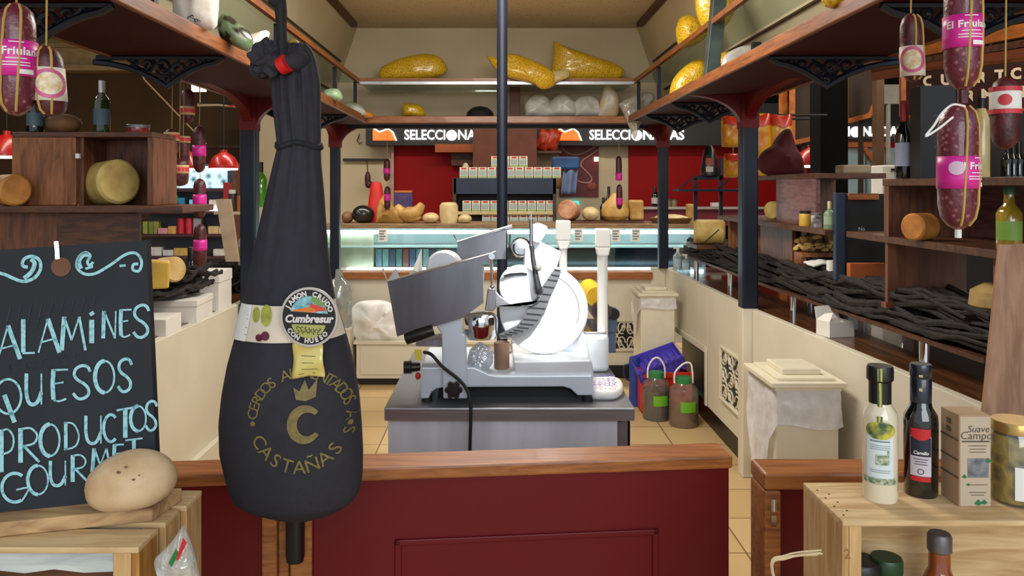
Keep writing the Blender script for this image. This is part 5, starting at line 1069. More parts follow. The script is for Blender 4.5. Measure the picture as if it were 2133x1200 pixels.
# on the chalkboard side
d0 = 3.0; zl = Z(428, d0)
o = T('shelf_unit', 'dark wooden shelf unit with open boxes behind the chalkboard', 'shelf', (-1.65, 3.1, ZC))
MB().box(-2.1, X(385, 2.92), 2.9, 3.22, zl - .025, zl).out('shelf_board', wood_dark, o, smooth=0, bevel=.003)
MB().box(X(24, d0), X(158, d0), 3.0, 3.02, zl, Z(286, d0)).out('side_panel', wood_mid, o, smooth=0, bevel=.003)
s = MB(); s.box(X(24, d0), X(318, d0), 3.0, 3.22, Z(286, d0), Z(286, d0) + .02); s.out('top_board', wood_dark, o, smooth=0, bevel=.003)
MB().box(X(158, d0), X(162, d0) + .012, 3.02, 3.22, zl, Z(286, d0)).out('divider', wood_dark_v, o, smooth=0)
MB().box(X(306, d0), X(320, d0), 3.0, 3.22, zl, Z(286, d0)).out('side_panel', wood_dark_v, o, smooth=0, bevel=.003)
MB().box(X(162, d0), X(306, d0), 3.20, 3.22, zl, Z(286, d0)).out('back_panel', wood_dark_v, o, smooth=0)
MB().box(-2.1, X(290, d0), 2.98, 3.0, ZC, zl - .025).out('lower_panel', wood_dark_v, o, smooth=0, bevel=.002)
MB().box(X(120, 2.97), X(292, 2.97), 2.965, 2.98, ZC, zl - .03).out('lower_panel', wood_dark, o, smooth=0)
cheese('round_cheese', 'large yellow cheese wheel in the open box of the shelf', (X(212, 3.0) - .01, 3.09, zl + .0865), .086, .145, (.8, -.62, .06), rind)
cheese('round_cheese', 'small yellow cheese wheel at the left end of the shelf', (X(20, 2.95), 2.95, zl + .058), .058, .105, (.82, -.57, 0), rind2)
MB().box(X(160, 2.99) - .003, X(166, 2.99), 2.985, 2.998, Z(330, 2.99), Z(320, 2.99)).out('shelf_clip', white_pl, None, 'tiny white clip on the edge of the shelf box', 'clip', smooth=0)
zt = Z(286, d0) + .02
def bottle(px, d, r, h, z, label, glass_m, cap_m, label_m=None, neck=.36, shoulder=.60, x=None, name='bottle', foil=True, capr=1.12):
    x = X(px, d) if x is None else x; o = T(name, label, 'bottle', (x, d, z)); rn = r * neck
    MB().lathe([(0, 0), (r * .95, 0), (r, .006), (r, h * shoulder), (r * .8, h * (shoulder + .07)), (rn * 1.15, h * (shoulder + .15)), (rn, h * .85), (rn, h * .97), (0, h * .97)], (x, d, z), 24).out('glass_body', glass_m, o)
    MB().lathe([(rn * capr, h * (.72 if foil else .88)), (rn * capr, h * .985), (rn * capr * .9, h), (0, h)], (x, d, z), 20).out('cap', cap_m, o)
    if label_m: label_on(MB(), x, d, r, r * 2.4, z + h * .16, z + h * .46, .001).out('label', label_m, o)
    return o
gdark = mat('dark_green_glass', (40, 52, 20), .08, coat=.8, var=.1); gblk = mat('black_wine_glass', (14, 16, 18), .08, coat=.8); gold_f = mat('gold_foil', (200, 180, 130), .3, metal=.7); silver_f = mat('silver_foil', (206, 206, 204), .35, metal=.5)
bottle(212, 3.08, .031, .205, zt, 'small green sparkling wine bottle with silver foil on the shelf', gdark, silver_f, mat('blue_grey_label', (70, 90, 104), .5))
bottle(73, 3.06, .031, .165, zt, 'dark wine bottle with white neck behind the thick salami', gblk, mat('white_capsule', (190, 188, 188), .5), mat('blue_grey_label', (70, 90, 104), .5), neck=.55, shoulder=.42)
s = MB(); s.blob((X(132, 3.1), 3.1, zt + .037), (.068, .06, .042), .08, 9, 5, 3, None, .9); s.out('round_loaf', mat('brown_crust', (120, 82, 46), .7, col2=(84, 54, 30), scale=12), None, 'round brown loaf on top of the wooden shelf box', 'loaf')
o = T('preserve_jar', 'squat jar of red preserve on the shelf top', 'jar', (X(288, 3.1), 3.1, zt)); x = X(288, 3.1)
MB().lathe([(0, 0), (.040, 0), (.042, .006), (.042, .022), (0, .022)], (x, 3.1, zt), 24).out('jar_body', mat('red_preserve', (140, 44, 40), .2, coat=.6), o)
MB().lathe([(.042, .022), (.044, .022), (.044, .033), (.042, .035), (0, .035)], (x, 3.1, zt), 24).out('lid', mat('grey_lid', (120, 116, 120), .4, metal=.4), o)
# cheese wedges and bottle on the branches
s = MB(); s.prism([(-.05, -.0), (.055, .0), (.06, .115), (-.055, .125)], -.045, .045, 'y'); c = P(323, 600, 3.42); 
for v in s.bm.verts: v.co = Matrix.Rotation(.4, 3, 'Z') @ v.co + Vector((c.x, 3.42, c.z + .0))
s.out('cheese_block', mat('waxy_yellow_cheese', (216, 178, 70), .4), None, 'waxy yellow cheese block standing on the branches by the chalkboard', 'cheese', smooth=0, bevel=.008)
cheese('round_cheese', 'small pale cheese wheel lying on its side behind the yellow block', (X(352, 3.62), 3.62, Z(562, 3.62)), .058, .10, (.8, -.5, .1), rind3)
bottle(399, 3.95, .042, .24, Z(615, 3.95), 'dark bottle with green neck behind the branch bundle', gblk, black, mat('green_neck_band', (60, 130, 80), .5), neck=.4, shoulder=.5)
# on the branch side: near unit
XI = 1.455
def ry(px, x=XI): return x * F / (px - CX)
o = T('shelf_unit', 'dark wooden shelf unit above the branches at the right edge', 'shelf', (1.6, 2.6, .98))
MB().box(XI, 1.80, 2.0, 2.99, 1.502, 1.527).out('top_board', wood_dark, o, smooth=0, bevel=.002)
MB().box(XI, 1.80, 2.2, 3.30, 1.288, 1.313).out('shelf_board', wood_dark, o, smooth=0, bevel=.002)
MB().box(XI + .004, 1.80, 2.95, 2.985, 1.313, 1.502).out('side_panel', wood_dark_v, o, smooth=0)
MB().box(1.775, 1.795, 2.2, 2.95, 1.313, 1.502).out('back_panel', mat('red_brown_panel', (132, 92, 88), .42, col2=(92, 62, 62), kind='wood', scale=5, stretch=(12, 1.5, 12)), o, smooth=0)
s = MB(); s.box(XI + .01, 1.76, 2.97, 2.99, 1.045, 1.288); s.box(XI, 1.77, 2.96, 3.0, 1.045, 1.065); s.out('lower_panel', mat('red_brown_upright', (122, 74, 46), .5, col2=(92, 54, 34), kind='wood', scale=4, stretch=(10, 10, 1.5)), o, smooth=0)
MB().box(XI + .03, 1.80, 2.33, 2.37, .978, 1.288).out('side_panel', wood_dark_v, o, smooth=0)
MB().prism([(X(2082, 2.18), Z(510, 2.18)), (X(2190, 2.18), Z(505, 2.18)), (X(2150, 2.18), ZC), (X(2046, 2.18), ZC)], 2.17, 2.19, 'y').out('pale_plank', mat('weathered_pinkish_plank', (176, 138, 112), .7, col2=(140, 104, 82), kind='wood', scale=4, stretch=(9, 9, 1.5)), None, 'pale weathered plank standing upright on the counter at the right', 'plank', smooth=0, bevel=.002)
cheese('round_cheese', 'orange cheese wheel lying on its side on the branch side shelf', (X(1917, 2.74), 2.74, 1.313 + .047), .047, .085, (-.9, -.42, 0), rind2)
bottle(2102, 2.33, .034, .185, 1.313, 'yellow green oil bottle with green cap on the shelf', mat('olive_oil', (170, 140, 40), .1, col2=(120, 96, 24), coat=.8), mat('green_cap', (50, 96, 60), .4), mat('green_label', (120, 160, 60), .5), neck=.4, shoulder=.58, foil=False)
s = MB(); s.lathe([(0, 0), (.085, 0), (.105, .03), (.1, .075), (.06, .10), (0, .105)], (1.62, 2.52, 1.09), 28); s.out('round_cheese', rind3, None, 'round pale cheese on the branches under the shelf', 'cheese')
bottle(1884, 2.89, .032, .285, 1.527, 'red capped wine bottle with grey blue label beside the black carton', gblk, mat('red_capsule', (150, 24, 30), .4), mat('grey_blue_label', (150, 156, 178), .5), neck=.40, shoulder=.55)
o = T('wine_carton', 'tall black wine carton with faint leaf prints on the shelf top', 'carton', (X(1953, 2.8), 2.8, 1.527))
MB().box(X(1917, 2.77), X(1992, 2.77), 2.77, 2.84, 1.527, 1.527 + .325).out('box_body', mat('matt_black_carton', (18, 18, 20), .5), o, smooth=0, bevel=.002)
s = MB(); ft = facing(1950, 260, 2.769)
for z_, w_ in ((.03, .018), (-.0, .022), (-.022, .016), (-.06, .014), (-.08, .010)): s.ribbon([(-w_ / 2, z_), (0, z_ + .006), (w_ / 2, z_)], .003, lambda a_, b_: ft((a_, b_)))
s.text('Malbec', .016, lambda p: ft((p[0] * .8, p[1] - .04))); s.out('grey_print', mat('grey_carton_print', (84, 84, 86), .5), o, smooth=0)
bottle(2044, 2.45, .024, .245, 1.527, 'pale bottle with dark cap beside the long salami on the shelf', mat('pale_liquor', (214, 190, 130), .2, coat=.6), black, None, neck=.45, shoulder=.72)
# farther unit on the branch side
XJ = 1.47
o = T('shelf_unit', 'dark wooden shelf unit above the branches behind the black post', 'shelf', (1.6, 4.2, .98))
MB().box(XJ, 1.78, 3.62, 4.85, 1.535, 1.56).out('top_board', wood_dark, o, smooth=0, bevel=.002)
MB().box(1.405, 1.78, 3.395, 5.05, 1.290, 1.315).out('shelf_board', wood_dark, o, smooth=0, bevel=.002)
pur_w = mat('red_brown_panel', (128, 76, 56), .42)
MB().box(XJ + .004, XJ + .024, 3.66, 4.18, 1.315, 1.535).out('front_panel', pur_w, o, smooth=0)
MB().box(XJ + .02, 1.78, 4.16, 4.18, 1.315, 1.535).out('divider', wood_dark_v, o, smooth=0)
MB().box(1.755, 1.775, 4.18, 4.85, 1.315, 1.535).out('back_panel', pur_w, o, smooth=0)
MB().box(XJ + .01, XJ + .03, 3.97, 4.45, .978, 1.290).out('lower_panel', wood_dark_v, o, smooth=0)
MB().box(XJ + .01, XJ + .03, 4.50, 4.56, .978, 1.290).out('lower_panel', wood_mid, o, smooth=0)
s = MB(); s.box(XJ, 1.75, 5.0, 5.04, .978, 1.290); s.out('side_panel', wood_mid, o, smooth=0)
cheese('round_cheese', 'small yellow cheese in the open box behind the black post', (1.565, 4.45, 1.315 + .05), .05, .08, (-.8, -.6, 0), rind)
def jar(px, d, r, h, z, label, bm_, lid_m, x=None):
    x = X(px, d) if x is None else x; o = T('jar', label, 'jar', (x, d, z))
    MB().lathe([(0, 0), (r * .95, 0), (r, .005), (r, h * .78), (r * .9, h * .84), (0, h * .84)], (x, d, z), 22).out('jar_body', bm_, o)
    MB().lathe([(r * .92, h * .82), (r * .95, h * .82), (r * .95, h * .98), (r * .9, h), (0, h)], (x, d, z), 22).out('lid', lid_m, o)
    return o
jar(1678, 3.70, .027, .07, 1.315, 'mustard yellow jar with black lid on the shelf end', mat('mustard', (206, 166, 60), .4), black, 1.44)
jar(1700, 3.57, .024, .066, 1.315, 'jar with white label and dark lid beside the mustard jar', mat('white_label_jar', (190, 186, 190), .4, col2=(60, 50, 50), scale=30), mat('grey_lid', (120, 116, 120), .4, metal=.4), 1.44)
bottle(1727, 3.43, .024, .12, 1.315, 'grey green squeeze bottle with pointed cap on the shelf end', mat('grey_green_bottle', (120, 140, 110), .4), mat('pale_nozzle', (200, 196, 150), .4), mat('pale_green_label', (150, 170, 140), .5), neck=.3, shoulder=.55, x=1.44)
# things under and beside the far unit
o = T('wooden_tray', 'honey wood tray stand behind the white cloth', 'tray', (X(1700, 3.9), 3.9, .98)); zt2 = Z(525, 3.9)
MB().box(X(1662, 3.9), X(1738, 3.9), 3.84, 3.95, zt2 - .02, zt2).out('tray_top', wood_mid, o, smooth=0)
for px in (1666, 1732): MB().box(X(px, 3.9) - .012, X(px, 3.9) + .012, 3.85, 3.94, .978, zt2 - .02).out('leg', wood_mid, o, smooth=0)
s = MB(); random.seed(4)
for i in range(60): s.blob((X(1700, 3.9) + random.uniform(-.085, .08), 3.895 + random.uniform(-.045, .045), zt2 + random.uniform(.012, .085)), (.018, .016, .013), .5, 60, i, 1)
s.out('dried_pasta', mat('dried_pasta', (224, 196, 128), .6, col2=(170, 130, 70), scale=30), None, 'heap of dried yellow pasta shapes on the wooden tray', 'pasta', kind='stuff')
s = MB(); s.grid(lambda u, v: Vector((X(1625 + 100 * u, 4.05) + .03, 3.70 + .12 * v, 1.128 + .014 * noise.noise(Vector((u * 5, v * 3, 1))) + .012 * math.sin(u * 7))), 24, 8); s.out('white_cloth', paper, None, 'folded white cloth on the branches beside the white cup', 'cloth', solid=.012)
s = MB(); s.lathe([(0, 0), (.021, 0), (.021, .072), (0, .072)], (X(1732, 3.5), 3.5, 1.10), 24); s.out('white_cup', white_pl, None, 'white cup standing beside the navy framed blackboard', 'cup')
o = T('blackboard', 'blackboard with navy frame standing on the branches', 'blackboard', (X(1790, 3.36), 3.36, 1.10)); d = 3.36
MB().box(X(1741, d), X(1761, d), d, d + .03, 1.10, Z(402, d)).out('frame', mat('navy_frame', (34, 52, 74), .5), o, smooth=0, bevel=.003)
MB().box(X(1761, d), X(1900, d), d + .012, d + .026, 1.10, Z(404, d)).out('slate', mat('slate_black', (26, 28, 30), .6), o, smooth=0)
MB().box(X(1768, d), X(1830, d), d - .004, d + .03, Z(416, d), Z(403, d)).out('wood_rail', wood_trim_x, o, smooth=0)
s = MB(); s.text('No', .022, facing(1795, 477, d + .011)); s.out('lettering', mat('white_chalk', (210, 210, 208), .8), o, smooth=0)
wbox('orange_box', 'orange cardboard box below the blackboard', X(1772, 3.30), X(1848, 3.30), 3.305, 3.34, 1.10, Z(549, 3.30), 0, False, mat('orange_card', (186, 96, 44), .7))
# ---------------------------------------------------------------- black iron rack with cheese
o = T('iron_rack', 'black iron display rack standing over a yellow cheese wheel', 'rack', (X(1475, 5.3), 5.3, .98)); d = 5.3
s = MB()
for px, y0 in ((1448, 372), (1501, 330)): s.box(X(px - 3, d), X(px + 4, d), d - .01, d + .01, 1.10, Z(y0, d))
s.box(X(1445, d), X(1505, d), d - .01, d + .01, Z(374, d), Z(366, d)); s.out('frame', navy, o, smooth=0)
s = MB(); s.box(X(1408, d), X(1546, d), d - .09, d + .09, Z(399, d), Z(394, d)); s.tube([P(1418, 392, d), P(1440, 372, d)], .006); s.tube([P(1496, 394, d), P(1520, 372, d)], .006); s.out('shelf', navy, o, smooth=0)
s = MB(); s.box(X(1440, d), X(1520, d), d - .14, d + .14, 1.09, Z(508, d)); s.out('base_slab', wood_dark, o, smooth=0)
s = MB(); s.tube([P(1468, 505, 5.15), P(1498, 478, 5.15)], .004); s.out('knife_rod', black, o)
cheese('round_cheese', 'large yellow cheese wheel under the black iron rack', (X(1477, 5.28), 5.28, Z(508, 5.3) + .082), .082, .20, (.97, -.2, .0), rind)
s = MB(); s.lathe([(0, 0), (.06, 0), (.062, .02), (.05, .1), (.035, .17), (.018, .2), (0, .203)], (X(1478, d), d, Z(366, d)), 24); s.out('dark_bottle', mat('black_mottled', (24, 22, 24), .3, col2=(90, 40, 36), scale=24, ramp=(.3, .45)), None, 'dark rounded bottle with red and white label on top of the iron rack', 'bottle')
lb_ = WLOC; s = MB(); label_on(s, X(1478, 5.3), 5.3, .050, .05, Z(366, 5.3) + .07, Z(366, 5.3) + .115, .004); s.out('red_label', mat('brick_label', (150, 60, 44), .5), bpy.data.objects['dark_bottle'], smooth=0)
s = MB(); label_on(s, X(1478, 5.3), 5.3, .058, .045, Z(366, 5.3) + .025, Z(366, 5.3) + .06, .004); s.out('white_label', mat('dull_white_label', (170, 164, 156), .5), bpy.data.objects['dark_bottle'], smooth=0)
# ================================================================ refrigerated display across the back
def pbox(s, x0, x1, y0, y1, d0, d1):
    """upright box whose front face covers the picture rectangle at depth d0"""
    return s.box(X(x0, d0), X(x1, d0), d0, d1, Z(y1, d0), Z(y0, d0))
tube_m = mat('cold_lamp_tube', (226, 248, 255), .3, emit=14.0, var=0)
D = 7.6
o = T('display_counter', 'long refrigerated glass display counter lit from inside across the back', 'display counter', (.2, 7.9, 0))
s = MB(); pbox(s, 672, 1470, 467, 476, D - .04, D + .62); s.out('top_board', mat('worn_brown_board', (150, 120, 84), .5, col2=(116, 90, 60), kind='wood', scale=4, stretch=(2, 14, 14)), o, smooth=0, bevel=.004)
s = MB(); s.box(X(672, D), X(1470, D), D, D + .6, 0, Z(562, D)); s.out('base', mat('grey_white_base', (190, 186, 176), .4), o, smooth=0)
s = MB(); pbox(s, 672, 1470, 476, 562, D + .54, D + .56); s.out('back_panel', mat('white_liner', (226, 232, 232), .4, var=.02), o, smooth=0)
for px in (672, 1020, 1466): s = MB(); pbox(s, px, px + 4, 476, 562, D, D + .54); s.out('upright', mat('satin_aluminium', (176, 180, 186), .3, metal=.9), o, smooth=0)
s = MB(); s.cyl((X(676, D), D + .06, Z(484, D)), (X(1466, D), D + .06, Z(484, D)), .018, n=10); s.out('lamp_tube', tube_m, o)
s = MB(); s.cyl((X(722, D), D + .03, Z(560, D)), (X(1462, D), D + .03, Z(560, D)), .010, n=10); s.out('lamp_tube', tube_m, o)
s = MB(); pbox(s, 676, 1466, 513, 516, D + .08, D + .52); s.out('inner_shelf', mat('white_liner', (226, 232, 232), .4), o, smooth=0)
s = MB(); pbox(s, 1030, 1462, 517, 556, D + .30, D + .32); s.out('dark_tray_panel', mat('dark_steel_tray', (44, 50, 58), .2, metal=.6, var=.3, scale=4), o, smooth=0)
s = MB(); pbox(s, 676, 778, 488, 560, D + .10, D + .12); s.out('beige_panel', mat('beige_panel_paint', (196, 178, 150), .5), o, smooth=0)
s = MB(); pbox(s, 676, 1466, 477, 556, D + .004, D + .008); s.out('front_glass', film('display_glass', (226, 240, 240), .06, .03, .0), o, smooth=0)
pk_cols = [(96, 130, 150), (120, 150, 150), (52, 72, 96), (80, 120, 116), (140, 60, 56), (60, 84, 120), (70, 110, 130), (44, 60, 92), (120, 54, 60), (66, 90, 140), (100, 130, 140), (50, 70, 110)]
for i, cl in enumerate(pk_cols):
    px = 783 + i * 14; s = MB(); pbox(s, px, px + 12, 519, 555, D + .14 + .01 * (i % 3), D + .25); ob = s.out('chilled_packet', mat('packet_%d' % (i % 6), pk_cols[i % 6], .4, var=.2, scale=20), None, ['slate', 'teal', 'navy', 'green', 'red', 'blue'][i % 6] + ' chilled packet, ' + ORD[i] + ' from the left in the display row behind the slicer tray', 'packet', 'chilled packets in the left display', smooth=0)
for px, lab in ((797, 'left of the slicer'), (1205, 'below the red brown cheese'), (1283, 'below the pear shaped cheese'), (1325, 'below the square cheese block')):
    o = T('price_tag', 'small white price tag hanging on the display front ' + lab, 'price tag', P(px, 505, D - .045)); s = MB(); pbox(s, px - 9, px + 9, 476, 503, D - .046, D - .043); s.out('card', paper, o, smooth=0)
    s = MB()
    for k in range(4): pbox(s, px - 7, px + 6 - k % 2 * 3, 480 + k * 5.5, 482.5 + k * 5.5, D - .048, D - .0462)
    s.out('print', mat('grey_print', (120, 136, 140), .7), o, smooth=0)
ZD = Z(467, D - .04) + .001
def lump(px, py0, py1, w, d, label, m_, amp=.25, seed=1, flat=.9, dep=.10, name='cheese', yr=0):
    h = (py1 - py0) * d / F; s = MB(); s.blob((X(px, d), d, ZD + h * .47), (w / 2 * d / F, dep, h * .52), amp, 7, seed, 3, None, flat); return s.out(name, m_, None, label, 'cheese', smooth=70)
yel = mat('aged_yellow_cheese', (196, 156, 88), .5, col2=(160, 118, 56), scale=9, bump=.3); pal = mat('pale_cream_cheese', (214, 196, 150), .5, col2=(184, 160, 110), scale=9, bump=.2)
lump(757, 428, 465, 47, 7.85, 'black waxed round cheese on the display top', mat('black_wax', (26, 24, 24), .3, coat=.5), .05, 1); lump(724, 441, 465, 24, 7.85, 'brown cheese piece left of the black waxed cheese', mat('brown_rind', (130, 94, 60), .6), .1, 2)
puff([(783, 466), (786, 432), (794, 412), (803, 404), (812, 416), (822, 432), (838, 446), (840, 466)], 7.8, .09, 5, rough=.3).out('cheese', yel, None, 'tall jagged yellow cheese hunk on the display top', 'cheese', smooth=40)
s = MB(); s.tube(sm([(X(826, 7.8), 7.8, ZD + .17), (X(838, 7.8), 7.79, ZD + .10), (X(852, 7.8), 7.78, ZD + .085), (X(868, 7.8), 7.79, ZD + .11), (X(880, 7.8), 7.8, ZD + .19)], 5), [.03 + .045 * math.sin(math.pi * i / 20) for i in range(21)], 14); s.blob((X(852, 7.8), 7.80, ZD + .05), (.12, .07, .05), .2, 8, 3, 3, None, .95); s.out('cheese', yel, None, 'curved yellow cheese with a scooped top on the display', 'cheese', smooth=70)
lump(897, 443, 465, 36, 7.80, 'small pale cheese between two yellow cheeses', pal, .1, 6)
s = MB(); c = (X(935, 7.8), 7.8, ZD); s.lathe([(0, 0), (.088, 0), (.092, .03), (.09, .17), (.07, .20), (0, .205)], c, 24); s.out('cheese', pal, None, 'upright pale cylinder cheese near the milk cartons', 'cheese')
lump(968, 447, 465, 28, 7.80, 'low crumbly cheese lump right of the pale cylinder', pal, .3, 7)
s = MB(); pbox(s, 1160, 1342, 461, 466.6, 7.70, 8.05); s.out('serving_board', wood_dark, None, 'dark serving board under the cheeses on the display', 'board', smooth=0)
ZD += .026
cheese('cheese', 'red brown cut cheese wheel on the dark serving board', (X(1186, 7.8), 7.82, ZD + .095), .098, .16, (-.35, -.9, .15), mat('reddish_rind', (160, 96, 62), .5, col2=(196, 150, 120), scale=10))
lump(1230, 433, 462, 36, 7.80, 'small round pale cheese on the dark serving board', pal, .05, 8, .95)
s = MB(); s.lathe([(0, 0), (.10, 0), (.135, .04), (.14, .10), (.11, .17), (.06, .22), (.035, .26), (0, .27)], (X(1282, 7.8), 7.82, ZD), 28); s.out('cheese', yel, None, 'big pear shaped yellow cheese on the dark serving board', 'cheese')
s = MB(); s.box(X(1311, 7.8), X(1340, 7.8), 7.76, 7.9, ZD, ZD + .20); s.out('cheese', yel, None, 'square yellow cheese block on the dark serving board', 'cheese', smooth=0, bevel=.02)
ZD -= .026
o = T('wicker_tray', 'flat wicker tray of pale slices right of the far post', 'tray', (X(1397, 7.8), 7.8, ZD)); c = (X(1397, 7.8), 7.8, ZD)
MB().lathe([(0, 0), (.17, 0), (.21, .05), (.20, .055), (.165, .015), (0, .015)], c, 32).out('basket', mat('wicker', (120, 84, 48), .8, kind='wave', scale=30), o)
MB().blob((c[0], c[1], ZD + .05), (.16, .15, .035), .25, 12, 3, 3).out('slices', pal, o)
# ================================================================ milk carton rack
D = 8.4
o = T('carton_rack', 'dark rack with navy panel filled with white cartons', 'rack', (X(1050, D), D, 0))
for px in (943, 1152): s = MB(); s.box(X(px, D), X(px + 7, D), D, D + .3, 0, Z(372, D)); s.out('upright', mat('dark_bronze', (60, 48, 36), .5), o, smooth=0)
s = MB(); pbox(s, 945, 1158, 371, 404, D, D + .30); s.out('navy_panel', mat('navy_panel_paint', (28, 40, 66), .5), o, smooth=0)
for y in (441, 471): s = MB(); pbox(s, 948, 1154, y, y + 6, D, D + .28); s.out('shelf_board', mat('cream_shelf', (200, 180, 130), .5), o, smooth=0)
s = MB(); pbox(s, 948, 1154, 404, 480, D + .27, D + .29); s.out('back_panel', mat('dark_back', (60, 56, 52), .7), o, smooth=0)
zr = {0: Z(371, D), 1: Z(371, D) + .117, 2: Z(441, D), 3: Z(471, D)}
NM = lambda row, i: 'white milk carton, %s from the left %s' % (ORD[i], {0: 'in the row standing on the navy panel', 1: 'in the short tier stacked on top', 2: 'in the row below the navy panel', 3: 'in the lowest visible rack row'}[row])
def carton0(x, z, label, gp):
    r = T('milk_carton', label, 'carton', (x, D + .06, z), gp); w, h = .045, .1165
    MB().box(x - w, x + w, D + .02, D + .11, z, z + h).out('carton_body', mat('carton_white', (214, 210, 190), .6, var=.03), r, smooth=0, bevel=.003)
    MB().box(x - w * .6, x + w * .6, D + .0185, D + .0198, z + h * .80, z + h * .95).out('red_band', mat('carton_red', (200, 56, 50), .6), r, smooth=0)
    MB().box(x - w * .8, x + w * .8, D + .0185, D + .0198, z + h * .22, z + h * .72).out('grey_print', mat('carton_grey', (160, 176, 176), .6), r, smooth=0)
    MB().box(x - w * .9, x + w * .9, D + .0185, D + .0198, z + h * .06, z + h * .16).out('green_band', mat('carton_green', (130, 160, 70), .6), r, smooth=0)
    return r
names = {0: 'white milk carton in the row standing on the navy panel', 1: 'white milk carton of the short second tier on top', 2: 'white milk carton in the row below the navy panel', 3: 'white milk carton in the lowest visible rack row'}
first = None
for row, px0, n in ((0, 957, 11), (1, 1023, 4), (2, 963, 10), (3, 1004, 8)):
    for i in range(n):
        x = X(px0 + 9 + i * 19.4, D)
        if first is None: first = carton0(x, zr[row], NM(row, i), 'milk cartons on the rack, row on the navy panel')
        else: dup(first, (x, D + .06, zr[row]), NM(row, i), 'milk cartons on the rack, ' + ['row on the navy panel', 'second tier', 'row below the panel', 'lowest row'][row])
# ================================================================ signs and back wall
D = 9.4
s = MB(); pbox(s, 762, 1905, 215, 303, D, D + .3); s.out('trim_4', mat('black_fascia', (34, 32, 30), .5), kind='structure', smooth=0)
lit = mat('lit_white_letters', (255, 255, 255), .4, emit=3.0, var=0); lit_o = mat('lit_orange_sign', (240, 70, 14), .4, col2=(250, 130, 50), emit=.7, scale=3)
def sign(px, label, y=282):
    o = T('lit_sign', label, 'sign', P(px + 100, y + 12, D - .02)); s = MB()
    for body, a_, w in (('SELECCI', 0, 84), ('NADAS', 112, 84)):
        probe = MB().text(body, .165, lambda p: Vector(p)); xs = [v.co.x for v in probe.bm.verts]; k = (w * D / F) / (max(xs) - min(xs)); x0 = min(xs); probe.bm.free()
        s = MB(); s.text(body, .165, lambda p: Vector((X(px + a_, D) + (p[0] - x0) * k, D - .012 - p[2], Z(y, D) + p[1])), .001, extrude=.010)
        s.out('lettering', lit, o, smooth=0)
    s = MB(); s.cyl((X(px + 98, D), D - .02, Z(y, D)), (X(px + 98, D), D, Z(y, D)), .062, n=28); s.out('round_letter', lit, o)
    s = MB(); s.prism([(X(a_, D), Z(b_, D)) for a_, b_ in ((px - 66, y + 11), (px - 66, y - 14), (px - 52, y - 5), (px - 34, y - 12), (px - 24, y - 4), (px - 18, y + 11))], D - .02, D, 'y'); s.out('orange_emblem', lit_o, o, smooth=0)
    s = MB(); s.tube([Vector((X(a_, D), D - .022, Z(b_, D))) for a_, b_ in ((px - 66, y - 16), (px - 52, y - 7), (px - 34, y - 14), (px - 24, y - 6), (px - 17, y + 11))], .008, 6); s.out('emblem_edge', lit, o)
sign(843, 'lit white SELECCIONADAS letters with orange emblem, left of the pole'); sign(1228, 'lit white SELECCIONADAS letters with orange emblem, right of the pole'); sign(1684, 'lit white SELECCIONADAS letters partly hidden by the black column', 275)
red_w = mat('red_wall_paint', (150, 3, 5), .6, var=.06, scale=2, spec=.2); cream_w = mat('cream_wall_paint', (206, 188, 156), .6, var=.05, scale=2)
s = MB(); pbox(s, 818, 985, 303, 470, 9.62, 9.7); s.out('wall_red_left', red_w, kind='structure', smooth=0)
s = MB(); pbox(s, 1310, 1720, 303, 470, 9.62, 9.7); s.out('wall_red_right', red_w, kind='structure', smooth=0)
s = MB(); pbox(s, 500, 818, 225, 560, 9.66, 9.74); s.out('wall_cream_left', cream_w, kind='structure', smooth=0)
s = MB(); pbox(s, 985, 1310, 303, 560, 9.66, 9.74); s.out('wall_cream_middle', cream_w, kind='structure', smooth=0)
s = MB(); pbox(s, 815, 820, 303, 440, 9.55, 9.62); s.out('trim_5', mat('pale_trim', (190, 150, 140), .5), kind='structure', smooth=0)
s = MB(); pbox(s, 1310, 1720, 436, 470, 9.2, 9.25); s.out('trim_6', mat('maroon_panel', (120, 26, 44), .5), kind='structure', smooth=0)
s = MB(); pbox(s, 1310, 1720, 431, 436, 9.15, 9.3); s.out('trim_7', mat('grey_ledge', (190, 176, 170), .4), kind='structure', smooth=0)
s = MB(); pbox(s, 714, 802, 330, 335, 9.58, 9.66); s.out('hanging_rail', black, None, 'black hanging rail on the cream wall left of the red wall', 'rail', smooth=0)
s = MB(); s.tube([P(748, 280, 9.66), P(748, 282, 9.63), P(744, 293, 9.63), P(749, 300, 9.63), P(754, 296, 9.63)], .006); s.out('meat_hook', black, None, 'small meat hook on the cream wall above the rail', 'hook')
s = MB(); s.blob(P(766, 372, 9.5), (.035, .03, .09), .1, 9, 2); s.blob(P(768, 384, 9.5), (.045, .035, .05), .1, 9, 3); s.tube([P(764, 331, 9.57), P(766, 360, 9.5)], .006); s.out('dark_sausage', sal2, None, 'dark sausage hanging from the black rail on the cream wall', 'sausage', smooth=60)
s = MB(); s.lathe([(.11, 0), (.105, .02), (.06, .36), (.045, .40), (0, .41)], (X(784, 8.05), 8.05, ZD), 24); s.out('red_cone', mat('red_cone_plastic', (206, 30, 22), .5), None, 'red cone shaped cover behind the yellow cheese hunk', 'cone')
o = T('purple_box', 'purple box with orange lid on the display top', 'box', (X(841, 8.08), 8.08, ZD)); s = MB(); s.box(X(822, 8.08), X(859, 8.08), 8.06, 8.14, ZD, Z(401, 8.08)); s.out('box_body', mat('purple_box_print', (76, 60, 110), .5, col2=(54, 42, 84), scale=20), o, smooth=0)
s = MB(); s.box(X(822, 8.08), X(858, 8.08), 8.055, 8.145, Z(401, 8.08), Z(397, 8.08)); s.out('lid', mat('orange_lid', (200, 110, 50), .5), o, smooth=0)
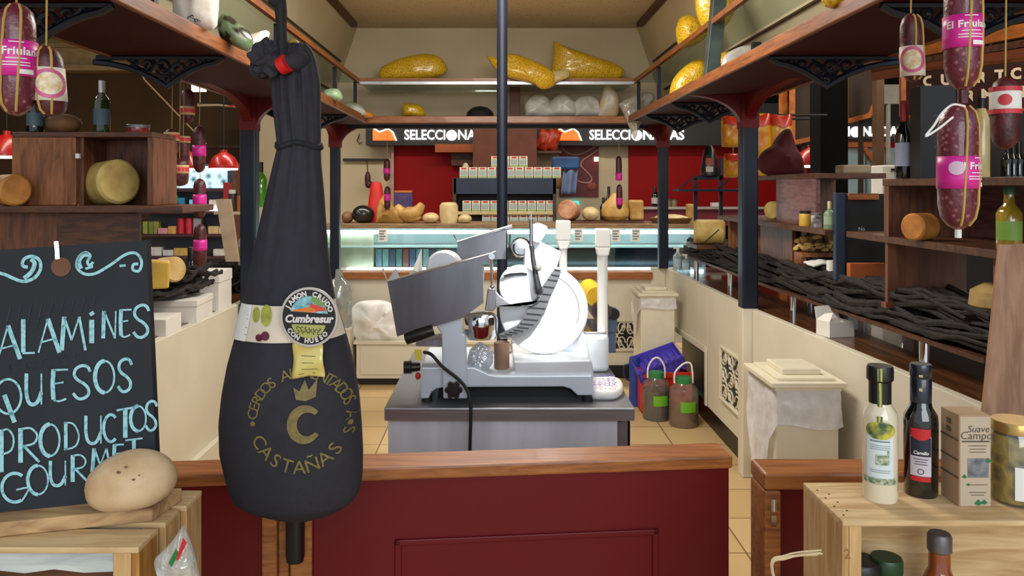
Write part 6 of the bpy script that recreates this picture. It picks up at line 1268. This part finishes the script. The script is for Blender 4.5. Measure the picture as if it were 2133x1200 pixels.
s = MB(); pbox(s, 985, 1118, 262, 372, 8.95, 9.0); s.box(X(1000, 9), X(1100, 9), 8.955, 8.995, 0, Z(372, 8.95)); s.out('brown_board', mat('red_brown_board', (104, 50, 28), .5), None, 'red brown board rising behind the white cartons', 'board', smooth=0)
o = T('wall_shelf', 'orange wooden shelf on the red wall with a statuette below', 'shelf', P(940, 318, 9.4)); s = MB(); pbox(s, 906, 985, 300, 317, 9.35, 9.62); s.out('shelf_board', mat('orange_wood', (186, 92, 34), .5), o, smooth=0); 
s = MB(); pbox(s, 940, 985, 318, 345, 9.5, 9.62); s.out('bracket', wood_dark, o, smooth=0)
s = MB(); s.lathe([(0, 0), (.05, 0), (.045, .05), (.03, .09), (.04, .12), (.02, .16), (0, .165)], (X(970, 8.55), 8.55, Z(371, 8.55) - .0), 16); s.lathe([(0, -.18), (.05, -.18), (.05, 0)], (X(970, 8.55), 8.55, Z(371, 8.55)), 12) if False else None; s.out('statuette', mat('pale_plaster', (196, 182, 150), .6), None, 'small pale statuette on the rack beside the cartons', 'statuette')
for i, (pts, lab) in enumerate((([(1118, 272), (1134, 270), (1147, 312), (1130, 313)], 'left'), ([(1138, 272), (1152, 275), (1166, 312), (1150, 313)], 'right'))):
    s = MB(); c = P((pts[0][0] + pts[2][0]) / 2, 292, 9.2); pillow(s, Matrix.Translation(c) @ Matrix.Rotation(math.radians(18), 4, 'Y') @ Matrix.Rotation(math.radians(90), 4, 'X'), .075, .125, .05, i, .1); s.out('orange_bag', mat('orange_red_bag', (214, 70, 24), .35, col2=(150, 30, 16), scale=14), None, lab + ' orange red bag of the pair on the small wall shelf', 'bag', smooth=70)
s = MB(); pbox(s, 1116, 1170, 314, 319, 9.1, 9.66); s.out('wall_shelf', wood_dark, None, 'dark wall shelf under the two orange red bags', 'shelf', smooth=0)
# poster with a bull outline
o = T('bull_poster', 'maroon poster with a pale bull outline on the cream wall', 'poster', P(1206, 410, 9.64)); s = MB(); pbox(s, 1166, 1247, 303, 410, 9.63, 9.66); s.out('sheet', mat('maroon_poster', (112, 28, 34), .5, col2=(84, 18, 28), scale=6), o, smooth=0)
s = MB(); s.tube(sm([P(*p, 9.62) for p in ((1170, 304), (1178, 316), (1196, 322), (1218, 318), (1240, 304))], 4), .010, 6); s.tube(sm([P(*p, 9.62) for p in ((1245, 312), (1228, 324), (1214, 334), (1210, 345), (1220, 356), (1232, 370), (1228, 380), (1212, 380), (1196, 374), (1184, 376))], 4), .010, 6); s.out('outline', mat('pale_outline', (190, 150, 130), .6), o)
s = MB(); s.blob(P(1232, 388, 9.62), (.06, .01, .05), .2, 8); s.out('pale_print', mat('faded_red_print', (150, 70, 56), .6), o)
s = MB(); pbox(s, 1238, 1247, 327, 336, 9.60, 9.63); s.out('wall_light', mat('warm_switch_light', (255, 240, 200), .4, emit=2.0, var=0), None, 'small glowing wall light on the poster edge', 'light', smooth=0)
s = MB(); pbox(s, 1150, 1207, 326, 352, 9.0, 9.12); s.out('blue_case', mat('blue_case', (40, 90, 150), .4, col2=(30, 60, 110), scale=6), None, 'blue case hanging before the bull poster', 'case', smooth=0, bevel=.02)
s = MB(); s.grid(lambda u, v: P(1174 + 30 * u - 5 * v, 354 + 50 * v, 9.05) + Vector((0, .03 * math.sin(u * 9), 0)), 16, 6); s.out('blue_apron', mat('pale_blue_cloth', (120, 140, 176), .8), None, 'pale blue apron hanging below the blue case', 'apron', solid=.01)
s = MB(); s.blob(P(1162, 374, 9.15), (.08, .05, .11), .15, 7, 3); s.tube([P(1162, 357, 9.15), P(1162, 318, 9.15)], .006); s.out('straw_ham', mat('straw_brown', (150, 104, 54), .7), None, 'straw brown ham hanging beside the carton rack', 'ham', smooth=60)
s = MB(); pbox(s, 1184, 1206, 419, 431, 9.62, 9.66); s.out('screen', mat('lit_turquoise_screen', (60, 190, 200), .3, emit=1.2, var=0), None, 'small lit turquoise screen above the pale cheese', 'screen', smooth=0)
for px, y0, lab in ((1268, 394, 'dark bottle behind the pear shaped cheese'), (1257, 417, 'shorter dark bottle behind the pear shaped cheese')): bottle(px, 8.12, .036, (467 - y0) * 8.12 / F + .0, ZD, lab, gblk, black, None)
zl7 = Z(431, 9.2)
bottle(1364, 9.22, .042, .235, zl7, 'dark wine bottle with white label before the red wall', gblk, black, mat('white_label', (200, 196, 190), .6))
for px, lab in ((1392, 'green topped jar on the ledge before the red wall'), (1404, 'smaller jar on the ledge before the red wall')): jar(px, 9.22, .035, .09, zl7, lab, mat('jar_dull', (140, 120, 90), .4), mat('green_cap', (50, 96, 60), .4))
s = MB(); s.box(X(1482, 9.2), X(1502, 9.2), 9.17, 9.27, zl7, zl7 + .05); s.out('white_tub', white_pl, None, 'white tub on the ledge behind the iron rack', 'tub', smooth=0, bevel=.01)
s = MB(); pbox(s, 1433, 1446, 425, 467, 7.8, 7.9); s.out('cheese', yel, None, 'narrow yellow cheese block left of the iron rack', 'cheese', smooth=0, bevel=.012)
# salamis hanging below the far canopy rail
def chain(px, d, spans, w, lab, top):
    prev = top
    for i, (ya, yb, la, lb) in enumerate(spans):
        o, x, r, fn, zb = salami(px + i * 1.0, ya, yb, w, d, ['upper ', 'middle ', 'lower '][i if len(spans) > 2 else i * 2] + lab, sal2, None, False, prev)
        salami_label(o, x, d, r, fn, Z(lb, d), Z(la, d), pink, wr=3.8); prev = zb
chain(806, 6.115, ((330, 378, 350, 362), (388, 438, 404, 418)), 14, 'salami with magenta label hanging at the far rail, left of the pole', 1.90)
chain(1289, 6.115, ((325, 377, 360, 376), (384, 437, 412, 427)), 13, 'salami with magenta label hanging at the far rail, right of the pole', 1.90)
chain(415, 3.68, ((262, 360, 303, 326), (372, 456, 405, 429), (466, 556, 499, 522)), 26, 'salami of the chain hanging left of the black post', ZS)
# red and white labelled sausages
for px, ya, yb, w, la, lb, lab in ((391, 185, 258, 27, 222, 240, 'dark sausage with red and white label hanging highest'), (358, 268, 322, 30, 276, 294, 'dark sausage with tilted red and white label in the cluster'), (382, 282, 345, 26, 284, 298, 'dark red sausage at the middle of the hanging cluster'), (374, 330, 388, 36, 344, 362, 'stubby sausage with tan and white label, lowest in the cluster')):
    d = 1.385 * F / (CX - px); o, x, r, fn, zb = salami(px, ya, yb, w, d, lab, sal2, None, False, ZS)
    mm = salami_label(o, x, d, r, fn, Z(lb, d), Z(la, d), mat('cream_label', (206, 170, 120), .6), wr=3.4)
    s = MB(); hh_ = Z(la, d) - Z(lb, d); s.grid(lambda u, v: mm(((u - .5) * r * 3.2, Z(lb, d) + hh_ * (.25 + .5 * v), .002)), 8, 1); s.out('red_stripe', mat('red_label_print', (206, 50, 62), .5), o, smooth=0)
# ================================================================ left background: lit shop shelves, lamps
D = 8.8
o = T('shop_rack', 'tall grey shop rack with lit top panel and rows of products', 'rack', (X(395, D), D, 0)); grey_b = mat('grey_rack_back', (86, 88, 96), .6)
s = MB(); s.box(X(280, D), X(490, D), D + .35, D + .38, 0, Z(340, D)); s.out('back_panel', grey_b, o, smooth=0)
for y in (394, 440, 488, 534): s = MB(); pbox(s, 280, 488, y, y + 5, D, D + .35); s.out('shelf_board', mat('maroon_shelf_edge', (72, 34, 44), .5), o, smooth=0)
s = MB(); pbox(s, 486, 491, 340, 560, D, D + .36); s.out('upright', mat('brown_upright', (110, 60, 36), .5), o, smooth=0)
s = MB(); pbox(s, 326, 472, 346, 392, D + .22, D + .26); s.out('lit_panel', mat('lit_display_panel', (214, 244, 255), .4, col2=(50, 110, 130), kind='voronoi', scale=11, emit=.5, ramp=(.1, .5)), o, smooth=0)
s = MB(); s.cyl((X(300, D), D + .03, Z(437, D)), (X(480, D), D + .03, Z(437, D)), .01, n=8); s.out('lamp_tube', tube_m, o)
random.seed(11)
prod = [(334, 398, 12, 396, (90, 150, 210)), (349, 396, 14, 396, (60, 160, 120)), (366, 404, 13, 396, (60, 190, 180))]
rows = [(440, [(296, 9, 7, (230, 190, 200)), (310, 9, 6, (236, 200, 206)), (326, 12, 8, (120, 170, 210)), (344, 14, 9, (70, 150, 200)), (362, 14, 9, (100, 190, 220)), (380, 14, 14, (70, 140, 190)), (396, 13, 24, (100, 170, 210)), (410, 10, 20, (60, 100, 160)), (440, 18, 24, (190, 170, 160)), (460, 18, 25, (200, 190, 180)), (340, 10, 34, (200, 200, 80)), (352, 12, 34, (60, 160, 90)), (366, 14, 28, (60, 150, 190))]),
        (488, [(297, 10, 26, (150, 160, 70)), (309, 10, 26, (120, 140, 60)), (320, 10, 26, (150, 150, 80)), (333, 22, 12, (220, 150, 160)), (353, 16, 16, (214, 170, 90)), (370, 16, 33, (190, 40, 60)), (387, 16, 33, (200, 50, 70)), (405, 14, 33, (150, 150, 170)), (440, 22, 16, (220, 190, 130)), (462, 20, 14, (226, 200, 170))]),
        (534, [(318, 26, 18, (220, 216, 216)), (345, 22, 12, (210, 214, 220)), (372, 30, 16, (206, 170, 90)), (400, 20, 14, (190, 150, 80)), (455, 30, 14, (230, 226, 216))])]
cn = lambda c: {0: 'red', 1: 'green', 2: 'blue'}[max(range(3), key=lambda k: c[k])] if max(c) - min(c) > 40 else 'pale'
rown = {440: 'upper shelf', 488: 'middle shelf', 534: 'lowest shelf'}
for yb, items in rows:
    for k, (px, w, h, cl) in enumerate(items):
        s = MB(); z0 = Z(yb, D); hw, hh_ = w / 2 * D / F, h * D / F; y0 = D + .06 + (.10 if k > 9 and yb == 440 else 0)
        if cl[0] > 185 and cl[1] < 60: s.cyl((X(px, D), y0 + hw, z0), (X(px, D), y0 + hw, z0 + hh_), hw, n=16)
        else: s.box(X(px, D) - hw, X(px, D) + hw, y0, y0 + .09, z0, z0 + hh_)
        s.out('shop_product', mat('prod_%d_%d_%d' % cl, cl, .4, var=.12, scale=18), None, '%s packaged product, %s from the left on the %s of the grey rack' % (cn(cl), ORD[sorted(range(len(items)), key=lambda j_: items[j_][0]).index(k)], rown[yb]), 'product', 'packaged products on the ' + rown[yb], smooth=0, bevel=.004)
# brown wall and soffit beyond
s = MB(); s.box(-8.8, X(505, 10.4), 10.4, 10.5, 0, 2.98); s.out('wall_brown', mat('dark_brown_partition', (84, 58, 30), .8, var=.12, scale=1.2), kind='structure', smooth=0)
s = MB(); s.box(-8.8, X(505, 10.3), 10.2, 10.5, 2.98, 3.58); s.box(-8.8, X(505, 10.3), 10.12, 10.2, 2.98, 3.06); s.box(-8.8, X(505, 10.3), 10.12, 10.2, 3.28, 3.34); s.out('trim_8', mat('tan_soffit', (190, 160, 110), .6), kind='structure', smooth=0, bevel=.01)
s = MB(); s.box(-8.8, X(505, 10.3), 10.36, 10.4, 2.0, 2.04); s.out('trim_9', wood_dark, kind='structure', smooth=0)
red_sh = mat('red_enamel', (176, 22, 18), .35, var=.05, coat=.4); glow = mat('lamp_glow', (255, 250, 235), .4, emit=9, var=0)
def lamp(px, yb, wpx, d, label):
    r = wpx / 2 * d / F; x, z = X(px, d), Z(yb, d); o = T('red_lamp', label, 'lamp', (x, d, z))
    MB().lathe([(r, 0), (r * 1.0, .02), (r * .92, r * .45), (r * .7, r * .82), (r * .35, r * 1.05), (.03, r * 1.12), (.03, r * 1.3), (0, r * 1.3)], (x, d, z), 36).out('lamp_shade', red_sh, o)
    MB().lathe([(0, .002), (r * .93, .002), (r * .93, -.012), (0, -.018)], (x, d, z), 32).out('diffuser', glow, o)
    s = MB(); s.cyl((x, d, z + r * 1.25), (x, d, 3.6), .006); s.out('cord', black, o)
lamp(14, 326, 82, 6.6, 'red dome lamp glowing at the left picture edge'); lamp(378, 351, 74, 6.6, 'red dome lamp behind the hanging sausage cluster'); lamp(466, 351, 60, 7.0, 'red dome lamp just left of the black post')
lamp(1690, 345, 66, 6.6, 'red dome lamp half hidden by the black column'); lamp(1590, 346, 60, 6.9, 'red dome lamp behind the yellow snack bags'); lamp(2064, 313, 52, 6.4, 'red dome lamp behind the pale bottle at the right')
s = MB(); pbox(s, 399, 426, 174, 190, 8.0, 8.05); s.out('ceiling_lamp', glow, None, 'small bright white lamp on the brown ceiling by the post', 'lamp', smooth=0)
s = MB(); s.box(X(399, 8.0) + .05, X(426, 8) - .05, 8.02, 8.04, Z(174, 8.0), 3.6); s.out('lamp_stem', black, None, 'dark stem carrying the small bright white lamp', 'stem', smooth=0)
s = MB(); s.tube([P(412, 218, 7.2), P(455, 217, 7.2), P(505, 222, 7.2)], .018, 8); s.tube([P(416, 218, 7.2), Vector((X(416, 7.2), 7.2, 3.6))], .006, 6); s.out('metal_rail', chrome, None, 'shiny metal rail left of the burgundy arch', 'rail')
s = MB(); s.tube([P(300, 165, 7.5), P(405, 275, 7.5), P(430, 300, 7.5)], .008, 6); s.tube([P(300, 165, 7.5), Vector((X(230, 7.5), 7.5, 3.6))], .008, 6); s.out('wire', mat('tan_wire', (130, 100, 60), .6), None, 'thin slanted wire before the brown wall', 'wire')
# things behind the ham on the chalkboard-side counter
s = MB(); s.prism([(-.058, 0), (.02, 0), (-.03, .36), (-.115, .36)], 4.55, 4.57, 'y')
for v in s.bm.verts: v.co += Vector((X(492, 4.56), 0, Z(545, 4.56)))
s.out('pale_plank', mat('pale_plank_wood', (206, 178, 148), .7), None, 'pale slanted plank standing on branches left of the black post', 'plank', smooth=0, bevel=.002)
o = T('side_shelf', 'short pale shelf carrying jars left of the black post', 'shelf', (X(482, 4.95), 4.95, ZC)); s = MB(); pbox(s, 445, 522, 441, 447, 4.9, 5.08); s.out('shelf_board', mat('pale_shelf', (196, 176, 146), .6), o, smooth=0)
s = MB(); s.box(X(505, 4.98), X(516, 4.98), 4.98, 5.06, ZC, Z(447, 4.98)); s.out('support', wood_dark, o, smooth=0)
zsh = Z(441, 4.9) + .001
s = MB(); s.box(X(466, 4.96), X(480, 4.96), 4.95, 5.0, zsh, zsh + .18); s.out('red_packet', mat('red_packet_print', (200, 40, 30), .4), None, 'tall red packet on the short pale shelf', 'packet', smooth=0)
jar(484, 4.95, .022, .135, zsh, 'dark spice jar with white cap on the short pale shelf', mat('dark_spice', (60, 50, 50), .4), white_pl)
jar(500, 4.97, .026, .12, zsh, 'orange brown jar on the short pale shelf', mat('orange_brown_jar', (170, 100, 40), .4), wood_dark)
bottle(511, 4.60, .040, .23, Z(545, 4.60) - .02, 'white bottle with green label behind the branches', mat('white_milk_glass', (196, 194, 186), .3), mat('green_cap', (50, 96, 60), .4), mat('leaf_green_label', (120, 150, 50), .5), neck=.5)
bottle(543, 5.3, .042, .30, Z(431, 5.3), 'bright green bottle between the black post and the ham', mat('bright_green_glass', (70, 140, 30), .1, coat=.7), black, None)
s = MB(); s.box(X(525, 5.3), X(562, 5.3), 5.25, 5.42, ZC, Z(431, 5.3)); s.out('bottle_stand', mat('pale_stand', (190, 176, 150), .6), None, 'pale stand under the bright green bottle', 'stand', smooth=0)
# ================================================================ right background
def chips(px, py, w, h, d, label, seed):
    s = MB(); c = P(px, py, d); M = Matrix.Translation(c) @ Matrix.Rotation(math.radians(90), 4, 'X'); W_, H_ = w * d / F / 2, h * d / F / 2
    o = T('snack_bag', label, 'bag', c - Vector((0, 0, H_))); pillow(s, M, W_, H_, .05, seed, .12); s.out('bag_body', mat('yellow_snack_print', (230, 180, 30), .35, col2=(206, 120, 24), scale=9, coat=.4, bump=.2), o, smooth=70)
    s = MB(); s.grid(lambda u, v: c + Vector((W_ * (u * 2 - 1) * .93, -.053 * (1 - abs(u * 2 - 1) ** 2.6) ** .5 * (1 - abs(.45 + .5 * v) ** 2.6) ** .5 - .010, H_ * (.42 + .52 * v + .05 * math.sin(u * 9)))), 14, 5); s.out('red_band', mat('red_snack_print', (206, 50, 26), .35, coat=.4), o, smooth=70)
    s = MB(); s.tube([c + Vector((0, 0, H_ * .97)), Vector((c.x, c.y, 1.985))], .003, 6); s.out('hanging_string', twine, o)
chips(1524, 274, 44, 66, 5.4, 'yellow snack bag with red top hanging left of the black post', 1); chips(1580, 282, 52, 92, 5.4, 'yellow snack bag with red top hanging just right of the black post', 2); chips(1625, 284, 50, 92, 5.4, 'yellow snack bag with red top, farthest right of the three', 3)
chips(1527, 345, 40, 50, 5.7, 'lower yellow snack bag hanging behind the iron rack', 4); chips(1592, 352, 60, 40, 5.7, 'yellow snack bag seen above the shelf unit behind the post', 5)
for y, lab in ((5.4, 'nearer thin hanging rail carrying the yellow snack bags'), (5.7, 'farther thin hanging rail carrying two yellow snack bags')): MB().cyl((1.40, y, 1.985), (2.25, y, 1.985), .009, n=10).out('hanging_rail', navy, None, lab, 'rail')
puff([(1612, 302), (1628, 276), (1642, 268), (1650, 290), (1662, 318), (1674, 350), (1664, 366), (1600, 366), (1578, 345), (1588, 318)], 4.28, .10, 4, rough=.25).out('red_cloth_bag', mat('dark_red_cloth', (78, 10, 14), .85, bump=.3, bscale=20), None, 'dark red cloth bag slumped on top of the shelf unit', 'bag', smooth=70)
s = MB(); s.box(1.62, 1.75, 3.70, 3.80, 1.56, 1.60); s.out('pale_basket', mat('pale_basket', (170, 150, 120), .8), None, 'small pale basket on the shelf top under the red lamp', 'basket', smooth=0, bevel=.008)
s = MB(); s.box(2.45, 2.66, 6.0, 6.2, 0, 3.6); s.out('column', mat('black_column_paint', (7, 7, 7), .8, spec=.1), kind='structure', smooth=0)
amber = mat('amber_wood', (190, 108, 36), .45, col2=(150, 78, 22), kind='wood', scale=4, stretch=(4, 4, 4)); dkp = mat('dark_brown_panel', (52, 36, 22), .7)
def framed(name, label, pts, d, w=.03, inf=dkp):
    o = T(name, label, 'panel', P(pts[0][0], pts[0][1], d)); s = MB(); s.prism([(X(a_, d), Z(b_, d)) for a_, b_ in pts], d, d + .03, 'y'); s.out('infill', inf, o, smooth=0)
    s = MB(); n = len(pts)
    for i in range(n): s.tube([P(*pts[i], d - .01), P(*pts[(i + 1) % n], d - .01)], w, 4)
    s.out('frame', amber, o, smooth=0)
    z_ = min(Z(b_, d) for a_, b_ in pts); s = MB(); xm = X(sum(p[0] for p in pts) / n, d); s.box(xm - .02, xm + .02, d + .03, d + .06, 0, z_ + .1); s.out('stand', dkp, o, smooth=0)
framed('framed_panel', 'dark panel in an amber frame left of the black column', [(1650, 176), (1668, 162), (1712, 150), (1712, 284), (1650, 298)], 7.4)
framed('framed_panel', 'dark panel in an amber frame right of the black column', [(1760, 140), (1828, 132), (1828, 205), (1812, 240), (1760, 254)], 7.2)
s = MB(); pbox(s, 1626, 1640, 190, 262, 7.5, 7.55); s.box(X(1626, 7.5), X(1640, 7.5), 7.5, 7.55, 0, Z(262, 7.5)); s.out('amber_post', amber, None, 'amber wooden post behind the snack bags', 'post', smooth=0)
s = MB(); s.box(X(1826, 6.8), X(1842, 6.8), 6.8, 6.88, 0, Z(130, 6.8)); s.out('brown_post', mat('dull_brown_post', (92, 64, 40), .6), None, 'dull brown post right of the black column', 'post', smooth=0)
s = MB(); s.box(X(1762, 8.6), X(1864, 8.6), 8.6, 8.7, 0, Z(308, 8.6)); s.out('pale_blue_door', mat('pale_blue_panel', (150, 178, 190), .4, var=.05), None, 'pale blue door beyond the blackboard', 'door panel', smooth=0)
s = MB(); s.box(X(1803, 8.58), X(1806, 8.58), 8.58, 8.6, 0, Z(308, 8.58)); s.box(X(1845, 8.58), X(1850, 8.58), 8.58, 8.6, 0, Z(308, 8.58)); s.out('recess_shade0', mat('blue_grey_joint', (80, 96, 104), .5), kind='structure', smooth=0)
s = MB(); pbox(s, 1762, 1850, 296, 306, 8.52, 8.6); s.tube([P(1800, 306, 8.55), P(1826, 345, 8.55)], .03, 4); s.out('amber_brace', amber, None, 'amber wooden brace above the pale blue door', 'brace', smooth=0)
s = MB(); s.box(X(1720, 8.9), X(1884, 8.9), 8.9, 9.0, 0, Z(295, 8.9)); s.out('wall_red_far', red_w, kind='structure', smooth=0)
o = T('white_machine', 'white machine behind the blackboard with dark display', 'machine', P(1858, 400, 6.4)); s = MB(); s.box(X(1838, 6.4), X(1880, 6.4), 6.4, 6.6, 0, Z(344, 6.4)); s.out('machine_body', white_pl, o, smooth=0, bevel=.01)
s = MB(); pbox(s, 1857, 1870, 351, 355, 6.39, 6.4); s.out('display', black, o, smooth=0)
s = MB(); pbox(s, 1838, 1874, 176, 216, 8.2, 8.25); s.box(X(1850, 8.2), X(1856, 8.2), 8.21, 8.25, 0, Z(216, 8.2)); s.out('pale_board', mat('pale_panel_paint', (176, 172, 160), .6), None, 'pale panel between the brown post and the framed sign', 'panel', smooth=0)
# neighbouring stall with its sign
def sg(px, py, off=0.0):
    d = 1.0 / (1 / 5.2 + (px - 1885) * (1 / 4.69 - 1 / 5.2) / 248.0); return P(px, py, d - off)
def strip(s, yl, yr, h, t=.05, x0=1885, x1=2230, zl=None):
    """board along the stall front; yl, yr are its upper edge at px 1885 and 2133"""
    k = (yr - yl) / 248.0; f_ = [sg(x0, yl + (x0 - 1885) * k), sg(x1, yl + (x1 - 1885) * k)]; hh_ = h * 5.0 / F
    a_ = f_ + [f_[1] - Vector((0, 0, hh_)), f_[0] - Vector((0, 0, hh_))]; b_ = [p + Vector((.03, t, 0)) for p in a_]
    A = [s.v(p) for p in a_]; B = [s.v(p) for p in b_]; s.f(A); s.f(B[::-1])
    for i in range(4): s.f([A[i], B[i], B[(i + 1) % 4], A[(i + 1) % 4]])
o = T('stall_sign', 'dark framed stall sign with cream letters CUARTO GOURMET at the right', 'sign', sg(2010, 240))
s = MB(); strip(s, 146, 120, 98); s.out('panel', mat('red_brown_sign', (70, 30, 20), .5, col2=(52, 22, 16), scale=4), o, smooth=0)
s = MB(); strip(s, 146, 120, 7, .06); strip(s, 238, 222, 8, .06); s.tube([sg(1880, 145, .01), sg(1880, 243, .01)], .022, 4); s.out('frame', amber, o, smooth=0)
for row in ([('C', 1934, 170), ('U', 1971, 167), ('A', 2008, 165), ('R', 2044, 162), ('T', 2083, 158), ('O', 2120, 154)], [('G', 1915, 210), ('O', 1950, 207), ('U', 1985, 204), ('R', 2020, 201), ('M', 2057, 198), ('E', 2093, 195), ('T', 2130, 192)]):
    for ch, px, py in row: MB().text(ch, .090, lambda p: sg(px, py, .008) + Vector((p[0] * .97, -p[0] * .3, p[1] + p[0] * .0)), .004).out('letter', mat('cream_letters', (222, 196, 160), .5), o, smooth=0)
o = T('stall_fascia', 'amber wooden stall fascia boards above the dark sign', 'fascia', sg(2010, 140))
for yl, yr, h, m_ in ((98, 48, 26, amber), (126, 82, 14, wood_dark), (136, 100, 22, mat('red_wood', (120, 56, 24), .5))): s = MB(); strip(s, yl, yr, h, .04, 1815); s.out('board', m_, o, smooth=0)
s = MB(); s.box(X(1915, 5.5), X(2300, 5.3), 5.5, 5.55, 0, 2.2); s.out('stall_darkness', mat('stall_darkness_black', (22, 20, 20), .7), kind='structure', smooth=0)  # near-black panel added, the stall's darkness put into its colour
for px in (1890, 2210): s = MB(); s.box(X(px, 5.3), X(px + 14, 5.3), 5.3, 5.36, 0, 2.35); s.out('stall_post', wood_dark, None, 'dark stall post carrying the sign at the ' + ('left' if px < 2000 else 'right'), 'post', smooth=0)
for i, px in enumerate((2098, 2110, 2122)): bottle(px, 5.2, .036, .30, 1.49, ['first', 'second', 'third'][i] + ' dark bottle from the left on the neighbouring stall shelf', gblk, black, None)
s = MB(); s.box(X(2080, 5.2), X(2200, 5.2), 5.1, 5.3, 1.46, 1.49); s.box(X(2120, 5.2), X(2130, 5.2), 5.15, 5.25, 0, 1.46); s.out('stall_shelf', wood_dark, None, 'dark neighbouring stall shelf holding black bottles', 'shelf', smooth=0)
